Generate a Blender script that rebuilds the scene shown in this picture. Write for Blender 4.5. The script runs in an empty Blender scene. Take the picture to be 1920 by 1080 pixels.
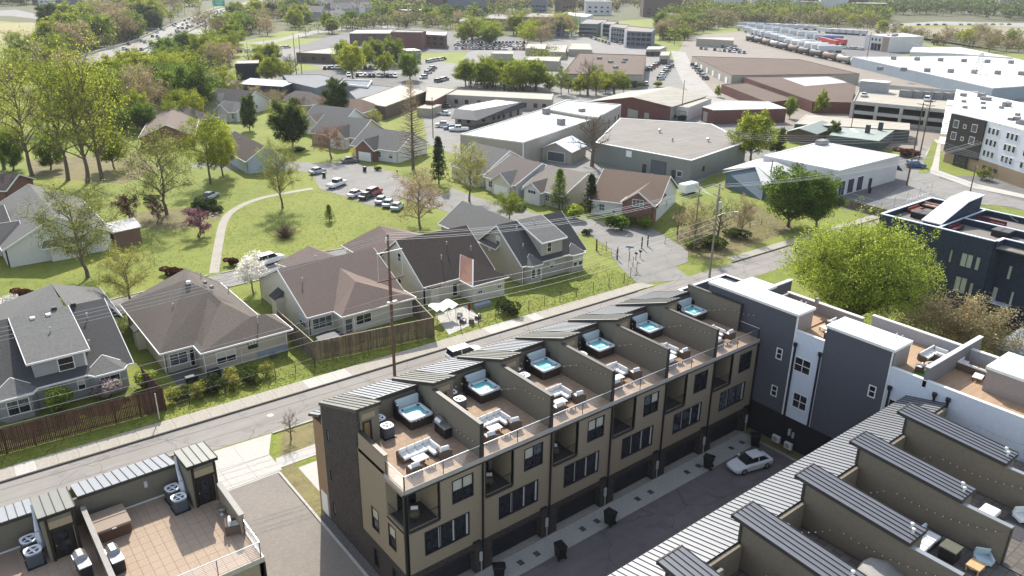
import bpy, math, random
import numpy as np
from mathutils import Vector, Matrix
R=math.radians
rnd=random.Random(7)
S=bpy.context.scene
COL=S.collection
# ---------------------------------------------------------------- camera, world, sun, exposure
FPX=1465.; PIT=R(21.98); AZ=R(51.65); ROL=R(.73); CAM=np.array([-22.2,-39.9,44.2])
_cp,_sp=math.cos(PIT),math.sin(PIT); _Z=np.array([0,0,1.])
_fg=np.array([math.cos(AZ),math.sin(AZ),0]); _r0=np.array([math.sin(AZ),-math.cos(AZ),0])
FWD=_fg*_cp-_Z*_sp; _u0=_fg*_sp+_Z*_cp
RGT=_r0*math.cos(ROL)+_u0*math.sin(ROL); UPV=_u0*math.cos(ROL)-_r0*math.sin(ROL)
def at(px,py,z=0.):
    'map coordinates of a spot of the survey photograph, taken at height z'
    d=FWD*FPX+RGT*(px-960)-UPV*(py-540); t=(z-CAM[2])/d[2]
    q=CAM+d*t; return Vector((q[0],q[1],z))
def top_z(b,t,z0=0.):
    'height of photo spot t standing straight above ground spot b'
    B=at(b[0],b[1],z0); d=FWD*FPX+RGT*(t[0]-960)-UPV*(t[1]-540)
    h=math.hypot(B.x-CAM[0],B.y-CAM[1]); return CAM[2]+d[2]*h/math.hypot(d[0],d[1])
cam=bpy.data.cameras.new('camera'); co=bpy.data.objects.new('camera',cam); COL.objects.link(co)
cam.sensor_width=36; cam.lens=FPX/1920*36; cam.clip_start=1; cam.clip_end=9000
m=Matrix.Identity(4)
for i in range(3): m[i][0]=RGT[i]; m[i][1]=UPV[i]; m[i][2]=-FWD[i]; m[i][3]=CAM[i]
co.matrix_world=m; S.camera=co
SUN=Vector((.44,.90,0)).normalized(); SEL=R(39)
W=bpy.data.worlds.new('World'); S.world=W; W.use_nodes=True
nt=W.node_tree; sky=nt.nodes.new('ShaderNodeTexSky'); sky.sky_type='NISHITA'; sky.sun_disc=False
sky.sun_elevation=SEL; sky.sun_rotation=math.atan2(SUN.x,SUN.y)
hs=nt.nodes.new('ShaderNodeHueSaturation'); hs.inputs['Saturation'].default_value=.6; nt.links.new(sky.outputs[0],hs.inputs['Color']); nt.links.new(hs.outputs[0],nt.nodes['Background'].inputs[0]); nt.nodes['Background'].inputs[1].default_value=.15
sl=bpy.data.lights.new('sun','SUN'); sl.energy=3.5; sl.angle=R(.5); sl.color=(1,.95,.86)
so=bpy.data.objects.new('sun',sl); COL.objects.link(so)
so.rotation_euler=Vector((SUN.x*math.cos(SEL),SUN.y*math.cos(SEL),math.sin(SEL))).to_track_quat('Z','Y').to_euler()
S.view_settings.view_transform='Standard'; S.view_settings.look='None'; S.view_settings.exposure=1.08; S.view_settings.gamma=1
S.view_settings.use_curve_mapping=False
S.cycles.max_bounces=5; S.cycles.diffuse_bounces=3; S.cycles.transparent_max_bounces=6; S.cycles.volume_bounces=0
# ---------------------------------------------------------------- materials
MATS={}
def M(name,col,rough=.85,var=.18,scale=1.5,bump=0.,metal=0.,kind=None,col2=None,size=(.2,.07),spec=.3,stain=.12):
    if name in MATS: return MATS[name]
    m=bpy.data.materials.new(name); m.use_nodes=True; t=m.node_tree; N=t.nodes; L=t.links
    b=N['Principled BSDF']; b.inputs['Roughness'].default_value=rough; b.inputs['Metallic'].default_value=metal
    b.inputs['Specular IOR Level'].default_value=spec
    tc=N.new('ShaderNodeTexCoord'); vec=tc.outputs['Object']
    def noise(sc,det=5.,rg=.6,v=None):
        n=N.new('ShaderNodeTexNoise'); n.inputs['Scale'].default_value=sc; n.inputs['Detail'].default_value=det
        n.inputs['Roughness'].default_value=rg; L.new(v or vec,n.inputs['Vector']); return n.outputs['Fac']
    def mixc(f,a,c,blend='MIX'):
        x=N.new('ShaderNodeMix'); x.data_type='RGBA'; x.blend_type=blend
        if isinstance(f,float): x.inputs['Factor'].default_value=f
        else: L.new(f,x.inputs['Factor'])
        for k,v in ((6,a),(7,c)):
            if isinstance(v,tuple): x.inputs[k].default_value=(*v,1) if len(v)==3 else v
            else: L.new(v,x.inputs[k])
        return x.outputs[2]
    def rng(v,a,c,lo,hi):
        r=N.new('ShaderNodeMapRange'); L.new(v,r.inputs[0]); r.inputs[1].default_value=a; r.inputs[2].default_value=c
        r.inputs[3].default_value=lo; r.inputs[4].default_value=hi; return r.outputs[0]
    lo=tuple(c*(1-var) for c in col); hi=tuple(min(1,c*(1+var)) for c in col)
    h=None
    fine=rng(noise(scale*6),.3,.7,0,1)
    if kind=='grass':
        big=rng(noise(.05,6,.65),.42,.58,0,1); mid=rng(noise(.45,6,.75),.4,.6,0,1); fi=rng(noise(2.6,5,.8),.36,.64,0,1)
        c=mixc(big,lo,col2); c=mixc(mid,c,hi); 
        d=tuple(x*.55 for x in col); k=rng(noise(.8,6,.75),.5,.66,0,.75); c=mixc(k,c,d)
        c=mixc(fi,c,mixc(.5,c,tuple(x*1.45 for x in col2))); h=fi
    elif kind in('brick','tile'):
        sx=N.new('ShaderNodeSeparateXYZ'); L.new(vec,sx.inputs[0]); cx=N.new('ShaderNodeCombineXYZ')
        if kind=='brick':
            ad=N.new('ShaderNodeMath'); L.new(sx.outputs[0],ad.inputs[0]); L.new(sx.outputs[1],ad.inputs[1])
            L.new(ad.outputs[0],cx.inputs[0]); L.new(sx.outputs[2],cx.inputs[1])
        else: L.new(sx.outputs[0],cx.inputs[0]); L.new(sx.outputs[1],cx.inputs[1])
        bt=N.new('ShaderNodeTexBrick'); L.new(cx.outputs[0],bt.inputs['Vector']); bt.inputs['Scale'].default_value=1
        bt.inputs['Brick Width'].default_value=size[0]; bt.inputs['Row Height'].default_value=size[1]
        bt.inputs['Mortar Size'].default_value=min(size)*.06; bt.inputs['Color1'].default_value=(*lo,1)
        bt.inputs['Color2'].default_value=(*hi,1); bt.inputs['Mortar'].default_value=(*(col2 or tuple(x*.55 for x in col)),1)
        bt.inputs['Bias'].default_value=0.
        c=mixc(rng(noise(scale*4),.35,.65,0,.35),bt.outputs['Color'],lo); h=bt.outputs['Fac']
    elif kind=='siding':
        sx=N.new('ShaderNodeSeparateXYZ'); L.new(vec,sx.inputs[0]); dv=N.new('ShaderNodeMath'); dv.operation='DIVIDE'
        L.new(sx.outputs[2],dv.inputs[0]); dv.inputs[1].default_value=size[0]; fr=N.new('ShaderNodeMath'); fr.operation='FRACT'
        L.new(dv.outputs[0],fr.inputs[0]); h=fr.outputs[0]
        c=mixc(fine,lo,hi)
    elif kind=='boards':
        g=N.new('ShaderNodeNewGeometry'); c=mixc(g.outputs['Random Per Island'],lo,hi); mp=N.new('ShaderNodeMapping'); L.new(vec,mp.inputs[0]); mp.inputs['Scale'].default_value=(12,12,.7)
        c=mixc(rng(noise(1.,4,.7,mp.outputs[0]),.4,.65,0,.6),c,tuple(x*.5 for x in col)); h=fine
    elif kind=='shingle':
        mp=N.new('ShaderNodeMapping'); L.new(vec,mp.inputs[0]); mp.inputs['Scale'].default_value=(3,3,9)
        s1=rng(noise(1.3,4,.7,mp.outputs[0]),.35,.65,0,1); c=mixc(s1,lo,hi); s2=rng(noise(.35,5),.4,.65,0,.4)
        c=mixc(s2,c,tuple(x*1.25 for x in col)); h=s1
    elif kind=='asphalt':
        big=rng(noise(.12,6,.65),.4,.65,0,1); c=mixc(big,lo,hi); c=mixc(rng(noise(14,3),.35,.7,0,.5),c,tuple(x*1.2 for x in col))
        mp=N.new('ShaderNodeMapping'); L.new(vec,mp.inputs[0]); mp.inputs['Scale'].default_value=(.05,1.2,1)
        c=mixc(rng(noise(1.,3,.6,mp.outputs[0]),.45,.7,0,.45),c,tuple(x*.72 for x in col)); h=fine
        vo=N.new('ShaderNodeTexVoronoi'); vo.feature='DISTANCE_TO_EDGE'; vo.inputs['Scale'].default_value=.16; wv=N.new('ShaderNodeVectorMath'); wn=N.new('ShaderNodeTexNoise'); wn.inputs['Scale'].default_value=.5; wn.inputs['Detail'].default_value=5; L.new(vec,wn.inputs['Vector'])
        wv.operation='MULTIPLY_ADD'; wv.inputs[1].default_value=(2.2,2.2,0); L.new(wn.outputs['Color'],wv.inputs[0]); L.new(vec,wv.inputs[2]); L.new(wv.outputs[0],vo.inputs['Vector'])
        c=mixc(rng(vo.outputs['Distance'],.0,.012,.6,0),c,tuple(x*.45 for x in col)); c=mixc(rng(noise(.5,2,.5),.62,.64,0,.25),c,tuple(x*.6 for x in col))
    else:
        c=mixc(fine,lo,hi)
    if stain and kind!='grass':
        c=mixc(rng(noise(scale*.35,6,.65),.45,.75,0,1.),c,mixc(stain*2.,c,tuple(x*.5 for x in col)))
    L.new(c,b.inputs['Base Color'])
    if bump and h is not None or bump:
        bp=N.new('ShaderNodeBump'); bp.inputs['Strength'].default_value=bump; bp.inputs['Distance'].default_value=.03
        L.new(h if h is not None else fine,bp.inputs['Height']); L.new(bp.outputs[0],b.inputs['Normal'])
    MATS[name]=m; return m
def Mleaf(name,col,var=.45,trans=.35,col2=None):
    trans=min(.6,trans+.18)
    m=bpy.data.materials.new(name); m.use_nodes=True; t=m.node_tree; N=t.nodes; L=t.links
    N.remove(N['Principled BSDF']); out=N['Material Output']
    g=N.new('ShaderNodeNewGeometry'); oi=N.new('ShaderNodeObjectInfo'); tc=N.new('ShaderNodeTexCoord')
    n=N.new('ShaderNodeTexNoise'); n.inputs['Scale'].default_value=.55; n.inputs['Detail'].default_value=4; L.new(tc.outputs['Object'],n.inputs['Vector'])
    rp=N.new('ShaderNodeValToRGB'); e=rp.color_ramp.elements
    a=col; bb=col2 or tuple(x*(1+var) for x in col)
    e[0].position=.2; e[0].color=(*[x*(1-var) for x in a],1); e[1].position=.85; e[1].color=(*bb,1)
    ad=N.new('ShaderNodeMath'); ad.operation='ADD'; ml=N.new('ShaderNodeMath'); ml.operation='MULTIPLY'; ml.inputs[1].default_value=.5
    L.new(g.outputs['Random Per Island'],ml.inputs[0]); m2=N.new('ShaderNodeMath'); m2.operation='MULTIPLY_ADD'; m2.inputs[1].default_value=1.3; m2.inputs[2].default_value=-.4
    L.new(n.outputs['Fac'],m2.inputs[0]); L.new(ml.outputs[0],ad.inputs[0]); L.new(m2.outputs[0],ad.inputs[1]); L.new(ad.outputs[0],rp.inputs[0])
    hs=N.new('ShaderNodeHueSaturation'); L.new(rp.outputs[0],hs.inputs['Color'])
    mr=N.new('ShaderNodeMapRange'); L.new(oi.outputs['Random'],mr.inputs[0]); mr.inputs[3].default_value=.78; mr.inputs[4].default_value=1.2; L.new(mr.outputs[0],hs.inputs['Value'])
    mh=N.new('ShaderNodeMapRange'); L.new(oi.outputs['Random'],mh.inputs[0]); mh.inputs[3].default_value=.515; mh.inputs[4].default_value=.485; L.new(mh.outputs[0],hs.inputs['Hue'])
    d=N.new('ShaderNodeBsdfDiffuse'); tr=N.new('ShaderNodeBsdfTranslucent'); mx=N.new('ShaderNodeMixShader'); mx.inputs[0].default_value=trans
    gb=N.new('ShaderNodeHueSaturation'); gb.inputs['Value'].default_value=1.45; L.new(hs.outputs[0],gb.inputs['Color']); L.new(hs.outputs[0],d.inputs[0]); L.new(gb.outputs[0],tr.inputs[0]); L.new(d.outputs[0],mx.inputs[1]); L.new(tr.outputs[0],mx.inputs[2]); L.new(mx.outputs[0],out.inputs[0])
    MATS[name]=m; return m
def Mglass(name,col,rough=.08):
    m=M(name,col,rough,.8,.5,spec=.6,stain=0); return m
# ---------------------------------------------------------------- mesh building
ROOTLOC={}
class MB:
    def __init__(s): s.v=[]; s.f=[]
    def add(s,vs,fs):
        o=len(s.v); s.v+= [tuple(v) for v in vs]; s.f+=[tuple(i+o for i in f) for f in fs]; return s
    def box(s,x0,x1,y0,y1,z0,z1):
        if x0>x1:x0,x1=x1,x0
        if y0>y1:y0,y1=y1,y0
        if z0>z1:z0,z1=z1,z0
        return s.add([(x0,y0,z0),(x1,y0,z0),(x1,y1,z0),(x0,y1,z0),(x0,y0,z1),(x1,y0,z1),(x1,y1,z1),(x0,y1,z1)],
          [(0,3,2,1),(4,5,6,7),(0,1,5,4),(1,2,6,5),(2,3,7,6),(3,0,4,7)])
    def cbox(s,cx,cy,cz,sx,sy,sz,rz=0.,rx=0.):
        mt=Matrix.Translation((cx,cy,cz))@Matrix.Rotation(rz,4,'Z')@Matrix.Rotation(rx,4,'X')
        q=MB().box(-sx/2,sx/2,-sy/2,sy/2,-sz/2,sz/2); return s.add([mt@Vector(v) for v in q.v],q.f)
    def rbox(s,x0,x1,y0,y1,z0,z1,b=.04):
        'box with chamfered vertical and top edges'
        def ring(d,z): return [(x0+d,y0+b,z),(x0+b,y0+d,z),(x1-b,y0+d,z),(x1-d,y0+b,z),(x1-d,y1-b,z),(x1-b,y1-d,z),(x0+b,y1-d,z),(x0+d,y1-b,z)]
        rs=[ring(0,z0),ring(0,z1-b),ring(b*.8,z1)]; vs=sum(rs,[]); fs=[tuple(range(7,-1,-1)),tuple(range(16,24))]
        for k in range(2):
            for i in range(8): j=(i+1)%8; fs.append((k*8+i,k*8+j,k*8+8+j,k*8+8+i))
        return s.add(vs,fs)
    def poly(s,pts): return s.add(pts,[tuple(range(len(pts)))])
    def prism(s,pts,z0,z1):
        n=len(pts); a=sum(pts[i][0]*pts[(i+1)%n][1]-pts[(i+1)%n][0]*pts[i][1] for i in range(n))
        if a<0: pts=pts[::-1]
        z0f=z0 if callable(z0) else (lambda x,y:z0); z1f=z1 if callable(z1) else (lambda x,y:z1)
        vs=[(p[0],p[1],z0f(p[0],p[1])) for p in pts]+[(p[0],p[1],z1f(p[0],p[1])) for p in pts]
        fs=[tuple(range(n-1,-1,-1)),tuple(range(n,2*n))]+[(i,(i+1)%n,n+(i+1)%n,n+i) for i in range(n)]
        return s.add(vs,fs)
    def slab(s,pts,t=.12):
        'thick sheet hung under a polygon in space'
        n=len(pts); P=[Vector(p) for p in pts]
        nz=sum(((P[i]-P[0]).cross(P[i+1]-P[0]) for i in range(1,n-1)),Vector((0,0,0)))
        if nz.z<0: P=P[::-1]
        return s.add([*P,*[p-Vector((0,0,t)) for p in P]],[tuple(range(n)),tuple(range(2*n-1,n-1,-1))]+[(n+i,n+(i+1)%n,(i+1)%n,i) for i in range(n)])
    def tube(s,p0,p1,r0,r1=None,n=6,caps=True):
        r1=r0 if r1 is None else r1; p0=Vector(p0); p1=Vector(p1); d=(p1-p0)
        if d.length<1e-6: return s
        d.normalize(); a=d.orthogonal().normalized(); b=d.cross(a); vs=[]
        for p,r in((p0,r0),(p1,r1)):
            for i in range(n): t=2*math.pi*i/n; vs.append(p+(a*math.cos(t)+b*math.sin(t))*r)
        fs=[(i,(i+1)%n,n+(i+1)%n,n+i) for i in range(n)]
        if caps: fs+=[tuple(range(n-1,-1,-1)),tuple(range(n,2*n))]
        return s.add(vs,fs)
    def path(s,pts,r,n=4):
        for i in range(len(pts)-1): s.tube(pts[i],pts[i+1],r if not isinstance(r,list) else r[i],r if not isinstance(r,list) else r[i+1],n,True)
        return s
    def lathe(s,prof,c=(0,0,0),n=12):
        vs=[];fs=[]
        for r,z in prof:
            for i in range(n): t=2*math.pi*i/n; vs.append((c[0]+r*math.cos(t),c[1]+r*math.sin(t),c[2]+z))
        for k in range(len(prof)-1):
            for i in range(n): fs.append((k*n+i,k*n+(i+1)%n,(k+1)*n+(i+1)%n,(k+1)*n+i))
        fs+=[tuple(range(n-1,-1,-1)),tuple(range((len(prof)-1)*n,len(prof)*n))]
        return s.add(vs,fs)
    def ball(s,c,r,n=8,m=5,sz=1.):
        return s.lathe([(max(.001,r*math.sin(math.pi*k/m)),-r*sz*math.cos(math.pi*k/m)) for k in range(m+1)],c,n)
    def wall(s,ax,c0,c1,u0,u1,z0,z1,holes=()):
        'upright wall along axis ax (x or y) between planes c0,c1 with rectangular holes (u0,u1,z0,z1)'
        us=sorted({u0,u1,*[h[0] for h in holes],*[h[1] for h in holes]}); us=[u for u in us if u0<=u<=u1]
        for a,b in zip(us,us[1:]):
            m=(a+b)/2; cut=sorted((max(z0,h[2]),min(z1,h[3])) for h in holes if h[0]<m<h[1]); z=z0
            for lo,hi in cut+[(z1,z1)]:
                if lo>z+1e-4:
                    if ax=='x': s.box(a,b,c0,c1,z,lo)
                    else: s.box(c0,c1,a,b,z,lo)
                z=max(z,hi)
        return s
    def mesh(s,name,off=Vector((0,0,0))):
        me=bpy.data.meshes.new(name); o=off
        me.from_pydata([(v[0]-o.x,v[1]-o.y,v[2]-o.z) for v in s.v],[],s.f); me.update(); return me
    def build(s,name,mat,parent=None,smooth=False,**k):
        off=ROOTLOC.get(parent.name,Vector((0,0,0))) if parent else Vector((0,0,0))
        if parent is None and k.get('loc') is not None: off=Vector(k['loc'])
        me=s.mesh(name,off); me.materials.append(mat if not isinstance(mat,str) else MATS[mat])
        if smooth: me.polygons.foreach_set('use_smooth',[True]*len(me.polygons))
        o=bpy.data.objects.new(name,me); COL.objects.link(o)
        if parent: o.parent=parent; ROOTLOC[o.name]=off
        elif k.get('loc') is not None: o.location=off; ROOTLOC[o.name]=off
        return o
def tag(o,label=None,cat=None,group=None,kind=None):
    if label: o['label']=label
    if cat: o['category']=cat
    if group: o['group']=group
    if kind: o['kind']=kind
    return o
def thing(name,label,cat,loc=(0,0,0),group=None):
    o=bpy.data.objects.new(name,None); COL.objects.link(o); o.location=loc; o.empty_display_size=.5
    ROOTLOC[o.name]=Vector(loc); return tag(o,label,cat,group)
def shareobj(name,me,parent,loc=(0,0,0),rz=0.):
    o=bpy.data.objects.new(name,me); COL.objects.link(o); o.parent=parent
    o.location=loc; o.rotation_euler=(0,0,rz); return o
KIDS={}
def kids(o):
    if o.name not in KIDS: KIDS[o.name]=list(o.children)
    return KIDS[o.name]
def dup(root,loc=None,rz=None,label=None,group=None,scale=None,mats=None,cat=None):
    def cp(o,par):
        c=o.copy(); COL.objects.link(c)
        if par: c.parent=par
        for ch in kids(o): cp(ch,c)
        return c
    c=cp(root,None)
    if loc is not None: c.location=loc
    if rz is not None: c.rotation_euler=(0,0,rz)
    if scale is not None: c.scale=scale if not isinstance(scale,(int,float)) else (scale,)*3
    return tag(c,label,cat,group)
def struct(mb,name,mat,**k): return tag(mb.build(name,mat,**k),kind='structure')
# ---------------------------------------------------------------- palette
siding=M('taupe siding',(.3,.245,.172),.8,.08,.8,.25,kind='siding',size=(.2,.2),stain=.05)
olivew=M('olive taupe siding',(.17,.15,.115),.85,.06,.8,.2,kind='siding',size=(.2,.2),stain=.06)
brickd=M('dark brick',(.07,.058,.052),.85,.4,2,.4,kind='brick',size=(.22,.075),col2=(.03,.027,.025),stain=.2)
black=M('black metal',(.018,.018,.02),.5,.2,2,stain=0)
seam=M('grey standing seam metal',(.215,.225,.24),.45,.05,.4,metal=.2,spec=.5,stain=.1)
seamg=M('olive grey standing seam metal',(.125,.125,.108),.5,.06,.4,metal=.25,spec=.5,stain=.1)
seamb=M('slate standing seam metal',(.125,.13,.145),.42,.06,.4,metal=.35,spec=.5,stain=.1)
coping=M('bronze metal coping',(.06,.055,.05),.5,.15,1,metal=.3,stain=0)
paver=M('deck paver',(.36,.252,.168),.9,.12,.9,.25,kind='tile',size=(.6,.6),col2=(.26,.195,.15),stain=.1)
white=M('white paint',(.75,.75,.73),.6,.05,1,stain=.05)
trimw=M('white trim',(.7,.69,.66),.6,.05,1,stain=.05)
steel=M('stainless steel',(.5,.5,.5),.3,.1,3,metal=.9,spec=.5,stain=0)
glassd=Mglass('dark window glass',(.018,.021,.026))
glassm=Mglass('pale window glass',(.09,.1,.11))  # paler pane colour stands for reflections and blinds
blind=M('pale roller blind',(.5,.48,.4),.7,.08,1,stain=.05)
curt=M('white curtain',(.55,.56,.55),.8,.1,2,stain=0)
conc=M('pale concrete',(.42,.4,.36),.9,.1,.6,.15,stain=.12)
concd=M('weathered concrete',(.33,.3,.25),.92,.14,.6,.15,stain=.18)
asph=M('road asphalt',(.25,.23,.207),.95,.1,.7,.1,kind='asphalt',stain=.12)
asphd=M('dark alley paving',(.165,.145,.14),.95,.15,.7,.1,kind='asphalt',stain=.2)
kerbm=M('kerb concrete',(.3,.28,.25),.9,.15,1,stain=.2)
grass=M('spring grass',(.112,.155,.02),.95,.22,.5,.5,kind='grass',col2=(.195,.195,.04))
wood=M('warm timber',(.2,.11,.05),.7,.3,2,stain=.1)
tanw=M('tan timber cladding',(.3,.19,.11),.75,.15,1,.2,kind='siding',size=(.25,.2),stain=.06)
cush=M('white cushion fabric',(.72,.71,.69),.9,.05,3,stain=.03)
wick=M('grey brown wicker',(.12,.085,.065),.9,.3,6,stain=0)
# ================================================================ SETTING
def strip(pts,w):
    'ground outline of a band of width w along a polyline'
    P=[Vector((p[0],p[1])) for p in pts]; Lf=[];Rt=[]
    for i,p in enumerate(P):
        d=(P[min(i+1,len(P)-1)]-P[max(i-1,0)]).normalized(); n=Vector((-d.y,d.x))*w/2; Lf.append(p+n); Rt.append(p-n)
    return [(q.x,q.y) for q in Lf+Rt[::-1]]
def smooth(pts,it=2):
    for _ in range(it):
        q=[pts[0]]
        for a,b in zip(pts,pts[1:]):
            q+=[(a[0]*.75+b[0]*.25,a[1]*.75+b[1]*.25),(a[0]*.25+b[0]*.75,a[1]*.25+b[1]*.75)]
        pts=q+[pts[-1]]
    return pts
def sheet(name,pts,z,mat):
    return struct(MB().poly([(p[0],p[1],z) for p in pts]),name,mat)
def px(*ps): return [tuple(at(a,b))[:2] for a,b in ps]
struct(MB().poly([(-2500,-1500,0),(5000,-1500,0),(5000,5000,0),(-2500,5000,0)]),'ground',grass)
YF=lambda x:35.4-.03*x
YN=lambda x:29.5-.05*min(x,8)-.03*max(0,x-8)
dry=M('dry verge grass',(.15,.135,.05),.95,.25,.5,.4,kind='grass',col2=(.17,.14,.07))
# far city ground : pale gravel and asphalt lots
lot=M('light lot asphalt',(.225,.215,.198),.95,.12,.5,.1,kind='asphalt',stain=.12)
lotd=M('grey lot asphalt',(.15,.145,.14),.95,.12,.5,.1,kind='asphalt',stain=.15)
gravel=M('gravel yard',(.24,.21,.175),.95,.2,.3,.1,stain=.15)
sheet('parking_lot',px((795,225),(800,270),(880,300),(1000,330),(1300,352),(1330,330),(1440,300),(1490,240),(1330,165),(1275,125),(1240,95),(1150,80),(1060,60),(880,95),(860,120),(700,100),(610,112),(600,128),(690,135),(790,190)),.012,lot)
sheet('parking_lot',px((430,150),(600,130),(780,140),(800,200),(700,230),(560,200),(450,180)),.016,lotd)
sheet('service_yard',px((1270,100),(1290,66),(1420,58),(1640,110),(1900,170),(1990,210),(1990,280),(1700,285),(1480,240),(1330,190)),.016,gravel)
sheet('trailer_lot',px((1385,46),(1640,58),(1760,92),(1640,112),(1560,104),(1420,74)),.02,lotd)
sheet('car_park',px((545,90),(640,62),(745,50),(880,62),(1000,70),(1060,60),(1150,80),(1240,95),(1060,62),(880,97),(700,102),(610,114)),.02,lotd)
sheet('road',px((1258,95),(1285,98),(1300,130),(1335,170),(1370,200),(1330,205),(1285,165),(1268,130)),.024,M('pale road concrete',(.33,.31,.28),.95,.1,.5,.1,kind='asphalt',stain=.1))
# town road, pavement and kerb across the row
struct(MB().poly([(x,YF(x),.01) for x in(-120,200)]+[(x,YN(x),.01) for x in(200,8,-120)]),'road',asph)
line=M('worn tar seam',(.1,.095,.09),.9,.3,3,stain=0)
mb=MB()
for a,b in((4.3,.09),(2.2,.05)):
    for i in range(40):
        x=-60+i*5; mb.poly([(x,YN(x)+a,.014),(x+5,YN(x+5)+a,.014),(x+5,YN(x+5)+a+b,.014),(x,YN(x)+a+b,.014)])
struct(mb,'road_seam',line)
mb=MB()
for i in range(60):
    x0,x1=-60+i*2.,-58+i*2.
    if x1>63: break
    mb.prism([(x0,YF(x0)),(x1,YF(x1)),(x1,YF(x1)+.22),(x0,YF(x0)+.22)],0,.14)
struct(mb,'kerb',M('dark worn kerb',(.07,.062,.055),.95,.3,2,stain=.2))
mb=MB()
for i in range(30):
    x0=82+i*2.
    mb.prism([(x0,YF(x0)),(x0+2,YF(x0+2)),(x0+2,YF(x0+2)+.22),(x0,YF(x0)+.22)],0,.14)
struct(mb,'kerb',MATS['dark worn kerb'])
pv=struct(MB().poly([(-70,YF(-70)+.22,.06),(64,YF(64)+.22,.06),(63,YF(63)+2.3,.06),(-70,YF(-70)+2.6,.06)]),'pavement',concd)
slabm=MB().box(0,1.78,0,2.2,.02,.13).mesh('paving_slab'); slabm.materials.append(concd)
slabw=MB().box(0,1.78,0,2.2,.02,.13).mesh('paving_slab'); slabw.materials.append(conc)
for i in range(50):
    x=-26+i*1.8
    if x>61: break
    shareobj('paving_slab',slabw if 8<=x<12 or 33<=x<38 or i%17==3 else slabm,pv,(x,YF(x)+.24,.0),-.03)
pv2=struct(MB().poly([(83,YF(83)+.22,.06),(150,YF(150)+.22,.06),(150,YF(150)+2.2,.06),(83,YF(83)+2.2,.06)]),'pavement',concd)
# estate roads behind the houses
z=.02
for pts,w in (([(-60,66),(-35,70),(-13,72.3),(8,74.5),(25,75),(45,72.5),(62,70)],6),
              ([(66.5,34),(70,42),(76,50),(78,57),(74,66),(67,76),(65,84),(64,92),(62,104),(60,116),(59,128),(54,138),(44,146),(34,156)],9)):
    sheet('estate_road',strip(smooth(pts),w),z,lot); z+=.006
sheet('estate_road',px((575,308),(655,303),(735,322),(768,338),(740,392),(690,385),(650,370),(600,355)),.034,lot)
sheet('estate_road',px((845,352),(900,372),(960,385),(1000,400),(930,412),(860,408),(835,385)),.038,lot)
sheet('driveway',px((1085,425),(1150,412),(1225,430),(1290,470),(1290,492),(1205,520),(1195,488),(1130,458)),.042,lot)
kb=MB()
for pts in ([(-60,62.8),(-35,66.8),(-13,69.2),(8,71.3),(25,71.8),(45,69.3),(57,67.6)],[(12.9,77.8),(25,78.3),(45,76),(56,74.5)],[(-60,69.2),(-35,73.3),(-13,75.5),(8,77.6),(11,78)]):
    for a,b in zip(smooth(pts,1),smooth(pts,1)[1:]): kb.prism(strip([a,b],.25),0,.13)
struct(kb,'kerb',M('sunlit kerb',(.4,.36,.27),.9,.12,1,stain=.15))  # estate kerbs in a pale buff tone
pt=struct(MB().poly([(*p,.02) for p in strip(smooth([(12,78.6),(16.5,90),(21.8,103.2),(25.5,110),(31,115),(37,117.3),(46.5,117.5)]),1.5)]),'park_path',concd)
sheet('patio',px((815,590),(875,572),(905,600),(842,628)),.03,conc)
# ground between the modern blocks
drv=struct(MB().poly([(-40,22.3,.03),(-.6,22.3,.03),(-.6,24.6,.03),(-.9,24.8,.03),(1.2,29.2,.03),(-40,31.4,.03)]),'driveway_apron',conc)
slab2=MB().box(0,2.36,0,3.1,0,.03).mesh('paving_slab'); slab2.materials.append(conc)
for i in range(6):
    for j in range(2): shareobj('paving_slab',slab2,drv,(-14.8+i*2.4,22.5+j*3.15,.02))
pvw=M('brown block paving',(.235,.208,.18),.95,.1,.5,.15,kind='tile',size=(.24,.12),col2=(.18,.16,.14),stain=.12)
sheet('paved_court',[(-11,-20),(-.95,-20),(-.55,22.3),(-11,22.3)],.02,pvw)
sheet('alley',[(-.9,-20),(41,-20),(41,-2.2),(-.9,-2.2)],.016,asphd)
ap=struct(MB().poly([(-.5,-2.2,.03),(39.6,-2.2,.03),(39.6,0,.03),(-.5,0,.03)]),'garage_apron',conc)
slab3=MB().box(0,3.36,-2.15,0,0,.03).mesh('paving_slab'); slab3.materials.append(conc)
grate=MB()
for k in range(5): grate.box(-.22+k*.1,-.17+k*.1,-.22,.22,0,.02)
grate.box(-.25,.25,.22,.26,0,.02).box(-.25,.25,-.26,-.22,0,.02); grate=grate.mesh('drain_grate'); grate.materials.append(black)
for i in range(12):
    shareobj('paving_slab',slab3,ap,(-.4+i*3.4,-.02,.02))
    if i>1: shareobj('drain_grate',grate,ap,(i*3.4+(1.2 if i%2 else 2.9),-1.15,.055))
st=MB().prism([(40.0,-12),(40.25,-12),(40.25,.3),(40.0,.3)],0,.14); struct(st,'kerb',concd)
sheet('verge',[(40.25,-13),(43.5,-13),(43.5,.4),(40.25,.4)],.03,dry)
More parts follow.
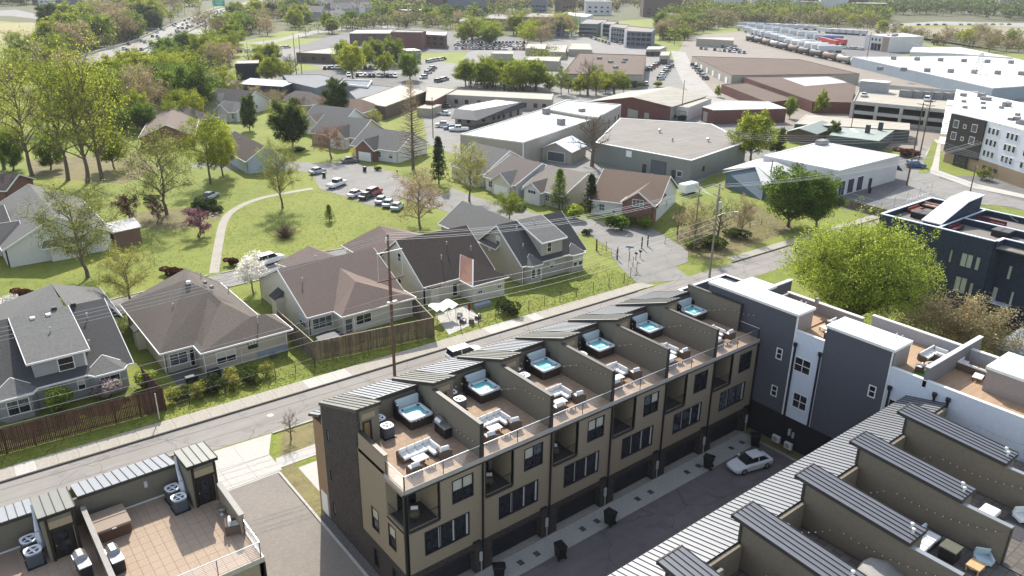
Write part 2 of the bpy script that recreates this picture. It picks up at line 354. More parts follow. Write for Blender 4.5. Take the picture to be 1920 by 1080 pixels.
# west side of the row: kerb, gravel strip, lawns, walks
kb=MB().box(-.95,-.75,-20,22.2,0,.13); struct(kb,'kerb',conc)
gv=M('river gravel',(.16,.15,.14),.95,.6,5,1.,stain=.1); sheet('gravel_strip',[(-.75,-20),(0.05,-20),(.05,14),(-.75,14)],.035,gv)
sheet('verge',[(-.75,14),(.9,14),(.9,22.8),(-.75,22.8)],.035,dry)
sheet('verge',[(.2,24.6),(60,24.2),(60,27.4),(2.2,28.6)],.033,dry)
sheet('front_walk',[(.9,14),(3.4,14),(3.4,21.9),(.9,21.9)],.045,conc)
sheet('front_walk',[(-.7,22.9),(60,22.2),(60,24.2),(-.2,24.7)],.04,conc)
sheet('front_garden',[(3.4,13),(60,13),(60,22.2),(3.4,22.2)],.025,dry)
hr=MB().prism(strip([(1.3,29.1),(60,27.1)],.2),0,.13); struct(hr,'kerb',conc)
# gravel on the strip as real stones
me=[];rs=np.random.RandomState(3)
mb=MB()
for i in range(1500):
    x=-.73+rs.rand()*.7; y=-6+rs.rand()*20; r=.04+rs.rand()*.05
    mb.add([(x-r,y-r,.03),(x+r,y-r*.7,.03),(x+r*.8,y+r,.03),(x-r*.9,y+r*.8,.03),(x,y,.05+r)],[(0,1,4),(1,2,4),(2,3,4),(3,0,4)])
tag(mb.build('gravel',M('mixed gravel stones',(.2,.19,.18),.9,.6,7,stain=0)),kind='stuff')
# ================================================================ helpers for buildings
def seam_panel(w,y0,z0,y1,z1,mat,dark=None,axis='y'):
    'one standing seam roof pan, width w, running from (y0,z0) to (y1,z1)'
    b=MB(); t=.05
    def quad(xa,xb,h0,h1):
        vs=[(xa,y0,z0+h0),(xb,y0,z0+h0),(xb,y1,z1+h0),(xa,y1,z1+h0),(xa,y0,z0+h1),(xb,y0,z0+h1),(xb,y1,z1+h1),(xa,y1,z1+h1)]
        b.add(vs,[(0,3,2,1),(4,5,6,7),(0,1,5,4),(1,2,6,5),(2,3,7,6),(3,0,4,7)])
    quad(.0,w-.038,0,t); n=len(b.f); quad(w-.038,w,0,t+.05)
    if axis=='x': b.v=[(y,x,zz) for x,y,zz in b.v]; b.f=[f[::-1] for f in b.f]
    me=b.mesh('roof_panel'); me.materials.append(mat); me.materials.append(dark or black)  # rib colour holds its own dark tone and its shadow line
    for k in range(n,len(b.f)): me.polygons[k].material_index=1
    return me
def window(par,ax,c,d,u0,u1,z0,z1,nu=1,nz=1,frame=black,glass=glassd,fw=.08,top=None,name='window',reveal=.08,tops=None):
    'window in a wall whose outer face is plane c with outward sign d: frame part with a pane in every light'
    f=MB(); g=[]
    a,b=c-d*reveal,c+d*.025
    def bx(m,ua,ub,za,zb,p,q):
        if ax=='x': m.box(ua,ub,min(p,q),max(p,q),za,zb)
        else: m.box(min(p,q),max(p,q),ua,ub,za,zb)
    bx(f,u0,u1,z0,z0+fw,a,b);bx(f,u0,u1,z1-fw,z1,a,b);bx(f,u0,u0+fw,z0+fw,z1-fw,a,b);bx(f,u1-fw,u1,z0+fw,z1-fw,a,b)
    mw=fw*.6
    for i in range(1,nu): u=u0+(u1-u0)*i/nu; bx(f,u-mw/2,u+mw/2,z0+fw,z1-fw,a,c+d*.015)
    for j in range(1,nz): zz=z0+(z1-z0)*j/nz; bx(f,u0+fw,u1-fw,zz-mw/2,zz+mw/2,a,c+d*.012)
    o=f.build(name,frame,par)
    for i in range(nu):
        for j in range(nz):
            ua=u0+(u1-u0)*i/nu; ub=u0+(u1-u0)*(i+1)/nu; za=z0+(z1-z0)*j/nz; zb=z0+(z1-z0)*(j+1)/nz
            m=MB(); bx(m,ua+mw/2+.004,ub-mw/2-.004,za+mw/2+.004,zb-mw/2-.004,c-d*(reveal-.005),c-d*(reveal-.03))
            gm=glass
            if tops is not None and tops[i] and (j==nz-1): gm=tops[i]
            m.build('pane',gm,o)
    return o
def railing(par,p0,p1,z,h=1.1,nb=9,posts=3,mat=black,top=steel):
    'post and horizontal bar railing'
    a=Vector((*p0,z)); b=Vector((*p1,z)); m=MB()
    for k in range(posts): p=a.lerp(b,k/(posts-1)); m.tube(p,p+Vector((0,0,h)),.03,n=4)
    o=m.build('railing',mat,par); m=MB()
    for k in range(1,nb): q=Vector((0,0,h*k/nb)); m.tube(a+q,b+q,.011,n=3,caps=False)
    m.build('railing_bars',steel,o); MB().tube(a+Vector((0,0,h)),b+Vector((0,0,h)),.032,n=5).build('top_rail',top,o)
    return o
# ================================================================ ROW OF SIX TOWNHOUSES
UW=6.8; ZD=10.7; NU=6
ordw=['nearest the paved court','second from the paved court','third from the paved court','third from the grey block','second from the grey block','beside the tall grey block']
p_main=seam_panel(4.9/11,14.1,11.05,9.0,12.8,seam); p_twr=seam_panel(2.15/5,13.2,11.58,6.42,14.1,seamg)
bal_t=M('dark deck boards',(.06,.052,.045),.9,.3,2,stain=.1); inner=M('shaded soffit',(.1,.088,.07),.9,.1,1,stain=0)
for i in range(NU):
    X=i*UW; first=i==0; last=i==NU-1
    t=thing('townhouse','taupe three storey townhouse with roof deck, '+ordw[i],'townhouse',(X,0,0),'townhouses in the row across the alley')
    e=.0
    # front wall
    MB().wall('x',0,.25,X,X+UW,3.1,ZD-.35,[(X+.28,X+2.87,6.95,10.15),(X+4.0,X+5.92,7.66,9.73),(X+1.53,X+5.53,4.2,6.35)]).build('front_wall',siding,t)
    bs=MB().wall('x',.05,.35,X,X+UW,0,3.06,[(X+.95,X+6.1,0,2.45)]); bs.box(X+.0,X+UW,-.02,.05,2.98,3.1)
    bs.build('brick_base',brickd,t)
    gd=MB()
    gd.box(X+.95,X+6.1,.72,.8,0,2.45); gd.build('garage_door',M('dark garage door',(.025,.025,.03),.6,.2,1,stain=0),t)
    gp=MB()
    for a in range(4):
        for b in range(4): gp.box(X+1.05+a*1.27,X+2.22+a*1.27,.69,.718,.08+b*.6,.6+b*.6)
    gp.build('door_panels',MATS['dark garage door'],t)
    MB().box(X+.75,X+.95,.3,.85,0,2.5).box(X+6.1,X+6.3,.3,.85,0,2.5).box(X+.75,X+6.3,.3,.85,2.45,2.6).build('garage_jamb',brickd,t)
    # back wall, roofs
    MB().box(X,X+UW,13.0,13.25,0,11.3).build('back_wall',siding,t)
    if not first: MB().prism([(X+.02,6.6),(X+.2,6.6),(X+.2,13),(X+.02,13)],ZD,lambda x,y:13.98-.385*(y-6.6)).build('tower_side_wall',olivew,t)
    rf=MB().slab([(X+1.9,8.95,12.78),(X+UW-.26,8.95,12.78),(X+UW-.26,14.1,11.03),(X+1.9,14.1,11.03)],.25).build('roof',coping,t)
    for k in range(11):
        if X+1.9+4.9/11*(k+1)<=X+UW+.01: shareobj('roof_panel',p_main,rf,(1.88+4.9/11*k if k<10 else 1.88+4.9/11*k,0,0))
    MB().box(X+1.9,X+UW-.26,8.93,9.02,12.66,12.93).build('ridge_cap',coping,t)
    # stair tower
    fr=MB().wall('x',6.6,6.8,X+.2,X+1.85,ZD,13.9,[(X+.42,X+1.22,ZD,ZD+2.1)])
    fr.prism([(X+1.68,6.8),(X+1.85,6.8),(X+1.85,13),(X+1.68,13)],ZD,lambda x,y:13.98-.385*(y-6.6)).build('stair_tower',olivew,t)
    d_=MB().box(X+.46,X+1.18,6.68,6.74,ZD,ZD+2.06).build('deck_door',black,t)
    MB().box(X+.6,X+1.04,6.66,6.678,ZD+.3,ZD+1.9).build('door_pane',M('amber door glass',(.16,.11,.05),.2,.4,3,stain=0) if i<2 else glassd,d_)
    MB().box(X+.42,X+1.5,6.57,6.6,ZD+2.3,ZD+2.75).build('transom_panel',tanw if False else M('beige panel',(.3,.24,.16),.8,.1,2,stain=0),t)
    tr=MB().slab([(X-.12,6.42,14.08),(X+2.05,6.42,14.08),(X+2.05,13.2,11.56),(X-.12,13.2,11.56)],.22).build('tower_roof',coping,t)
    for k in range(5): shareobj('roof_panel',p_twr,tr,(-.11+2.15/5*k,0,0))
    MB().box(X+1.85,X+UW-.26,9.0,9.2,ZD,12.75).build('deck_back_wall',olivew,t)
    # deck, partition, edge trim
    fl=MB().box(X+(.0 if first else 0),X+UW,-.05,9.1,ZD-.3,ZD).build('deck_floor',paver,t)
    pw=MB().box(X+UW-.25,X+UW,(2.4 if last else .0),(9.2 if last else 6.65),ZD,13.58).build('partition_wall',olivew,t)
    MB().box(X+UW-.3,X+UW+.05,(2.35 if last else -.06),(9.2 if last else 6.4),13.58,13.66).build('coping',coping,pw)
    pe=MB().box(X+UW-.29,X+UW+.04,(2.32 if last else -.06),(2.4 if last else .0)+.0,ZD,13.58) .build('end_cap',coping,pw)
    MB().box(X,X+UW,-.12,-.05,ZD-.32,ZD+.04).build('deck_edge_trim',M('pale gutter',(.42,.38,.33),.6,.1,1,stain=.1),t)
    MB().box(X,X+UW,-.1,.02,ZD-.5,ZD-.33).build('gutter',coping,t)
    railing(t,(X+.06,-.02),(X+UW-.3,-.02),ZD,1.12,9,3)
    if last: railing(t,(X+UW-.1,-.02),(X+UW-.1,2.35),ZD,1.12,9,2)
    # balcony
    bl=MB().box(X+.0,X+3.0,.25,2.75,6.75,6.93).build('balcony_floor',bal_t,t)
    m=MB().box(X+.05,X+3.0,2.7,2.85,6.93,10.2)
    m.box(X+2.87,X+3.0,.25,2.7,6.93,10.2)
    if not first: m.box(X+.06,X+.2,.25,2.7,6.93,10.2)
    m.box(X+.05,X+3.0,.25,2.75,10.16,10.35).build('balcony_wall',siding,t)
    window(t,'x',2.68,-1,X+.9,X+2.5,6.95,9.2,2,1,reveal=.03)
    bm=MB()
    for k in range(1,7): bm.tube((X+.3,.1,6.95+k*.15),(X+2.87,.1,6.95+k*.15),.012,n=3)
    bm.tube((X+.28,.1,8.0),(X+2.87,.1,8.0),.03,n=4); bm.build('balcony_rail',black,t)
    fm=MB().box(X+2.87,X+2.97,-.03,.2,6.9,10.2).box(X+.2,X+.3,-.03,.2,6.9,10.2).box(X+.3,X+2.87,-.03,.1,6.78,6.96); fm.build('balcony_frame',coping,t)
    tops=[blind,blind] if i in(0,2,) else ([blind,glassm] if i==1 else [glassm,blind] if i==3 else [None,None])
    window(t,'x',0,-1,X+4.0,X+5.92,7.66,9.73,2,2,tops=tops,reveal=.12)
    w=window(t,'x',0,-1,X+1.53,X+5.53,4.2,6.35,3,1,reveal=.14,glass=glassd if i%2==0 else glassm if i==5 else glassd)
    for k,u in enumerate((2.78,4.05,5.28) if i!=5 else (2.8,5.2)):
        MB().box(X+u,X+u+.2,.085,.105,4.3,6.26).build('curtain',curt,w)
    MB().box(X+.2,X+UW-.2,.02,6,.0,.05).build('garage_floor',concd,t)
    # pipes, meter
    dp=MB().box(X+UW-.12,X+UW-.0,-.16,-.03,.3,ZD-.5); dp.build('downspout',black,t)
    MB().box(X+UW-1.0,X+UW-.35,-.14,-.0,3.12,3.3).build('wall_light',black,t)
    MB().rbox(X+UW-.34,X+UW-.02,-.12,.04,1.15,2.0,.03).box(X+UW-.2,X+UW-.14,-.06,.0,.1,1.15).build('meter_box',M('grey meter box',(.45,.46,.45),.6,.1,2,stain=0),t)
    if first:
        MB().wall('y',0,.24,.0,6.88,3.1,ZD-.3,[(.2,2.68,7.05,9.95),(4.08,5.17,4.3,6.35),(1.5,2.6,4.3,6.35)]).box(0,.24,2.58,6.7,ZD-.3,12.15).build('end_wall',siding,t)
        MB().wall('y',-.02,.24,6.88,13.05,0,11.0,[(11.9,12.35,8.4,9.5),(11.9,12.3,4.6,5.7),(11.85,12.3,1.1,2.4)]).prism([(-.02,6.6),(.24,6.6),(.24,13.05),(-.02,13.05)],10.99,lambda x,y:13.97-.385*(y-6.6)).build('brick_end_wall',brickd,t)
        MB().wall('y',-.02,.24,.1,6.88,0,3.06,[(4.45,5.2,.7,2.45),(1.6,2.3,.7,2.45)]).box(-.05,.0,.05,6.88,3.0,3.1).box(-.05,.02,6.82,6.9,3.1,12.0).build('brick_base',brickd,t)
        MB().box(-.05,.29,2.53,6.7,12.15,12.22).build('coping',coping,t)
        for u0,u1,z0,z1 in((4.08,5.17,4.3,6.35),(1.5,2.6,4.3,6.35)): window(t,'y',0,-1,u0,u1,z0,z1,1,2,tops=[blind],reveal=.1)
        for u0,u1,z0,z1 in((4.45,5.2,.7,2.45),(1.6,2.3,.7,2.45)): window(t,'y',-.02,-1,u0,u1,z0,z1,1,1,reveal=.12)
        for u0,u1,z0,z1 in((11.9,12.35,8.4,9.5),(11.9,12.3,4.6,5.7),(11.85,12.3,1.1,2.4)): window(t,'y',-.02,-1,u0,u1,z0,z1,1,1,glass=curt,fw=.05,reveal=.12)
        railing(t,(.02,.0),(.02,2.5),ZD,1.12,9,2)
        MB().box(-.12,-.05,-.1,2.6,ZD-.32,ZD+.04).build('deck_edge_trim',MATS['pale gutter'],t)
        MB().box(-.1,.06,-.1,.1,3.1,ZD-.5).build('corner_post',black,t)
        bm=MB()
        for k in range(1,7): bm.tube((.1,.3,6.95+k*.15),(.1,2.6,6.95+k*.15),.012,n=3)
        bm.tube((.1,.3,8.),(.1,2.6,8.),.03,n=4); bm.build('balcony_rail',black,t)
        bay=MB().box(0,2.4,13.26,15.0,0,9.4); bay.build('timber_bay',tanw,t)
        br=MB().slab([(-.2,13.2,10.4),(2.6,13.2,10.4),(2.6,15.4,9.5),(-.2,15.4,9.5)],.2).build('bay_roof',coping,t)
        pb=seam_panel(.45,15.4,9.52,13.2,10.42,seam)
        for k in range(6): shareobj('roof_panel',pb,br,(-.18+k*.45,0,0))
        MB().box(-.03,0,13.4,14.6,.1,2.3).build('side_door',white,t)
# ---------------------------------------------------------------- things on the decks
def hot_tub(loc):
    t=thing('hot_tub',None,'hot tub',(0,0,0)); w=2.15
    MB().rbox(-w/2+.06,w/2-.06,-w/2+.06,w/2-.06,0,.82,.1).build('cabinet',M('espresso hot tub panel',(.05,.035,.028),.6,.2,3,stain=0),t)
    ri=MB()
    def rr(h,z,c): # rounded ring
        return [(sx*(h-c)+c*math.cos(a),sy*(h-c)+c*math.sin(a),z) for sx,sy,a0 in((1,1,0),(-1,1,90),(-1,-1,180),(1,-1,270)) for a in(R(a0),R(a0+45),R(a0+90))]
    rings=[rr(w/2,.8,.18),rr(w/2,.93,.18),rr(w/2-.04,.96,.18),rr(w/2-.2,.96,.25),rr(w/2-.26,.86,.25),rr(w/2-.34,.8,.25)]
    vs=sum(rings,[]);fs=[]
    for k in range(len(rings)-1):
        for j in range(12): fs.append((k*12+j,k*12+(j+1)%12,k*12+12+(j+1)%12,k*12+12+j))
    ri.add(vs,fs); ri.build('rim',M('pale acrylic rim',(.62,.66,.68),.35,.04,2,stain=0),t,True)
    wt=M('turquoise spa water',(.16,.5,.52),.06,.14,1.2,.35,spec=.5,stain=0)
    wa=MB().poly([(x,y,.86) for x,y,_ in rr(w/2-.25,.86,.25)]).build('water',wt,t)
    fo=MB(); r2=random.Random(4)
    for k in range(60):
        a=r2.random()*6.28; q=abs(r2.gauss(0,.22)); x=.15+math.cos(a)*q*1.3; y=-.3+math.sin(a)*q
        s=.03+r2.random()*.06; fo.add([(x-s,y,.868+k*1e-4),(x,y-s*.8,.868+k*1e-4),(x+s,y,.868+k*1e-4),(x,y+s*.9,.868+k*1e-4)],[(0,1,2,3)])
    fo.build('foam',M('white spa foam',(.7,.8,.8),.6,.05,3,stain=0),wa)
    for sx in(-1,1):
        for sy in(-1,1):
            hp=MB(); hp.cbox(sx*.74,sy*.74,.925,.26,.12,.07,R(45)*sx*sy*-1).build('headrest',M('navy headrest',(.02,.03,.05),.6,.1,3,stain=0),t)
    cv=MB().rbox(-w/2+.02,w/2-.02,w/2+.05,w/2+.32,.55,1.68,.05); cv.build('folded_cover',M('pale grey spa cover',(.45,.5,.53),.6,.06,2,stain=.05),t)
    MB().box(-w/2-.14,-w/2,w/2-.35,w/2+.3,.1,1.5).build('cover_lifter',black,t); MB().box(w/2,w/2+.1,w/2-.3,w/2+.3,.1,1.4).build('cover_lifter',black,t)
    return t
def ac_unit():
    t=thing('air_conditioner',None,'air conditioner',(0,0,0))
    MB().rbox(-.4,.4,-.4,.4,.08,.86,.09).build('cabinet',M('blue grey cabinet',(.075,.085,.1),.6,.15,4,.3,kind='siding',size=(.06,.06),stain=0),t)
    MB().box(-.46,.46,-.46,.46,0,.08).build('base_pad',black,t)
    tp=MB(); n=16
    for r0,r1,z0,z1 in((.3,.42,.88,.93),(.42,.43,.84,.9)):
        for k in range(n):
            a,b=2*math.pi*k/n,2*math.pi*(k+1)/n
            def P(r,z,a): 
                f=1/max(abs(math.cos(a)),abs(math.sin(a))); f=min(f,1.18) if r>.35 else 1
                return (r*f*math.cos(a),r*f*math.sin(a),z)
            tp.add([P(r0,z0,a),P(r1,z1-.03,a),P(r1,z1-.03,b),P(r0,z0+.0,b)],[(0,1,2,3)])
    tp.build('top_ring',M('silver fan guard',(.72,.73,.75),.5,.06,3,stain=0),t)
    MB().lathe([(.3,.0),(.3,.01)],(0,0,.84),12).build('fan_well',black,t)
    fb=MB()
    for k in range(4):
        a=k*math.pi/2+.4; c,s=math.cos(a),math.sin(a); q=lambda r,b,z:(r*c-b*s,r*s+b*c,z)
        fb.add([q(.06,-.05,.875),q(.29,-.09,.87),q(.29,.03,.885),q(.06,.05,.885)],[(0,1,2,3)])
    fb.lathe([(.08,0),(.08,.05),(.03,.07)],(0,0,.87),8)
    fb.build('fan',MATS['silver fan guard'],t)
    return t
def sofa(L=2.5,D=.85,ret=.0,cat='sofa',frame=None):
    t=thing('sofa',None,cat,(0,0,0)); fm=frame or wick
    MB().box(-L/2,L/2,-D/2,D/2,.06,.3).box(-L/2,L/2,D/2-.1,D/2,.3,.68).box(-L/2,-L/2+.1,-D/2,D/2-.1,.3,.56).build('frame',fm,t)
    n=max(1,round(L/.85)); s=(L-.14)/n
    for k in range(n):
        MB().rbox(-L/2+.11+k*s,-L/2+.11+(k+1)*s-.03,-D/2,D/2-.12,.3,.46,.04).build('seat_cushion',cush,t)
        b=MB().rbox(0,s-.05,-.16,0,0,.42,.05); b.v=[(v[0]-L/2+.12+k*s,v[1]+D/2-.1-v[2]*.2+.06,v[2]+.44) for v in b.v]; b.build('back_cushion',cush,t)
    if ret:
        MB().box(L/2-.82,L/2,-D/2-ret,-D/2,.06,.3).box(L/2-.1,L/2,-D/2-ret,D/2-.1,.3,.62).build('chaise_frame',fm,t)
        MB().rbox(L/2-.8,L/2-.12,-D/2-ret+.02,-D/2-.02,.3,.46,.04).build('seat_cushion',cush,t)
        b=MB().rbox(-.16,0,0,ret+.5,0,.38,.05); b.v=[(v[0]+L/2-.11-v[2]*.15,v[1]-D/2-ret+.05,v[2]+.45) for v in b.v]; b.build('back_cushion',cush,t)
    return t
def armchair():
    t=thing('armchair',None,'armchair',(0,0,0))
    MB().box(-.4,.4,-.38,.4,.06,.3).box(-.4,.4,.3,.4,.3,.66).box(-.4,-.31,-.38,.3,.3,.55).box(.31,.4,-.38,.3,.3,.55).build('frame',wick,t)
    for sx in(-1,1):
        for sy in(-1,1): MB().box(sx*.36-.03,sx*.36+.03,sy*.35-.03,sy*.35+.03,0,.06).build('leg',black,t)
    MB().rbox(-.3,.3,-.4,.28,.3,.48,.05).build('seat_cushion',cush,t)
    b=MB().rbox(-.3,.3,-.16,0,0,.42,.05); b.v=[(v[0],v[1]+.3-v[2]*.25,v[2]+.46) for v in b.v]; b.build('back_cushion',cush,t)
    return t
def low_table(sx,sy,mat,name='coffee_table'):
    t=thing(name,None,'table',(0,0,0))
    MB().rbox(-sx/2,sx/2,-sy/2,sy/2,.34,.4,.02).build('table_top',mat,t)
    for a in(-1,1):
        for b in(-1,1): MB().box(a*(sx/2-.08)-.035,a*(sx/2-.08)+.035,b*(sy/2-.08)-.035,b*(sy/2-.08)+.035,0,.34).build('leg',wick,t)
    return t
def grill():
    t=thing('gas_grill',None,'grill',(0,0,0))
    MB().rbox(-.32,.32,-.75,.75,.06,.9,.02).build('cabinet',black,t)
    MB().rbox(-.36,.36,-.8,.8,.9,.96,.02).build('worktop',steel,t)
    hd=MB(); pr=[(-.33,.96),(-.33,1.1),(-.15,1.28),(.15,1.28),(.33,1.1),(.33,.96)]
    hd.add([(x,.02,z) for x,z in pr]+[(x,.74,z) for x,z in pr],[tuple(range(6)),tuple(range(11,5,-1))]+[(k,(k+1)%6+0,6+(k+1)%6,6+k) for k in range(6)])
    hd.build('lid',steel,t); MB().tube((-.4,.1,1.1),(-.4,.66,1.1),.02,n=5).build('handle',steel,t)
    for k in range(4): MB().tube((-.32,-.6+k*.2,.8),(-.37,-.6+k*.2,.8),.03,n=6).build('knob',steel,t)
    return t
def string_lights(label,strands,group):
    t=thing('string_lights',label,'string lights',strands[0][0],group); cb=MB(); bl=MB()
    for a,b,sag in strands:
        a=Vector(a);b=Vector(b); n=max(6,int((b-a).length/.5)); P=[a.lerp(b,k/n)-Vector((0,0,4*sag*(k/n)*(1-k/n))) for k in range(n+1)]
        cb.path(P,.008,3)
        for p in P[1:-1]: bl.ball((p.x,p.y,p.z-.05),.036,5,4)
    cb.build('cable',black,t); tag(bl.build('bulbs',M('clear bulb glass',(.8,.75,.62),.2,.05,2,stain=0),t),kind='stuff'); return t
tub=hot_tub(0); ac=ac_unit(); sf=sofa(3.0,.95,.8); ach=armchair(); ct=low_table(1.15,.75,cush,'coffee_table'); stb=low_table(.7,.6,wood,'side_table')
uname=['deck nearest the paved court','second deck from the court','third deck from the court','third deck from the grey block','second deck from the grey block','deck beside the grey block']
protos_used=set()
def put(proto,loc,rz=0.,label=None,group=None,scale=None):
    if proto.name in protos_used: return dup(proto,loc,rz,label,group,scale)
    protos_used.add(proto.name); kids(proto); proto.location=loc; proto.rotation_euler=(0,0,rz)
    if scale: proto.scale=(scale,)*3
    return tag(proto,label,None,group)
jit=random.Random(11)
for i in range(NU):
    X=i*UW; u=uname[i]
    put(tub,(X+5.42,7.28,ZD),0,'turquoise square hot tub with folded cover, on the '+u,'hot tubs on the roof decks')
    put(ac,(X+2.55,6.72,ZD),.0,'grey condenser nearer the deck sofa, on the '+u,'condensers on the row decks',1.12)
    put(ac,(X+2.6,8.05,ZD),.0,'grey condenser nearer the back wall, on the '+u,'condensers on the row decks',1.12)
    j=lambda:jit.uniform(-.12,.12)
    if i in(0,1): put(sf,(X+3.05+j()*.6,3.2+j(),ZD),0+j()*.3,'white cushioned L shaped sofa on the '+u,'deck sofas on the row')
    else: put(sf,(X+2.9+j(),3.5+j(),ZD),.0+j()*.3,'white cushioned L shaped sofa on the '+u,'deck sofas on the row')
    put(ct,(X+2.75+j(),2.25+j(),ZD),j(),'white topped low table before the sofa on the '+u,'low tables on the row decks')
    put(ach,(X+1.75+j(),1.3+j(),ZD),R(178)+j(),'white armchair nearer the court side of the '+u,'deck armchairs on the row',1.15)
    put(ach,(X+4.45+j(),1.85+j(),ZD),R(175)+j(),'white armchair nearer the partition of the '+u,'deck armchairs on the row',1.15)
    put(stb,(X+3.1+j(),1.2+j(),ZD),j(),'small timber table between armchairs on the '+u,'side tables on the row decks')
    string_lights('bulb string hung along the partition of the '+u,[((X+2.,6.5,13.6),(X+UW-.3,3.6,12.9),.5),((X+UW-.3,3.6,12.9),(X+UW-.3,.2,13.3),.25),((X+2.,6.5,13.6),(X+2.1,6.1,ZD+.3),.05)] if i else [((X+UW-.3,6.2,12.1),(X+4.4,6.,11.7),.3),((X+UW-.3,6.2,12.1),(X+UW-.3,.4,11.9),.35)],'string lights on the row decks')
gr=grill(); put(gr,(6.15,4.35,ZD),0,'stainless gas grill against the partition of the deck nearest the court','gas grills')
for i in(0,1,2):
    X=i*UW; c=put(ach,(X+1.7,1.6,6.93),R(150),'shaded armchair inside the recessed balcony below the '+uname[i],'balcony armchairs',.9)
    rt=thing('round_table','small round table inside the balcony below the '+uname[i],'table',(X+1.3,.9,6.93),'balcony tables')
    MB().lathe([(.33,.5),(.33,.54)],(X+1.3,.9,6.93),14).build('table_top',M('olive table top',(.16,.15,.08),.6,.1,2,stain=0),rt); MB().lathe([(.16,0),(.04,.05),(.04,.5)],(X+1.3,.9,6.93),8).build('pedestal',black,rt)
# ================================================================ CORNER BUILDING (bottom left), two decks
darkdoor=M('dark brown door',(.022,.017,.013),.5,.2,2,stain=0)
pt2=M('pink buff deck tile',(.35,.262,.19),.9,.12,1.2,.15,stain=.08); tileL=[M('buff deck tile',(.355,.268,.195),.9,.05,1.5,.15,stain=.06),M('rose deck tile',(.345,.257,.186),.9,.05,1.5,.15,stain=.06),pt2]
for k,(xa,xb,lab) in enumerate(((-18.3,-10.3,'taupe corner townhouse whose open tiled deck has no furniture, by the paved court'),(-26.3,-18.3,'taupe corner townhouse with shaded deck cut by the left frame edge'))):
    t=thing('townhouse',lab,'townhouse',(xa,0,0),'townhouses of the corner building')
    MB().box(xa,xb,-.5,-.25,0,ZD-.3).build('front_wall',siding,t)
    MB().box(xa,xb,12.4,12.65,0,11.7).build('back_wall',siding,t)
    if k==0:
        MB().box(xb-.25,xb,-.5,12.65,0,ZD-.3).box(xb-.25,xb,2.3,6.5,ZD-.3,12.15).build('side_wall',siding,t)
        MB().box(xb-.3,xb+.05,2.25,6.5,12.15,12.22).build('coping',M('pale coping',(.24,.225,.205),.6,.1,1,stain=.1),t)
        railing(t,(xb-.08,-.42),(xb-.08,2.25),ZD,1.12,9,2); railing(t,(xa+.1,-.42),(xb-.08,-.42),ZD,1.12,9,4)
        MB().box(xb-.05,xb+.08,-.6,2.4,ZD-.3,ZD+.05).box(xa,xb-.05,-.6,-.5,ZD-.3,ZD+.05).build('deck_edge_trim',MATS['pale gutter'],t)
        MB().box(xb-.02,xb+.1,-.58,-.46,1,ZD-.3).build('corner_post',black,t)
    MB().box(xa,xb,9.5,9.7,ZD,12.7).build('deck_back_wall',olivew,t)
    fl=MB().box(xa,xb-.0,-.48,9.6,ZD-.3,ZD-.03).build('deck_floor',M('tile joint',(.3,.222,.165),.95,.1,2,stain=0),t)
    n=13 if k==0 else 8; sz=(xb-xa-.3)/13
    tm=[]
    for q in range(3): b=MB().box(.008,sz-.008,.008,.70-.008,0,.03).mesh('deck_tile'); b.materials.append(tileL[q]); tm.append(b)
    for a in range(13):
        for b in range(14):
            if k==0 or a>6: shareobj('deck_tile',tm[rnd.choice((0,0,1,2,2))],fl,(.02+a*sz,-.44+b*.70,ZD-.03+rnd.random()*.004))
    TX=xb-1.85 if k==0 else xb-2.35; tw=1.75
    MB().wall('x',6.75,6.95,TX,TX+tw,ZD,13.8,[(TX+.35,TX+tw-.2,ZD,ZD+2.15)]).box(TX,TX+.15,6.95,9.2,ZD,13.8).box(TX+tw-.15,TX+tw,6.95,9.2,ZD,13.8).box(TX,TX+tw,9.05,9.2,ZD,13.6).build('stair_tower',olivew,t)
    d_=MB().box(TX+.4,TX+tw-.25,6.85,6.9,ZD,ZD+2.1).build('deck_door',darkdoor,t)
    MB().box(TX+.62,TX+tw-.5,6.83,6.848,ZD+.25,ZD+1.9).build('door_pane',glassd,d_); MB().ball((TX+.5,6.8,ZD+1.),.04,6,4).build('knob',steel,d_)
    MB().box(TX+.28,TX+tw-.15,6.72,6.75,ZD+2.3,ZD+2.8).build('transom_panel',MATS['beige panel'],t)
    MB().box(TX+.18,TX+.34,6.7,6.75,ZD,13.75).box(TX+tw-.14,TX+tw+.02,6.7,6.75,ZD,13.75).box(TX+.34,TX+tw-.14,6.7,6.75,ZD+2.12,ZD+2.3).build('door_surround',darkdoor,t)
    tr=MB().slab([(TX-.12,6.4,14.15),(TX+tw+.15,6.4,14.2),(TX+tw+.15,9.3,13.9),(TX-.12,9.3,13.85)],.2).build('tower_roof',black,t)
    pp=seam_panel((tw+.27)/4,9.3,13.87,6.4,14.18,seamg)
    for q in range(4): shareobj('roof_panel',pp,tr,(TX-.12-xa+q*(tw+.27)/4,0,.0))
    rf=MB().slab([(xa,9.4,12.83),(TX,9.4,12.83),(TX,12.7,11.8),(xa,12.7,11.8)],.2).build('roof',coping,t)
    nn=12; wq=(TX-xa)/nn; pq=seam_panel(wq,12.7,11.82,9.4,12.85,seam)
    for q in range(nn): shareobj('roof_panel',pq,rf,(q*wq,0,0))
    MB().path([(TX-.12,9.1,13.6),(TX-.15,8.9,12.7),(TX-.2,8.2,12.2),(TX-.2,7.9,11.2)],[.1,.1,.16,.2],6).build('flue_duct',M('pale flue',(.55,.58,.62),.5,.08,2,stain=.05),t)
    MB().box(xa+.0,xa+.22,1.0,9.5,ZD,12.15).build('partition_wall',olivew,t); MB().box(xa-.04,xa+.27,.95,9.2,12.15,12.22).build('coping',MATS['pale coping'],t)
    MB().box(xa+.3,TX,9.42,9.5,ZD,ZD+.08).build('flashing',trimw,t)
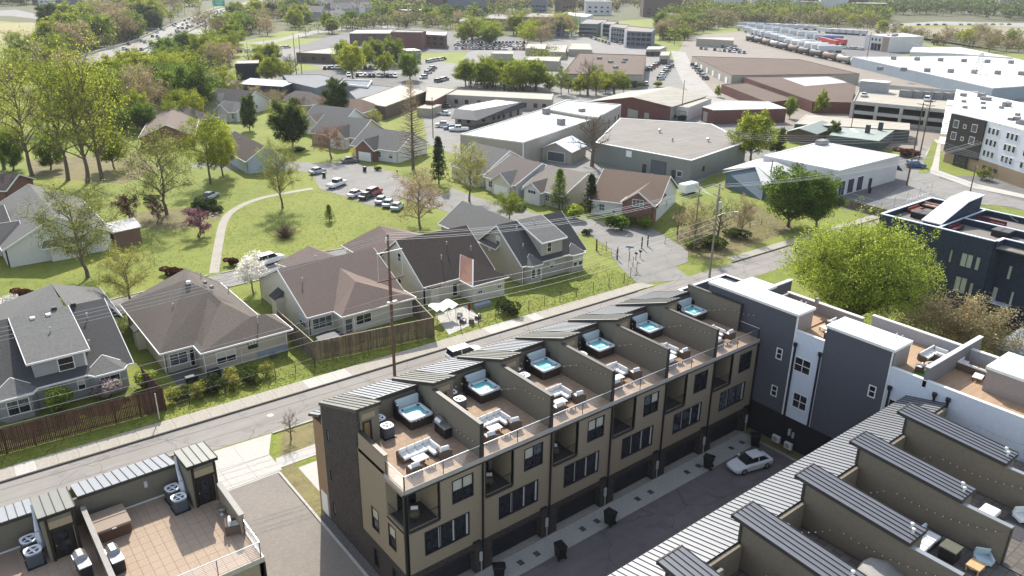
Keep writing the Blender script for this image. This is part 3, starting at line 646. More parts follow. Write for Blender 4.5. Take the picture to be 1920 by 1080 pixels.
    if k==0: MB().box(xa+3.9,xa+4.1,9.44,9.5,ZD+1.1,ZD+1.55).build('outlet_box',MATS['grey meter box'],t)
    lab2='the empty tiled corner deck' if k==0 else 'the shaded corner deck at the left edge'
    put(ac,(TX-.75,8.55,ZD),.1,'grey condenser nearer the street wall of '+lab2,'condensers on the corner building')
    put(ac,(TX-.72,7.25,ZD),.05,'grey condenser beside the tower door of '+lab2,'condensers on the corner building')
covm=M('brown spa cover',(.25,.19,.145),.7,.1,2,stain=.08); wpan=M('wood grain spa panel',(.1,.055,.035),.7,.3,4,stain=.1)
t=thing('covered_hot_tub','hot tub closed under a folded brown cover on the empty corner deck','hot tub',(-17.1,7.7,ZD))
MB().rbox(-18.0,-16.0,6.75,8.8,ZD,ZD+.8,.12).build('cabinet',wpan,t); MB().rbox(-18.1,-15.95,6.65,7.78,ZD+.8,ZD+.95,.05).build('cover',covm,t); MB().rbox(-18.1,-15.95,7.8,8.9,ZD+.8,ZD+.95,.05).build('cover',covm,t); MB().box(-17.1,-16.85,6.6,6.65,ZD+.82,ZD+.9).build('cover_strap',white,t)
put(gr,(-17.55,3.95,ZD),.05,'stainless gas grill on the empty corner deck by the low partition','gas grills')
put(gr,(-19.2,4.6,ZD),.05,'stainless gas grill on the shaded corner deck at the left edge','gas grills')
put(ach,(-10.85,3.0,ZD),1.3,'cushioned chair tucked by the side parapet of the empty corner deck','corner deck seats')
t=thing('stool','small round metal stool below the side parapet of the corner deck','stool',(-10.8,5.1,ZD)); MB().lathe([(.22,.4),(.25,.45),(.2,.47)],(-10.8,5.1,ZD),10).build('seat',steel,t); MB().lathe([(.2,0),(.06,.1),(.06,.4)],(-10.8,5.1,ZD),8).build('pedestal',steel,t)
# ================================================================ SOUTH ROW (bottom right)
taupe=M('brown taupe siding',(.19,.16,.118),.85,.08,.7,.2,kind='siding',size=(.25,.2),stain=.06)
ddk=M('grey deck paving',(.13,.115,.1),.9,.2,.9,.2,kind='tile',size=(.6,.6),stain=.15)
ps_low=seam_panel(6.8/15,-18.05,11.62,-14.7,10.85,M('mid grey standing seam metal',(.165,.17,.178),.45,.05,.4,metal=.2,spec=.5,stain=.1),M('dark seam rib',(.04,.04,.043),.5,.1,1,stain=0)); ps_t=seam_panel(2.1/5,-25.2,12.75,-17.35,13.2,seamb,black)
for j in range(-1,6):
    X=6.5+6.8*j; nm=['first from the bottom frame edge','second from the bottom frame edge','third from the bottom frame edge','fourth from the bottom frame edge','fifth from the bottom frame edge','next to the white block','at the bottom frame edge'][j]
    t=thing('townhouse','taupe townhouse with long seamed roof spine, '+nm,'townhouse',(X,-18,0),'townhouses in the row with roof spines')
    MB().box(X,X+6.8,-15.3,-15.05,0,10.75).build('back_wall',brickd,t)
    rf=MB().slab([(X,-18.1,11.6),(X+6.8,-18.1,11.6),(X+6.8,-14.7,10.83),(X,-14.7,10.83)],.22).build('roof',coping,t)
    for k in range(15): shareobj('roof_panel',ps_low,rf,(k*6.8/15,18,0))
    if j<5:
        MB().box(X,X+6.8,-30,-29.75,0,9.5).build('front_wall',siding,t)
        MB().box(X+.1,X+6.75,-29.9,-18.1,9.3,9.65).build('deck_floor',ddk,t)
        MB().box(X+2.0,X+6.75,-18.35,-18.1,9.65,11.55).build('deck_back_wall',taupe,t)
        MB().prism([(X+.08,-25.1),(X+1.95,-25.1),(X+1.95,-18.0),(X+.08,-18.0)],9.65,lambda x,y:13.08+.057*(y+17.4)).build('stair_spine',taupe,t)
        MB().box(X-.02,X+.14,-18.1,-17.95,9.6,13.0).build('corner_trim',coping,t)
        MB().box(X+.05,X+.3,-28.2,-25.1,9.65,12.45).build('partition_wall',taupe,t); MB().box(X+.0,X+.36,-28.25,-25.1,12.45,12.52).build('coping',seam,t)
        MB().box(X+.02,X+.33,-28.28,-28.2,9.65,12.45).build('end_cap',coping,t)
        sr=MB().slab([(X-.06,-17.33,13.2),(X+2.06,-17.33,13.2),(X+2.06,-25.22,12.73),(X-.06,-25.22,12.73)],.2).build('spine_roof',coping,t)
        for k in range(5): shareobj('roof_panel',ps_t,sr,(-.05+k*2.1/5,18,.02))
        MB().box(X-.1,X+2.1,-17.4,-17.3,13.0,13.3).build('ridge_cap',coping,t)
        for q,(vx,vy) in enumerate(((1.3,-24.6),(.85,-24.9))): 
            v=MB().tube((X+vx,vy,12.7),(X+vx,vy,13.15),.07,n=8); v.lathe([(.12,0),(.12,.12),(.05,.16)],(X+vx,vy,13.15),8).build('roof_vent',M('pale vent',(.6,.6,.6),.4,.1,2,stain=0),t)
        MB().box(X+1.96,X+2.8,-24.2,-24.0,9.65,9.65).build('x',coping,t) if False else None
        if j>=0:
            string_lights('bulb string along the tall wall of the deck '+nm,[((X+2.2,-18.6,12.3),(X+6.6,-20.8,11.2),.5),((X+6.6,-20.8,11.2),(X+6.7,-28,12.1),.5)],'string lights over the south decks')
greyc=M('grey rain cover',(.27,.26,.24),.85,.12,1,.3,stain=.1); bluc=M('blue grey cushion',(.42,.5,.54),.9,.06,2,stain=.05); olive=M('olive box cover',(.1,.1,.075),.8,.1,2,stain=.1); tim=M('light timber',(.5,.33,.16),.7,.15,2,stain=.05)
for j in (0,1,2,3,4):
    X=6.5+6.8*j; nm=['first','second','third','fourth','fifth'][j]+' spine roofed deck from bottom'
    t=thing('covered_hot_tub','long grey covered spa on the '+nm,'hot tub',(X+3.3,-20,9.65),'covered spas on the south decks')
    MB().rbox(X+2.3,X+4.4,-21.2,-18.95,9.65,10.45,.1).build('cabinet',M('grey spa cabinet',(.16,.15,.13),.8,.15,2,stain=.1),t); MB().rbox(X+2.25,X+4.45,-21.25,-18.9,10.45,10.6,.04).build('cover',M('grey brown vinyl cover',(.23,.21,.175),.75,.1,1,stain=.08),t)
    MB().rbox(X+2.3,X+4.4,-18.85,-18.6,9.9,11.3,.04).build('folded_cover',MATS['grey brown vinyl cover'],t)
X=20.1
t=thing('sofa','white and blue sectional sofa beside the olive storage box','sofa',(X+4.5,-24.3,9.65))
MB().rbox(X+3.2,X+5.9,-24.9,-23.9,9.65,10.0,.04).build('frame',M('plum frame',(.05,.03,.035),.7,.2,2,stain=0),t)
for a in range(3): MB().rbox(X+3.25+a*.88,X+4.08+a*.88,-24.9,-24.05,10.0,10.18,.05).build('seat_cushion',cush,t)
MB().rbox(X+4.9,X+5.9,-23.9,-22.9,9.65,10.15,.05).build('corner_seat',bluc,t); MB().rbox(X+3.2,X+5.9,-23.9,-23.7,10.0,10.55,.05).build('back_cushion',bluc,t)
t=thing('storage_box','square box under an olive cover on the deck with the blue white sofa','box',(X+4.9,-25.9,9.65)); MB().rbox(X+4.3,X+5.3,-26.4,-25.4,9.65,10.5,.03).build('body',black,t); MB().rbox(X+4.25,X+5.35,-26.45,-25.35,10.5,10.6,.03).build('cover',olive,t)
def bchair(loc,rz,lab,m):
    t=thing('deck_chair',lab,'chair',(0,0,0)); MB().rbox(-.45,.45,-.45,.4,.15,.38,.05).build('seat',m,t); b=MB().rbox(-.45,.45,-.14,0,0,.6,.05); b.v=[(v[0],v[1]+.4-v[2]*.3+.1,v[2]+.35) for v in b.v]; b.build('backrest',m,t); b=MB().rbox(-.14,0,-.4,.4,.3,.62,.04); b.v=[(v[0]+.45+.1,v[1],v[2]) for v in b.v]; b.build('armrest',m,t)
    for a in(-1,1):
        for c in(-1,1): MB().box(a*.38-.03,a*.38+.03,c*.36-.03,c*.36+.03,0,.16).build('leg',wood,t)
    t.location=loc; t.rotation_euler=(0,0,rz); return t
bchair((X+6.1,-27.4,9.65),-.9,'pale blue deck chair in the corner near the timber table',bluc)
t=thing('side_table','square light timber table near the pale blue deck chair','table',(X+5.0,-27.4,9.65)); MB().rbox(X+4.5,X+5.5,-27.85,-27.0,10.0,10.1,.02).build('table_top',tim,t)
for a in(-1,1):
    for c in(-1,1): MB().box(X+5+a*.42-.04,X+5+a*.42+.04,-27.42+c*.35-.04,-27.42+c*.35+.04,9.65,10).build('leg',tim,t)
t=thing('round_sofa','large curved daybed under a grey rain cover','sofa',(X-.6-1.4,-24.6,9.65))
cx,cy=18.9,-24.8; m=MB(); pts=[(cx+1.5*math.cos(a)*1.0,cy+1.2*math.sin(a)) for a in [k*math.pi/8 for k in range(16)]]
m.lathe([(1.5,0),(1.55,.5),(1.35,.85),(.9,.95),(.0,.98)],(0,0,0),16); m.v=[(cx+v[0]*1.0+ .15*v[1],cy+v[1]*1.15,9.65+v[2]*(1+.25*(v[1]>0))+.06*math.sin(v[0]*5)) for v in m.v]; m.build('rain_cover',greyc,t,True)
X=26.9
t=thing('lounge_set','white cushioned daybed on the fourth spine roofed deck from the bottom','daybed',(X+4,-25.5,9.65)); MB().rbox(X+2.8,X+5.2,-26.2,-25.,9.65,9.95,.03).build('frame',wood,t)
for a in range(3): MB().rbox(X+2.85+a*.78,X+3.6+a*.78,-26.15,-25.1,9.95,10.2,.06).build('cushion',cush,t)
t=thing('deck_mat','dark grey rug with white pebbles beside the daybed','rug',(X+4.5,-27.4,9.65)); MB().box(X+3.4,X+6,-28.1,-26.4,9.655,9.68).build('mat',M('charcoal rug',(.06,.06,.065),.95,.3,3,stain=.1),t)
bchair((X+5.9,-27.2,9.65),-.6,'white cushioned deck chair on the charcoal rug',cush)
# ================================================================ GREY AND WHITE ROW (right)
gdk=M('slate grey stucco',(.085,.085,.1),.85,.06,.5,.1,stain=.06); gwh=M('cool white stucco',(.56,.6,.66),.85,.05,.5,.1,stain=.05); gtp=M('grey taupe stucco',(.27,.235,.215),.85,.06,.5,.1,stain=.05)
wroof=M('white membrane roof',(.72,.71,.67),.8,.06,.4,.1,stain=.08); bas=M('black base brick',(.02,.02,.022),.85,.3,2,stain=.1); wdk=M('honey timber deck',(.37,.25,.155),.8,.12,1.5,.15,kind='tile',size=(2.4,.14),stain=.05)
turf=M('artificial turf',(.1,.2,.03),.95,.2,3,.4,stain=0)
XF=41.0
def wht_window(par,y0,y1,z0,z1,nu,nz,x=XF): return window(par,'y',x,-1,y0,y1,z0,z1,nu,nz,frame=trimw,fw=.1,reveal=.06)
t=thing('townhouse','tall slate grey block with white roof beside the taupe row','townhouse',(XF,1.5,0))
MB().wall('y',XF,XF+.25,-3.65,6.8,3.75,14.35,[(-2.67,-1.98,9.28,10.49),(-2.75,-2.05,5.2,6.4)]).build('side_wall',gdk,t)
MB().box(XF+.25,43.7,-3.65,-3.4,11,14.35).build('end_wall',gtp,t); MB().box(XF+.25,43.7,6.5,6.8,3.75,14.35).box(43.5,43.7,-3.4,6.5,11,14.35).box(43.7,45.6,2.0,2.25,11,14.35).box(43.7,45.6,4.65,4.9,11,14.35).box(45.4,45.6,2.25,4.65,11,14.35).build('rear_wall',gdk,t)
MB().prism([(XF-.08,-3.75),(43.85,-3.75),(43.85,1.9),(45.75,1.9),(45.75,5.0),(42.8,5.0),(42.8,6.9),(XF-.08,6.9)],14.35,14.6).build('roof',wroof,t)
for y0,y1,z0,z1 in((-2.67,-1.98,9.28,10.49),(-2.75,-2.05,5.2,6.4)): wht_window(t,y0,y1,z0,z1,1,2)
MB().box(XF+.6,XF+.8,-3.65,6.8,0,3.75).box(XF,XF+.6,-3.6,6.8,3.6,3.75).build('base_wall',bas,t)
for y in(-3.0,-2.5): MB().tube((43.2,y,14.6),(43.2,y,15.0),.06,n=6).lathe([(.1,0),(.02,.12)],(43.2,y,15.0),6).build('roof_vent',steel,t)
MB().box(XF+.25,43.5,6.8,10.9,0,10.9).box(43.5,50,5,10.9,0,10.9).build('rear_block',gdk,t)
MB().box(XF+.2,XF+.4,6.8,11,10.9,12.2).box(XF+.4,49.2,10.8,11,10.9,12.2).box(49.2,49.4,8.6,11,10.9,12.2).build('parapet',gdk,t)
MB().box(XF+.15,49.45,10.75,11.05,12.2,12.28).box(XF+.15,XF+.45,6.8,10.75,12.2,12.28).box(49.15,49.45,8.55,10.75,12.2,12.28).build('coping',trimw,t)
MB().box(XF+.1,XF+2.6,8.3,8.5,10.9,12.2).build('parapet_wall',gdk,t); MB().box(XF+.05,XF+2.65,8.25,8.55,12.2,12.28).build('coping',trimw,t)
MB().box(48,53.5,4.9,5.25,6,12.4).build('fin_wall',gdk,t); MB().box(47.9,53.6,4.85,5.3,12.4,12.5).build('coping',M('pale grey coping',(.5,.5,.52),.6,.1,1,stain=.05),t)
MB().box(43.8,50,-3.5,5,0,10.8).build('rear_infill',gtp,t)
DW=12.35
t=thing('townhouse','cool white townhouse between two slate blocks, timber deck on top','townhouse',(XF,-5.1,0))
MB().wall('y',XF,XF+.25,-6.7,-3.65,3.75,12.9,[(-5.82,-4.03,8.85,10.42),(-6.05,-4.47,5.03,6.71)]).build('side_wall',gwh,t)
MB().box(XF-.04,XF+.3,-6.7,-3.66,12.9,12.98).build('coping',trimw,t)
for y0,y1,z0,z1 in((-5.82,-4.03,8.85,10.42),(-6.05,-4.47,5.03,6.71)): wht_window(t,y0,y1,z0,z1,2,2)
MB().box(XF+.25,48,-6.7,-3.66,DW-.3,DW).build('deck_floor',wdk,t); MB().box(XF-.06,XF+.02,-3.78,-3.62,3.75,14.3).build('corner_trim',trimw,t)
MB().box(XF+.6,XF+.8,-6.7,-3.66,0,3.75).box(XF,XF+.6,-6.7,-3.66,3.6,3.75).build('base_wall',bas,t)
MB().box(47.5,47.75,-6.7,1.6,8,13.45).box(43.9,47.5,1.4,1.65,8,13.45).build('rear_parapet',gtp,t); MB().box(47.44,47.82,-6.7,1.7,13.45,13.55).build('coping',trimw,t); MB().box(43.9,47.5,-3.4,1.4,DW-.3,DW).build('deck_floor',wdk,t)
MB().box(47,47.4,-2.0,-1.75,13.4,14.1).build('chimney',gtp,t)
for y in(-3.95,-6.55):
    MB().box(XF-.16,XF-.02,y-.08,y+.08,3.8,11.4).build('downspout',black,t); MB().lathe([(.1,0),(.2,.2),(.2,.45)],(XF-.16,y,11.3),8).build('conductor_head',black,t)
t=thing('townhouse','second slate grey block with white roof, set in the white row','townhouse',(XF,-9.8,0))
MB().wall('y',XF,XF+.25,-13,-6.7,3.75,14.35,[(-12.2,-11.5,9.4,10.6),(-12.2,-11.5,5.4,6.6)]).build('side_wall',gdk,t)
for z0,z1 in((9.4,10.6),(5.4,6.6)): wht_window(t,-12.2,-11.5,z0,z1,1,2)
MB().box(XF+.25,44,-13,-12.75,11,14.35).box(43.75,44,-12.75,-6.95,11,14.35).box(XF+.25,44,-6.95,-6.7,11,14.35).build('end_wall',gtp,t)
MB().box(XF-.08,44.1,-13.1,-6.6,14.35,14.6).build('roof',wroof,t); MB().box(XF+.6,XF+.8,-13,-6.7,0,3.75).box(XF,XF+.6,-13,-6.7,3.6,3.75).build('base_wall',bas,t)
MB().box(XF-.06,XF+.0,-13.02,-12.9,3.75,14.3).build('corner_trim',trimw,t)
for y in(-12.4,-11.9): MB().tube((43.4,y,14.6),(43.4,y,15.0),.06,n=6).lathe([(.1,0),(.02,.12)],(43.4,y,15.0),6).build('roof_vent',steel,t)
t=thing('townhouse','long cool white townhouse with turf deck behind the spine roofs','townhouse',(XF,-19,0))
MB().wall('y',XF,XF+.25,-34,-13.02,3.75,12.9,[(-15.0,-13.4,8.5,10.1)]).build('side_wall',gwh,t); wht_window(t,-15.0,-13.4,8.5,10.1,2,2)
MB().box(XF-.05,XF+.3,-34,-13.03,12.9,12.98).build('coping',trimw,t)
MB().box(XF+.25,52,-34,-13.0,DW-.3,DW).build('deck_floor',wdk,t); MB().box(43.9,52,-13,-6.9,DW-.3,DW-.02).build('deck_floor',wdk,t)
MB().box(49.0,49.25,-34,-6.9,9,13.45).build('rear_parapet',M('cool grey stucco',(.36,.37,.39),.85,.05,.5,stain=.05),t); MB().box(48.94,49.32,-34,-6.85,13.45,13.55).build('coping',trimw,t)
MB().box(XF+.0,51,-16.1,-15.8,12.3,14.1).build('fin_wall',M('mid grey stucco',(.17,.165,.17),.85,.05,.5,stain=.06),t); MB().box(XF-.05,51.1,-16.15,-15.75,14.1,14.18).build('coping',MATS['pale grey coping'],t)
MB().box(44.3,48.5,-34,-19.2,9,14.35).build('stair_block',gtp,t); MB().box(44.2,48.6,-34,-19.1,14.35,14.6).build('stair_roof',wroof,t)
for y,z in((-13.35,10.9),(-17.0,11.9),(-18.1,11.9),(-24.6,11.9)):
    MB().box(XF-.16,XF-.02,y-.08,y+.08,8,z).build('downspout',black,t); MB().lathe([(.1,0),(.2,.2),(.2,.45)],(XF-.16,y,z-.1),8).build('conductor_head',black,t)
# furniture on these decks
put(sf,(45.6,-5.6,DW),R(90),'white sofa on the timber deck between slate blocks','sofas on white row decks',.9)
put(ach,(43.2,-5.9,DW),R(200),'white armchair near the edge of the timber deck between slate blocks','armchairs on white row')
put(ct,(44.3,-4.9,DW),R(80),'white low table on the timber deck between slate blocks','tables on white row')
t=thing('turf_patch','bright artificial turf patch around the stone fire pit','turf',(43.6,-15.2,DW)); MB().box(42.3,45.2,-15.7,-14.1,DW+.003,DW+.03).build('turf',turf,t)
t=thing('fire_pit','round grey stone fire pit on the artificial turf','fire pit',(44.7,-14.9,DW)); MB().lathe([(.62,0),(.66,.4),(.62,.45),(.42,.45),(.4,.3)],(44.7,-14.9,DW+.03),16).build('ring',concd,t); MB().lathe([(.4,0),(.38,.02)],(44.7,-14.9,DW+.32),12).build('coals',black,t)
for k,(x,y,r,l) in enumerate(((43.4,-14.4,200,'white cushioned chair on turf, left of the fire pit'),(45.9,-15.4,20,'dark framed cushioned chair right of the fire pit'),(46.8,-14.5,80,'dark framed cushioned chair behind the fire pit'))): put(ach,(x,y,DW+.03),R(r),l,'chairs round the fire pit',.9)
put(sf,(46.8,-13.6,DW),R(0),'dark framed sofa along the rear parapet by the fire pit','sofas on white row decks',.9)
put(sf,(46.9,-17.2,DW),R(90),'shaded dark sofa in the corner of the honey timber deck','sofas on white row decks',.9)
put(ct,(45.9,-18.2,DW),R(10),'white low table on the honey timber deck beyond the fin wall','tables on white row')
mini=thing('heat_pump','white outdoor heat pump on the black base wall, nearer the drive','heat pump',(0,0,0)); MB().rbox(-.16,.16,-.42,.42,.1,.78,.04).build('cabinet',M('cream cabinet',(.62,.6,.55),.6,.06,2,stain=.05),mini); MB().lathe([(.27,0),(.27,.015),(.05,.03)],(0,0,0),14)
g_=MB().lathe([(.27,0),(.25,.02),(.05,.025)],(0,0,0),14); g_.v=[(-v[2]-.165,v[0]+.06,v[1]+.44) for v in g_.v]; g_.build('fan_grille',M('grille grey',(.3,.3,.3),.6,.1,3,stain=0),mini); MB().box(-.15,.6,-.35,-.28,0,.1).box(-.15,.6,.28,.35,0,.1).build('bracket',black,mini)
kids(mini); mini.location=(40.75,-3.6,.5); dup(mini,(40.75,-5.0,.4),0,'white outdoor heat pump on the black base wall, nearer the spine roofs','heat pumps'); mini['group']='heat pumps'
mm=thing('utility_meter','pair of small pale meters on the black base wall','meter',(41.5,-4.5,1.5)); MB().box(41.4,41.6,-4.6,-4.35,1.5,2.2).build('meter',MATS['grey meter box'],mm); MB().box(41.42,41.6,-5.0,-4.8,1.4,2.0).build('meter',MATS['grey meter box'],mm)
# ================================================================ NAVY BUILDING
navy=M('navy brick',(.03,.042,.065),.85,.3,1.2,.3,kind='brick',size=(.3,.1),col2=(.02,.028,.042),stain=.1); nroof=M('grey roof deck',(.2,.18,.16),.9,.15,.5,.1,stain=.12); pale=M('sage window shade',(.42,.45,.38),.5,.1,.8,stain=0); ncop=M('white navy coping',(.6,.64,.7),.5,.06,1,stain=.04)
t=thing('apartment_block','navy brick block with furnished roof decks behind the bright tree','apartment block',(95,4,0))
NZ=12.0
MB().wall('y',88.7,89.0,-2.3,13.4,0,NZ,[(2.4,2.85,7.6,9.5),(-.3,1.32,7.5,9.5),(-1.25,-.6,7.5,9.45),(-.25,1.4,3.75,6.1),(-1.15,-.58,3.7,5.7)]).build('front_wall',navy,t)
for a in((2.4,2.85,7.6,9.5,1),(-.3,1.32,7.5,9.5,2),(-1.25,-.6,7.5,9.45,1),(-.25,1.4,3.75,6.1,2),(-1.15,-.58,3.7,5.7,1)): window(t,'y',88.7,-1,a[0],a[1],a[2],a[3],a[4],1,frame=black,fw=.06,glass=pale,reveal=.15)
MB().box(89,104,13.1,13.4,0,NZ).box(91,91.25,-25,-2.3,0,NZ).box(89,91.2,-2.6,-2.3,0,NZ).box(103.8,104.05,-25,13.1,0,NZ).build('wall',navy,t)
for y0,y1,z0,z1 in((-4.4,-4.1,6.8,8.6),(-5.4,-5.15,3.4,5.2),(-3.4,-2.9,3.2,5.2),(-9.4,-8,7.5,9.5),(-9.4,-8,3.75,6)): window(t,'y',91,-1,y0,y1,z0,z1,1 if y1-y0<1 else 2,1,frame=black,fw=.05,glass=pale,reveal=.1) if False else MB().box(90.96,91,y0,y1,z0,z1).build('window',pale,t)
MB().box(89.9,91,-5.4,-2.9,3.2,3.35).build('entrance_canopy',ncop,t)
for x0,x1,y0,y1 in((88.62,89.06,-2.4,13.48),(89.06,104.1,13.05,13.48),(89.06,91.3,-2.68,-2.25),(90.9,91.3,-25,-2.68),(103.75,104.15,-25,13.05)): MB().box(x0,x1,y0,y1,NZ,NZ+.1).build('coping',ncop,t)
MB().box(89,103.8,-25,13.1,NZ-.95,NZ-.8).build('roof_deck',nroof,t)
MB().box(89,103.8,5.0,5.2,NZ-.8,NZ).box(96.2,96.4,-25,5,NZ-.8,NZ+.1).build('deck_parapet',navy,t); MB().box(89.06,103.75,4.95,5.25,NZ,NZ+.08).box(96.1,96.5,-25,4.95,NZ+.1,NZ+.18).build('coping',ncop,t)
MB().prism([(90.5,5.6),(103,5.6),(103,8.0),(90.5,8.0)],NZ-.8,lambda x,y:NZ+.1 if x<92 else NZ+2.4).build('stair_housing',navy,t)
MB().slab([(90.3,5.4,NZ+.15),(98,5.4,NZ+2.2),(98,8.2,NZ+2.2),(90.3,8.2,NZ+.15)],.15).slab([(98,5.4,NZ+2.2),(103.2,5.4,NZ+2.4),(103.2,8.2,NZ+2.4),(98,8.2,NZ+2.2)],.15).build('stair_roof',M('pale lilac roof',(.6,.6,.63),.6,.05,.5,stain=.05),t)
MB().prism([(97,-6),(103,-6),(103,-3.5),(97,-3.5)],NZ-.8,NZ+1.6).build('stair_housing',navy,t); MB().box(96.9,103.1,-6.1,-3.4,NZ+1.6,NZ+1.75).build('stair_roof',MATS['pale lilac roof'],t)
rust=M('rust red cushion',(.3,.09,.06),.9,.15,2,stain=0); redb=M('dark red cushion',(.1,.02,.03),.9,.2,2,stain=0); char=M('charcoal spa cover',(.075,.075,.07),.7,.15,1,stain=.08)
def spa(x,y,lab):
    t=thing('covered_hot_tub',lab,'hot tub',(x,y,NZ-.8)); MB().rbox(x-1.1,x+1.1,y-1.1,y+1.1,NZ-.8,NZ,.08).build('cabinet',black,t); MB().rbox(x-1.15,x+1.15,y-1.15,y-.02,NZ,NZ+.13,.04).build('cover',char,t); MB().rbox(x-1.15,x+1.15,y+.02,y+1.15,NZ,NZ+.13,.04).build('cover',char,t)
spa(94.6,10.2,'charcoal covered spa on the navy deck next to the white stair roof'); spa(95.0,-.9,'charcoal covered spa on the second navy deck')
def lsofa(x,y,lab,m,L=2.6,rz=0.):
    t=thing('sofa',lab,'sofa',(0,0,0)); MB().rbox(-L/2,L/2,-.45,.45,.0,.3,.03).build('frame',black,t); MB().rbox(-L/2,L/2,.3,.48,.3,.75,.05).build('back_cushion',m,t)
    for k in range(3): MB().rbox(-L/2+k*L/3+.02,-L/2+(k+1)*L/3-.02,-.43,.28,.3,.47,.05).build('seat_cushion',m,t)
    t.location=(x,y,NZ-.8); t.rotation_euler=(0,0,rz)
lsofa(97.2,12.3,'rust cushioned sofa against the back parapet of the first navy deck',rust,3.2,0); lsofa(101,11.5,'pale salmon sofa at the far end of the first navy deck',M('salmon cushion',(.5,.32,.25),.9,.1,2,stain=0),3,R(-90)); lsofa(92.6,4.2,'dark red sofa by the navy deck parapet',redb,3,0); lsofa(99.5,2.5,'dark red sofa under the bulb string on the second navy deck',redb,4,R(-90))
string_lights('bulb string across the second navy deck',[((96.4,4.8,NZ+1.2),(103,2.5,NZ+1.4),.4),((103,2.5,NZ+1.4),(96.5,-2,NZ+1.3),.4)],None)
for k in range(8):
    x=96+k*.9
    t=thing('pergola_hoop',('first','second','third','fourth','fifth','sixth','seventh','eighth')[k]+' white pergola hoop from the left along the rear navy parapet','pergola',(x,13.25,NZ),'white pergola hoops on the navy block'); MB().path([(x,13.25,NZ),(x,13.25,NZ+.9),(x+.3,13.25,NZ+1.1),(x+.6,13.25,NZ+.9)],.05,5).build('hoop',white,t)
# annex roofs behind the brown tree
t=thing('garage_block','low grey roofed annex below the navy block','garage',(80,-14,0)); MB().box(76,90.5,-26,-9.5,0,3.2).build('wall',gtp,t); MB().box(75.8,90.6,-26.1,-9.3,3.2,3.4).build('roof',M('blue grey roof',(.24,.27,.3),.8,.08,.4,stain=.1),t); MB().box(79,80.6,-15,-14,3.4,3.6).build('skylight',white,t)
# ================================================================ HOUSES
shB=M('brown shingles',(.115,.095,.08),.95,.22,1,.3,kind='shingle',stain=.1); shP=M('rose brown shingles',(.145,.11,.092),.95,.2,1,.3,kind='shingle',stain=.1); shD=M('dark brown shingles',(.062,.047,.04),.95,.25,1,.3,kind='shingle',stain=.1)
shG=M('grey shingles',(.125,.122,.115),.95,.25,1,.3,kind='shingle',stain=.1); shK=M('charcoal shingles',(.062,.06,.059),.95,.22,1,.3,kind='shingle',stain=.1); shT=M('tan brown shingles',(.165,.115,.085),.95,.2,1,.3,kind='shingle',stain=.12)
wcr=M('cream lap siding',(.56,.53,.44),.8,.06,.8,.25,kind='siding',size=(.18,.18),stain=.05); wbe=M('beige lap siding',(.42,.38,.31),.8,.06,.8,.25,kind='siding',size=(.18,.18),stain=.05)
wgr=M('grey lap siding',(.3,.3,.3),.8,.06,.8,.25,kind='siding',size=(.18,.18),stain=.06); wwh=M('white lap siding',(.62,.61,.57),.8,.05,.8,.25,kind='siding',size=(.18,.18),stain=.05); wbl=M('pale blue siding',(.36,.42,.46),.8,.05,.8,.2,kind='siding',size=(.2,.2),stain=.05)
brk=M('red brick',(.21,.1,.07),.9,.3,2,.3,kind='brick',size=(.3,.1),col2=(.25,.2,.17),stain=.1)
def gableroof(x0,x1,y0,y1,ze,zr,yr=None,ov=.45,hip=(0,0)):
    'planes of a roof with its ridge along x; hip = ridge setback at either end'
    yr=(y0+y1)/2 if yr is None else yr; a,b,c,d=x0-ov,x1+ov,y0-ov,y1+ov; r0,r1=(a+hip[0] if hip[0] else a),(b-hip[1] if hip[1] else b)
    P=[[(a,c,ze),(b,c,ze),(r1,yr,zr),(r0,yr,zr)],[(b,d,ze),(a,d,ze),(r0,yr,zr),(r1,yr,zr)]]
    if hip[0]: P.append([(a,d,ze),(a,c,ze),(r0,yr,zr)])
    if hip[1]: P.append([(b,c,ze),(b,d,ze),(r1,yr,zr)])
    return P
def swap(P): return [[(y,x,z) for x,y,z in p] for p in P]
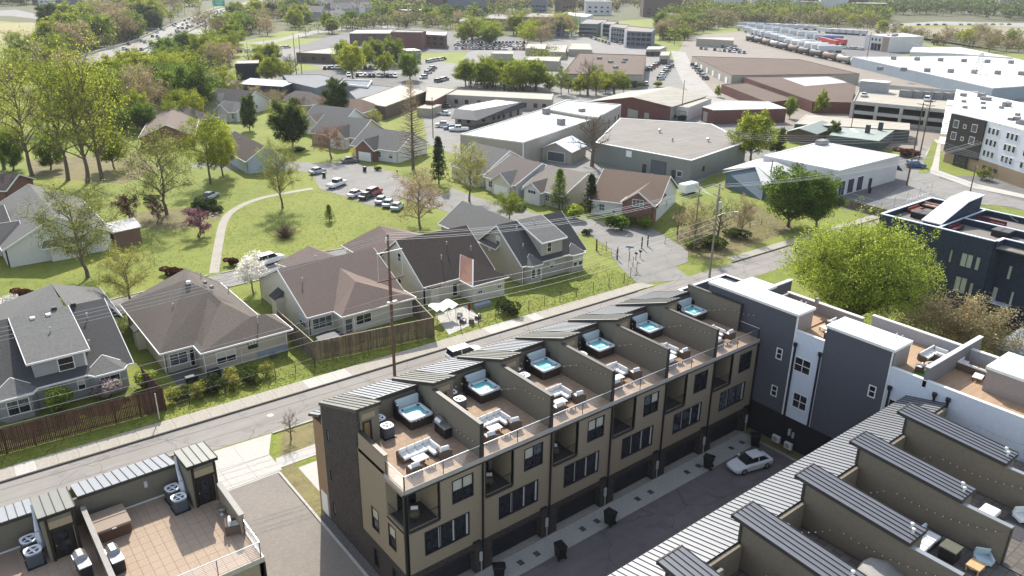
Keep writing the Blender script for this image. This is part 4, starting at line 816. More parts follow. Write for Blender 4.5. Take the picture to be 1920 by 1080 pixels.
def hroof(par,polys,mat,trim=trimw,vents=(),name='roof'):
    m=MB()
    for p in polys: m.slab(p,.16)
    o=m.build(name,mat,par); f=MB()
    for p in polys:
        for q,r in zip(p,p[1:]+p[:1]):
            if abs(q[2]-r[2])<.02 and q[2]<=min(v[2] for v in p)+.02:
                d=Vector(r)-Vector(q)
                if d.length<.3: continue
                n=Vector((d.y,-d.x,0)).normalized()
                ctr=sum((Vector(v) for v in p),Vector((0,0,0)))/len(p)
                if n.dot(Vector(q)-ctr)<0: n=-n
                c=(Vector(q)+Vector(r))/2+n*.05; f.cbox(c.x,c.y,c.z-.1,d.length+.1,.09,.2,math.atan2(d.y,d.x))
    if f.v: tag(f.build('gutter',trim,o),kind='stuff')
    cnt={}; key=lambda v:(round(v[0],1),round(v[1],1),round(v[2],1))
    for p in polys:
        for q,r in zip(p,p[1:]+p[:1]): k=tuple(sorted((key(q),key(r)))); cnt.setdefault(k,[]).append((q,r,p))
    g=MB()
    for k,L in cnt.items():
        if len(L)==1 and abs(L[0][0][2]-L[0][1][2])>.3:
            q,r,p=L[0]; q=Vector(q); r=Vector(r); ctr=sum((Vector(v) for v in p),Vector((0,0,0)))/len(p); d=(r-q); n=Vector((d.y,-d.x,0)).normalized()
            if n.dot(q-ctr)<0: n=-n
            a=n*.012; b=n*.09; u=Vector((0,0,.03)); w=Vector((0,0,-.24))
            g.add([q+a+u,q+b+u,q+b+w,q+a+w,r+a+u,r+b+u,r+b+w,r+a+w],[(0,1,2,3),(7,6,5,4),(0,4,5,1),(1,5,6,2),(2,6,7,3),(3,7,4,0)])
    if g.v and trim: tag(g.build('rake_board',trim,o),kind='stuff')
    for v in vents:
        k=MB().tube((v[0],v[1],v[2]-.5),(v[0],v[1],v[2]+.45),.07,n=7); k.lathe([(.13,0),(.13,.1),(.03,.16)],(v[0],v[1],v[2]+.45),7); k.build('roof_vent',M('vent pipe',(.4,.4,.4),.5,.2,2,stain=0),o)
    return o
def gable_wall(m,ax,c,u0,u1,z0,ze,zr,ur=None,t=.2):
    'gable end wall on plane c'
    ur=(u0+u1)/2 if ur is None else ur; pts=[(u0,z0),(u1,z0),(u1,ze),(ur,zr),(u0,ze)]; n=5
    if ax=='y': vs=[(c,u,z) for u,z in pts]+[(c+t,u,z) for u,z in pts]
    else: vs=[(u,c,z) for u,z in pts]+[(u,c+t,z) for u,z in pts]
    m.add(vs,[tuple(range(5)),tuple(range(9,4,-1))]+[(k,k+5,(k+1)%5+5,(k+1)%5) for k in range(5)]); return m
wrnd=random.Random(21)
def win(par,ax,c,d,u0,u1,z0,z1,nu=2,nz=2,fr=trimw): return window(par,ax,c+d*.04,d,u0,u1,z0,z1,nu,nz,frame=fr,glass=wrnd.choice((glassd,glassm,glassd)),fw=.09,reveal=.05,tops=[wrnd.choice((curt,blind,glassm,None))]*nu if nz>1 else None)
def house(name,lab,loc,group='houses across the road'): return thing(name,lab,'house',loc,group)
# --- A : grey double house
t=house('house','grey siding house with pale dormer roof, behind the red brown fence',(-14,55,0))
m=MB().box(-40,-7.7,48.5,48.7,0,2.9).box(-40,-7.7,68,68.2,0,2.9).box(-18,-17.8,66,74,0,2.9); gable_wall(m,'y',-7.9,48.5,68.2,0,2.9,7.0,58.6); m.build('wall',wgr,t)
pk=(-11.1,68,7.0)
hroof(t,gableroof(-40,-7.6,48.6,68.3,2.9,7.2,58.6,.6),shK,vents=[(-9.5,56,6.3),(-10.4,52,4.6)])
hroof(t,[[(-19,62,4.6),(-19,74.5,2.9),pk],[(-19,74.5,2.9),(-4.8,74.5,2.9),pk],[(-4.8,74.5,2.9),(-4.8,62,2.9),pk],[(-19,62,4.6),pk,(-11.3,58.7,7.15)],[(-4.8,62,2.9),(-7,58.7,6.9),(-11,58.7,7.2),pk]],shG,name='rear_roof')
for x in(-12.6,-10.6): MB().box(x,x+.5,58.2,58.8,7.1,7.5).build('roof_vent',black,t)
for x in(-15,-13.4): MB().box(x,x+.5,57.2,57.7,6.85,7.2).build('roof_vent',trimw,t)
d=MB().box(-16.4,-11.4,49.35,49.55,3.0,5.35); d.prism([(-16.4,49.55),(-16.2,49.55),(-16.2,57),(-16.4,57)],3.0,lambda x,y:5.4+(y-49.55)*.17).prism([(-11.6,49.55),(-11.4,49.55),(-11.4,57),(-11.6,57)],3.0,lambda x,y:5.4+(y-49.55)*.17); d.build('dormer_wall',wgr,t)
hroof(t,[[(-16.9,48.9,5.42),(-10.9,48.9,5.42),(-10.9,58.6,7.24),(-16.9,58.6,7.24)]],shG,name='dormer_roof',vents=[(-13.6,54,6.35)]); win(t,'x',49.35,-1,-14.1,-12.5,3.4,5.0,1,2); MB().box(-11.5,-11.3,49.3,49.4,3.0,5.4).build('corner_board',trimw,t)
for x0,x1 in((-11.6,-7.7),(-20.5,-16.6)):
    m=MB().prism([(x0,48.5),(x0+.7,47.5),(x1-.7,47.5),(x1,48.5)],0,2.85); m.build('bay',wgr,t); xm=(x0+x1)/2; q=[(x0-.3,48.3,2.9),(x0+.5,47.1,2.9),(x1-.5,47.1,2.9),(x1+.3,48.3,2.9)]; tp=(xm,49.9,3.9)
    hroof(t,[[q[0],q[1],tp],[q[1],q[2],tp],[q[2],q[3],tp]],shG,name='bay_roof'); win(t,'x',47.5,-1,x0+.9,x1-.9,.7,2.4,2,2)
win(t,'x',48.5,-1,-19.8+.0-3.5,-18.3-3.5,.7,2.4,2,2); win(t,'x',48.5,-1,-15.8,-15.0,1.0,2.4,1,2); win(t,'x',48.5,-1,-12.8,-12.0,1.0,2.4,1,2); win(t,'y',-7.7,1,49.3,50,1,2.4,1,2)
# --- B : brown hip
t=house('house','brown hip roofed house with pale siding, between hedge row and grey house',(3,52,0))
MB().box(-3.55,-3.35,48.9,65,0,2.9).box(-3.55,.2,48.9,49.1,0,2.9).box(.1,.3,46.3,49.1,0,2.9).box(.1,10.3,46.2,46.4,0,2.9).box(10.1,10.3,46.4,51,0,2.9).box(8.5,8.7,51,66,0,2.9).box(-3.55,8.7,65.8,66,0,2.9).build('wall',wbe,t)
A=(2.45,58.0,7.6);A2=(3.7,62.1,7.6);B1=(4.3,55.4,6.6);B2=(5.1,53.2,5.5);Cc=(7.1,48.9,4.5);C2=(8.8,48.8,4.45)
FL=(-4.0,48.5,2.9);NT=(-.2,48.5,2.9);FM=(-.2,45.8,2.9);FR=(11,45.8,2.9);BR=(11,51.4,2.9);RB=(9.2,52.4,2.9);RF=(9.2,66.6,2.9);LB=(-4.0,66.6,2.9)
hroof(t,[[FL,NT,B1,A],[NT,FM,B2,B1],[FM,FR,C2,Cc,B2],[FR,BR,C2],[BR,RB,Cc,C2],[RB,RF,A2,A,B1,B2,Cc],[RF,LB,A2],[LB,FL,A,A2]],shB,vents=[(5.2,61,6.5),(-.2,55,5.5),(7.5,47.8,4.2),(8.2,60,4.2)])
MB().box(2.3,2.8,57.0,57.4,7.3,7.65).build('roof_vent',trimw,t); MB().box(4.4,4.8,57.2,57.6,6.75,7.1).build('roof_vent',black,t); MB().box(4.8,5.2,56,56.4,6.4,6.75).build('roof_vent',black,t)
MB().box(-4.5,-3.55,57.2,59,0,2.6).build('chimney_chase',wcr,t); MB().slab([(-4.7,57.0,2.6),(-4.7,59.2,2.6),(-3.5,59.2,3.1),(-3.5,57.0,3.1)],.12).build('chase_roof',shK,t)
win(t,'x',48.9,-1,-3.0,-.9,.7,2.3,2,2); win(t,'x',48.9,-1,-.75,-.1,.1,2.3,1,1); win(t,'x',46.2,-1,1.5,3.9,.7,2.3,2,2); win(t,'x',46.2,-1,5.4,6.6,1.6,2.6,3,2,black)
MB().box(6.4,10.3,46.1,46.18,0,.9).build('blue_base',M('blue grey base',(.25,.29,.33),.8,.1,1,stain=.1),t); MB().box(10.2,10.3,46.12,46.2,0,2.9).box(.1,.2,46.12,46.2,0,2.9).box(-3.6,-3.5,48.8,48.9,0,2.9).build('corner_board',trimw,t); MB().tube((3.6+.9,46.12,.2),(3.6+.9,46.12,1.9),.04,n=5).build('vent_pipe',trimw,t)
MB().lathe([(.35,0),(.35,.5),(.3,.55)],(8.1,45.4,0),10).build('ac_unit',MATS['blue grey cabinet'],t)
# --- C : rose brown gable
t=house('house','rose brown roofed cream house inside the timber fence',(20,55,0))
m=MB().box(14.2,28.2,48.4,48.6,0,2.8).box(17.9,28.2,46,46.2,0,2.7).box(17.9,18.1,46.2,48.5,0,2.7).box(28,28.2,46.2,65,0,2.8).box(14.2,28,64.6,64.8,0,2.8); gable_wall(m,'y',14.2,48.4,64.8,0,2.85,6.75,56.5); m.build('wall',wcr,t)
hroof(t,gableroof(14.3,28.0,48.4,64.9,2.85,7.0,56.5,.4),shP,vents=[(16,53.5,5.6),(19.8,57.4,6.8)])
K=(22,55.5,6.1);K2=(21.9,49.8,5.45); 
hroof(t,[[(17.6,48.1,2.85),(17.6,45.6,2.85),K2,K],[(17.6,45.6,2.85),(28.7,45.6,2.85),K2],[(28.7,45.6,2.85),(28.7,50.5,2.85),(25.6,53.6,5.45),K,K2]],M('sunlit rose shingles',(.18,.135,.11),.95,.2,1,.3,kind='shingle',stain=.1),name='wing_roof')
hroof(t,[[(18.5,62,4.2),(18.5,69.5,2.9),(22.4,65.6,6)],[(18.5,69.5,2.9),(26.5,69.5,2.9),(22.4,65.6,6)],[(26.5,69.5,2.9),(26.5,62,4.2),(22.4,65.6,6)],[(18.5,62,4.2),(22.4,65.6,6),(22.4,56.6,6.9)],[(26.5,62,4.2),(22.4,56.6,6.9),(22.4,65.6,6)]],shP,name='garage_roof'); MB().box(19,26,64.6,69,0,2.9).build('garage_wall',wcr,t)
MB().box(13.0,14.2,55.9,57.6,0,3.0).build('chimney_chase',wcr,t); MB().slab([(12.8,55.7,3.0),(12.8,57.8,3.0),(14.25,57.8,3.9),(14.25,55.7,3.9)],.12).build('chase_roof',shK,t)
win(t,'x',48.4,-1,14.7,17.5,.7,2.3,3,2); win(t,'x',46,-1,19.7,22.0,.9,2.3,2,1); win(t,'y',14.2,-1,49.2,51.2,.7,2.3,2,2); win(t,'x',46,-1,18.1,19.2,.1,2.2,1,1,wcr)
MB().box(19.9-.6,19.9-.4,45.9,46,0,2.7).box(28.1,28.25,45.9,46.0,0,2.7).box(14.1,14.2,48.3,48.4,0,2.8).build('corner_board',trimw,t)
# --- D : dark brown
t=house('house','dark brown roofed cream house with a terracotta wing slope',(37,53,0))
m=MB().box(31.6,43.2,48.2,48.4,0,2.9).box(37.7,43.3,44.7,44.9,0,2.7).box(37.7,37.9,44.9,48.3,0,2.7).box(43.1,43.3,44.9,62,0,2.9).box(31.8,43.1,61.8,62,0,2.9); gable_wall(m,'y',31.6,48.2,62,0,3.0,7.75,55); m.build('wall',wcr,t)
hroof(t,gableroof(31.7,43.4,48.2,62,2.95,8.0,55,.4),shD,vents=[(36.4,50.9,5.3),(38.6,52.8,6.4),(41.9,51.2,5.5)])
P1=(39.6,50.6,5.3);P2=(40.0,48.0,5.25)
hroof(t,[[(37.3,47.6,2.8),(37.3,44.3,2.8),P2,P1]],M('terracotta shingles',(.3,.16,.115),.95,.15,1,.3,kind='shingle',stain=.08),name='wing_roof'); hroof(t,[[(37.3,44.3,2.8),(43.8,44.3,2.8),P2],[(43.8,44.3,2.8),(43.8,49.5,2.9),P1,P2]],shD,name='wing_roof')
q=(35.0,66.5,6.6); hroof(t,[[(30.3,61,3),(30.3,71,3),q],[(30.3,71,3),(40,71,3),q],[(40,71,3),(40,61,3),q],[(30.3,61,3),q,(36,56.0,7.6),(33,58,6)],[(40,61,3),(38,57,7),(36,56,7.6),q]],M('warm brown shingles',(.17,.125,.105),.95,.2,1,.3,kind='shingle',stain=.1),name='rear_roof'); MB().box(30.8,39.5,61.9,70.5,0,3).build('rear_wall',wcr,t)
win(t,'y',31.6,-1,54.2,55.2,4.7,6.1,1,2); win(t,'y',31.6,-1,54.4,55.4,1.2,2.7,1,2); win(t,'x',48.2,-1,32.4,33.3,.4,2.3,1,2); win(t,'x',44.7,-1,38.4,39.3,1.2,2.1,2,2); win(t,'x',44.7,-1,41.9,42.8,1.2,2.1,2,2); win(t,'x',48.2,-1,36.4,37.3,.2,2.2,1,1)
m=MB().prism([(32.0,48.2),(32.3,47.4),(33.6,47.4),(34.0,48.2)],0,2.7); m.build('bay',wcr,t); MB().prism([(31.5,48.3),(32.1,47.1),(33.8,47.1),(34.5,48.3)],2.72,2.86).build('bay_roof',shD,t)
# --- E : grey with dormer
t=house('house','taupe grey house with large shed dormer on the corner lawn',(54,52,0)); wta=M('taupe grey lap siding',(.36,.33,.285),.8,.06,.8,.25,kind='siding',size=(.18,.18),stain=.05)
m=MB().box(48,60.4,46.3,46.5,0,3).box(60.2,60.4,46.5,58.5,0,3).box(48,60.3,58.3,58.5,0,3); gable_wall(m,'y',48,46.3,58.5,0,3.1,7.7,52.3); m.build('wall',wta,t)
hroof(t,gableroof(48,60.4,46.3,58.5,3.05,8.0,52.3,.45),shK,vents=[(49.8,48.5,5.0),(50.5,51,7.0)])
d=MB().box(51.9,56.2,46.6,46.8,3.4,6.0); d.prism([(51.9,46.8),(52.1,46.8),(52.1,52),(51.9,52)],3.4,lambda x,y:6.0+(y-46.8)*.36).prism([(56,46.8),(56.2,46.8),(56.2,52),(56,52)],3.4,lambda x,y:6.0+(y-46.8)*.36); d.build('dormer_wall',wta,t)
hroof(t,[[(51.6,46.1,5.95),(56.7,46.1,5.95),(56.7,52.4,8.06),(51.6,52.4,8.06)]],shG,name='dormer_roof',vents=[(54,51,7.6)]); win(t,'x',46.6,-1,53.0,54.0,4.0,5.6,1,2)
hroof(t,swap(gableroof(52.5,68,47.6,56.8,4.2,7.5,52.2,.4)),shG,name='garage_roof'); m=MB().box(47.6,47.8,58.5,68,0,4.2).box(56.6,56.8,58.5,68,0,4.2); gable_wall(m,'x',67.8,47.6,56.8,0,4.2,7.3); m.build('garage_wall',wta,t)
for x0,x1 in((48.4,51.6),(57,60.3)):
    m=MB().prism([(x0,46.3),(x0+.5,45.5),(x1-.5,45.5),(x1,46.3)],0,2.95); m.build('bay',wta,t); xm=(x0+x1)/2; q=[(x0-.2,46.2,3.0),(x0+.4,45.2,3.0),(x1-.4,45.2,3.0),(x1+.3,46.2,3.0)]; tp=(xm,47.2,4.25)
    hroof(t,[[q[0],q[1],tp],[q[1],q[2],tp],[q[2],q[3],tp]],shG,name='bay_roof'); win(t,'x',45.5,-1,x0+.65,xm-.1,.8,2.5,1,2); win(t,'x',45.5,-1,xm+.1,x1-.65,.8,2.5,1,2)
win(t,'x',46.3,-1,53.4,54.4,1.3,2.5,1,2); win(t,'y',48,-1,51.9,53.0,4.6,6.1,1,2); MB().box(47.93,48.0,54.4,54.9,3.0,3.5).build('gable_vent',trimw,t)
MB().box(51.7,51.85,46.2,46.3,0,3).box(60.3,60.45,46.2,46.3,0,3).box(47.9,48,46.2,46.3,0,3).build('corner_board',trimw,t)
# --- F : white house upper left
t=house('house','white gabled house with grey roof behind the tall leafing lawn tree',(-5,108,0),'houses round the green')
m=MB().box(-13,-12.8,99.8,124,0,3.2).box(2.1,2.3,99.8,124,0,3.2); gable_wall(m,'x',99.8,-13,2.3,0,3.2,7.2); m.build('wall',wwh,t)
hroof(t,swap(gableroof(99.8,124,-13,2.3,3.1,7.3,-5.3,.4)),shG); win(t,'x',99.8,-1,-6.2,-5.5,.8,2.4,1,2); win(t,'x',99.8,-1,-3.6,-2.0,.8,2.4,2,2)
hroof(t,[[(-8.2,98.6,2.5),(-1.2,98.6,2.5),(-1.8,99.9,3.4),(-7.6,99.9,3.4)]],shG,name='bay_roof'); MB().box(-7,-2,99.0,99.8,0,2.5).build('bay',wwh,t); win(t,'x',99.0,-1,-5.0,-3.8,.8,2.3,2,2)
hroof(t,gableroof(-34,-11,107,121,3.2,6.4,115,.4),shK,name='wing_roof'); MB().box(-34,-12,107,107.2,0,3.2).build('wing_wall',wwh,t)
hroof(t,[[(-14,102,3.1),(-10,102,3.1),(-9.6,107,5.4),(-14,108.5,5.0)]],shK,name='wing_roof')
t=thing('garden_shed','brick walled shed with patchy white roof beside the white house','shed',(4.5,102,0),'sheds'); MB().box(2.6,6.9,99.9,104,0,2.9).build('wall',M('reddish block wall',(.2,.12,.09),.9,.35,1.5,.2,stain=.2),t); MB().slab([(2.3,99.5,2.95),(7.2,99.5,3.2),(7.2,104.3,3.6),(2.3,104.3,3.4)],.15).build('roof',M('patchy white roof',(.6,.57,.52),.9,.2,1.5,.2,stain=.4),t)
# --- generic turned houses (local ridge along x, front towards -y)
def lhouse(lab,x,y,rz,L,D,ze,zr,wall,roof,front=None,group='houses round the green',hip=(0,0),w=True,garage=True):
    t=thing('house',lab,'house',(0,0,0),group); m=MB().box(-L/2,L/2,-D/2,-D/2+.2,0,ze).box(-L/2,L/2,D/2-.2,D/2,0,ze)
    if hip[0]: m.box(-L/2,-L/2+.2,-D/2,D/2,0,ze)
    else: gable_wall(m,'y',-L/2,-D/2,D/2,0,ze,zr-.15)
    if hip[1]: m.box(L/2-.2,L/2,-D/2,D/2,0,ze)
    else: gable_wall(m,'y',L/2-.2,-D/2,D/2,0,ze,zr-.15)
    m.build('wall',wall,t); hroof(t,gableroof(-L/2,L/2,-D/2,D/2,ze,zr,None,.4,hip),roof,vents=[(L*.2,D*.12,zr-1)])
    if w:
        for s in(-1,1): win(t,'y',s*L/2,s,-.6,.6,ze*.35,ze*.35+1.4,2,2)
        for u in(-L*.33,L*.1,L*.36): win(t,'x',-D/2,-1,u-.6,u+.6,.9,2.3,2,2)
    if front:
        for (u,fw,fd,fz,fr,fm,frf) in front:
            m=MB().box(u-fw/2,u-fw/2+.2,-D/2-fd,-D/2+.0,0,fz).box(u+fw/2-.2,u+fw/2,-D/2-fd,-D/2,0,fz); gable_wall(m,'x',-D/2-fd,u-fw/2,u+fw/2,0,fz,fr-.12); m.build('front_gable',fm,t)
            bk=-D/2+(fr-ze)/(zr-ze)*D/2 if fr<zr else 0
            hroof(t,swap(gableroof(-D/2-fd+.1,bk-.4,u-fw/2,u+fw/2,fz,fr,None,.35)),frf,name='front_roof')
            if garage: MB().box(u-fw*.35,u+fw*.35,-D/2-fd-.06,-D/2-fd-.01,0,2.2).build('garage_door',white,t)
            else: win(t,'x',-D/2-fd,-1,u-1.1,u+1.1,fz-.6,fz+.8,3,2); 
    t.location=(x,y,0); t.rotation_euler=(0,0,R(rz)); return t
lhouse('white sided house with brick gabled front at the corner drive',92.8,65.6,-63,13,16,3.0,7.4,wwh,shT,[(3.6,6,2.6,4.0,6.4,brk,shT)],garage=False)
lhouse('white garage house with dark west slope behind yellow spring tree',84.4,90.5,-86,9.5,15,3,6.6,wwh,M('smoke brown shingles',(.13,.11,.1),.95,.22,1,.3,kind='shingle',stain=.1),[(1.2,6.0,.8,2.8,5.0,wcr,shG)])
lhouse('low tan roofed house between the garage house and the brick gabled house',86.6,79.5,-80,10,15,2.9,6.2,wbe,M('putty shingles',(.2,.175,.15),.95,.2,1,.3,kind='shingle',stain=.1),[(-2,4.5,1.4,2.8,4.6,wwh,shB)],garage=False)
lhouse('pale gable house hidden behind budding tree beside the white warehouse',84.5,103,-84,11,15,3,7.2,wwh,shG,[(2,5.5,1.5,2.8,5.2,wcr,shB)])
lhouse('pale blue gable end house beside the yellow green tree',44.8,148.5,88,21,9,3,6.2,wbl,shD,None,w=False)
lhouse('brick garage fronted house beside the yellow road sign',77,137,-66,14,13,3,6.6,wwh,shG,[(-1.5,5.4,2,2.9,5.4,brk,shK)])
lhouse('grey roofed house with tall pale gable, left of brick garage house',76,158,-64,15,13,3,7,wbe,shG,[(2.5,5.5,2,3,5.6,wwh,shK)])
lhouse('grey roofed house with dark dormer gable beyond the evergreens',81,176,-64,14,13,3,7,wwh,shG,[(-2,5,2,3,5.4,wcr,shP)])
lhouse('white twin gabled house left of the narrow evergreen',70,226,-60,15,13,3.4,7,wwh,shK,[(-3.5,6,2.5,3.2,6,wwh,shG)])
lhouse('small white gabled cottage with arched garage, in front of twin gables',64,211,-70,9,8,3,5.4,wwh,shG,[(0,5.5,1.5,3,5.2,wwh,shG)])
lhouse('brown hip house beyond the narrow evergreens',88,215,-60,14,13,3,6.4,wbe,shB,None,hip=(5,5))
lhouse('brown roofed house with pale roof edge among the trees',37,232,-78,16,15,3.2,6.6,wbe,shB,[(0,7,2,3.2,6,brk,shB)],garage=False)
lhouse('long brown roof with three dark vents among the trees',38,190,70,26,13,3.2,6.3,brk,shP,None,w=False)
lhouse('brown hip roof behind the light green budding tree',46,205,-70,14,13,3,6.2,brk,shB,None,hip=(5,5),w=False)
lhouse('tan hip roof between evergreens and the dark commercial roofs',96,192,-62,13,12,3,6,wbe,shT,None,hip=(4,4))
lhouse('dark roofed outbuilding at the left frame edge',-11,150,-40,16,9,2.8,5.0,brk,shD,None,w=False)
lhouse('grey house corner cut by the left frame edge, above the grey double house',-29,92,10,14,12,3,6.6,wgr,shK,None)
# ================================================================ COMMERCIAL AND FAR BUILDINGS
wallb=M('beige block wall',(.33,.3,.25),.9,.1,.5,.15,stain=.12); wallg=M('sage metal wall',(.2,.21,.185),.8,.08,.5,.15,kind='siding',size=(.5,.2),stain=.12); walld=M('dark fascia',(.045,.048,.055),.8,.15,.5,stain=.05); wallw=M('white block wall',(.5,.49,.48),.85,.06,.4,stain=.08)
rw=M('white roof coating',(.62,.605,.57),.85,.04,.5,.1,kind='tile',size=(14,3),col2=(.5,.48,.45),stain=.12); rg=M('grey tar roof',(.225,.205,.18),.95,.06,.5,.1,kind='tile',size=(10,2.5),col2=(.18,.165,.145),stain=.15); rbg=M('buff roof coating',(.38,.345,.285),.9,.05,.5,.1,kind='tile',size=(12,3),col2=(.3,.27,.22),stain=.14); rbr=M('brown gravel roof',(.115,.078,.058),.95,.06,.5,.2,kind='tile',size=(16,4),col2=(.1,.075,.06),stain=.14); rgr=M('verdigris metal roof',(.26,.3,.26),.6,.08,.3,.1,stain=.12); rdk=M('slate flat roof',(.17,.175,.18),.9,.1,.2,.1,stain=.12)
brw=M('maroon block wall',(.14,.062,.05),.9,.2,.5,.1,stain=.12); brn=M('brown brick',(.12,.085,.065),.9,.25,1,.2,stain=.1); mar=M('plum brick',(.15,.07,.065),.9,.15,1,.1,stain=.08); conw=M('parking concrete',(.4,.39,.35),.9,.1,.4,.1,stain=.15)
wm=glassd
def face_windows(par,p,q,zs,us,w,h,mat,frame=None,out=None,name='window'):
    'recessed looking window units along the wall from p to q; one mesh each'
    p=Vector(p);q=Vector(q); d=(q-p).normalized(); n=Vector((d.y,-d.x,0))
    if n.dot(Vector((CAM[0],CAM[1],0))-p)<0: n=-n
    a=math.atan2(d.y,d.x); L=(q-p).length
    for u in us:
        for z in zs:
            c=p+d*(u*L)+n*.03
            f=MB().cbox(c.x,c.y,z+h/2,w,.1,h,a).build(name,frame or trimw,par)
            c2=c+n*.055; MB().cbox(c2.x,c2.y,z+h/2,w-.24,.02,h-.24,a).build('pane',mat,f)
def flat(name,lab,cat,pts,h,wall,roof,par=.35,group=None,z0=0.,cop=None,quad=True,rtu=0):
    P=[at(a,b,h) for a,b in pts] if quad else [Vector((x,y,h)) for x,y in pts]
    if len(P)==3: P.append(P[0]+P[2]-P[1])
    c=sum(P,Vector((0,0,0)))/len(P); t=thing(name,lab,cat,(c.x,c.y,0),group); xy=[(p.x,p.y) for p in P]
    MB().prism(xy,z0,h-par).build('wall',wall,t)
    ctr=Vector((c.x,c.y)); inn=[(Vector(p)-ctr)*(1-.6/max(4,(Vector(p)-ctr).length))+ctr for p in xy]
    MB().prism(inn,h-par,h-par+.05).build('roof',roof,t)
    m=MB(); n=len(xy)
    for i in range(n):
        j=(i+1)%n; m.prism([xy[i],xy[j],tuple(inn[j]),tuple(inn[i])],h-par,h)
    m.build('parapet',cop or roof,t)
    r=random.Random(lab)
    for k in range(rtu):
        a,b=r.uniform(.2,.8),r.uniform(.2,.8); q=(P[0]*(1-a)+P[1]*a)*(1-b)+(P[3]*(1-a)+P[2]*a)*b; s=r.uniform(.8,1.8)
        MB().rbox(q.x-s,q.x+s,q.y-s*.6,q.y+s*.6,h-par+.05,h-par+.05+s*.9,.08).build('rooftop_unit',M('rooftop unit grey',(.2,.2,.2),.7,.3,1,stain=.1),t)
    return t,P
gc='commercial buildings'
t,P=flat('warehouse','long beige warehouse with bright white roof behind the small houses','warehouse',[(863,251),(981,266.6),(1120,220),(1020,203)],6.,wallb,rw,.3); 
t2,P2=flat('warehouse','raised rear hall with white roof and big roof unit, joined to long warehouse','warehouse',[(1020,203),(1120,220),(1165,195.5),(1062,186.7)],6.8,wallb,rw,.35,rtu=1)
for q in((1024,212),(1052,232)): c=at(*q,6.); MB().rbox(c.x-.9,c.x+.9,c.y-.9,c.y+.9,5.75,7.4,.1).build('rooftop_unit',M('rooftop unit grey',(.2,.2,.2),.7,.3,1,stain=.1),t)
face_windows(t2,P2[1],P2[2],[1.5],[.5,.75,.9],1,2.6,wm,walld); MB().cbox(P[1].x,P[1].y,3,.2,.2,6).build('downspout',trimw,t)
# mansard shop
t,P=flat('shop','low shop with white roof and dark mansard, by parked pickups','shop',[(853,204),(887,207.5),(980,191),(931,185.6),(868,197)],4.6,wallb,rw,.2,cop=walld)
m=MB(); W_=[at(a,b,2.9) for a,b in((846,222),(894,226),(986,201))]; T_=[at(a,b,4.6) for a,b in((853,204),(887,207.5),(980,191))]
for k in range(2): m.slab([W_[k],W_[k+1],T_[k+1],T_[k]],.1)
m.build('mansard',walld,t); face_windows(t,T_[1],T_[2],[.6],[.2,.4,.5,.6,.75,.9],1.2,1.9,wm,walld); face_windows(t,T_[0],T_[1],[.6],[.25,.75],1.2,1.9,wm,walld)
t,P=flat('shop','long low cream shop behind the mansard shop','shop',[(836,177),(1035,187),(1038,175.5),(845,167)],4.0,wallb,rbg,.2); face_windows(t,P[0],P[1],[1.],[.1,.2,.32,.42,.75,.85,.93],1.3,1.5,wm,walld)
t,P=flat('shop','red sided shop with cream roof next to the parking yard','shop',[(798,188),(812,189),(856,166),(800,161)],4.2,brw,rbg,.2)
t=thing('shed','small low cream annex by the shop yard','shed',tuple(at(805,218)),None); c=at(805,215); MB().cbox(c.x,c.y,1.3,9,5,2.6,.6).build('wall',wallb,t); MB().cbox(c.x,c.y,2.7,9.4,5.4,.2,.6).build('roof',rbg,t)
# garage with silver gable roof
t=thing('garage','beige garage with silver metal gable roof between warehouses','garage',tuple(at(1045,300)))
L=at(1016,276,3.2);Rr=at(1071,284,3.2);pk=at(1042.5,266.6,5.); dv=at(1099,271,3.2)-Rr
m=MB(); F=[Vector((L.x,L.y,0)),Vector((Rr.x,Rr.y,0)),Rr,pk,L]; m.add(F+[v+dv for v in F],[(0,1,2,3,4),(9,8,7,6,5)]+[(k,k+5,(k+1)%5+5,(k+1)%5) for k in(0,1,4)]); m.build('wall',wallb,t)
m=MB(); o=(pk-L).normalized()*.5
for a,b in((L-o,pk),(Rr+(Rr-pk).normalized()*.5,pk)): m.slab([a-dv*.05,b-dv*.05,b+dv*1.03,a+dv*1.03],.15)
m.build('roof',M('silver metal roof',(.6,.63,.66),.45,.05,.5,metal=.2,stain=.08),t); face_windows(t,F[0],F[1],[.05],[.5],5,2.5,M('slate roller door',(.09,.1,.11),.7,.1,1,stain=.1),trimw,name='roller_door')
# big grey flat roof
t,P=flat('warehouse','wide sage warehouse with grey flat roof behind the bare tree','warehouse',[(1115,266.7),(1296.6,300.6),(1400,266),(1335,232),(1163,221)],5.2,wallg,rg,.15,cop=trimw)
face_windows(t,P[0],P[1],[.05],[.69],4.2,3.6,M('slate roller door',(.09,.1,.11),.7,.1,1,stain=.1),walld,name='roller_door'); face_windows(t,P[0],P[1],[.1],[.55,.84],1.1,2.1,wm,walld,name='door'); face_windows(t,P[0],P[1],[3.2],[.38],1.6,1.5,white,trimw); face_windows(t,P[0],P[1],[.9],[.9],1.5,1.4,wm,trimw); face_windows(t,P[1],P[2],[1.6],[.22],1,1.2,wm,walld)
for q in((1237,248),(1328,265)): c=at(*q,5.2); MB().lathe([(.25,0),(.25,.5),(.5,.6),(.5,.9),(.1,1.1)],(c.x,c.y,5.1),8).build('roof_vent',steel,t)
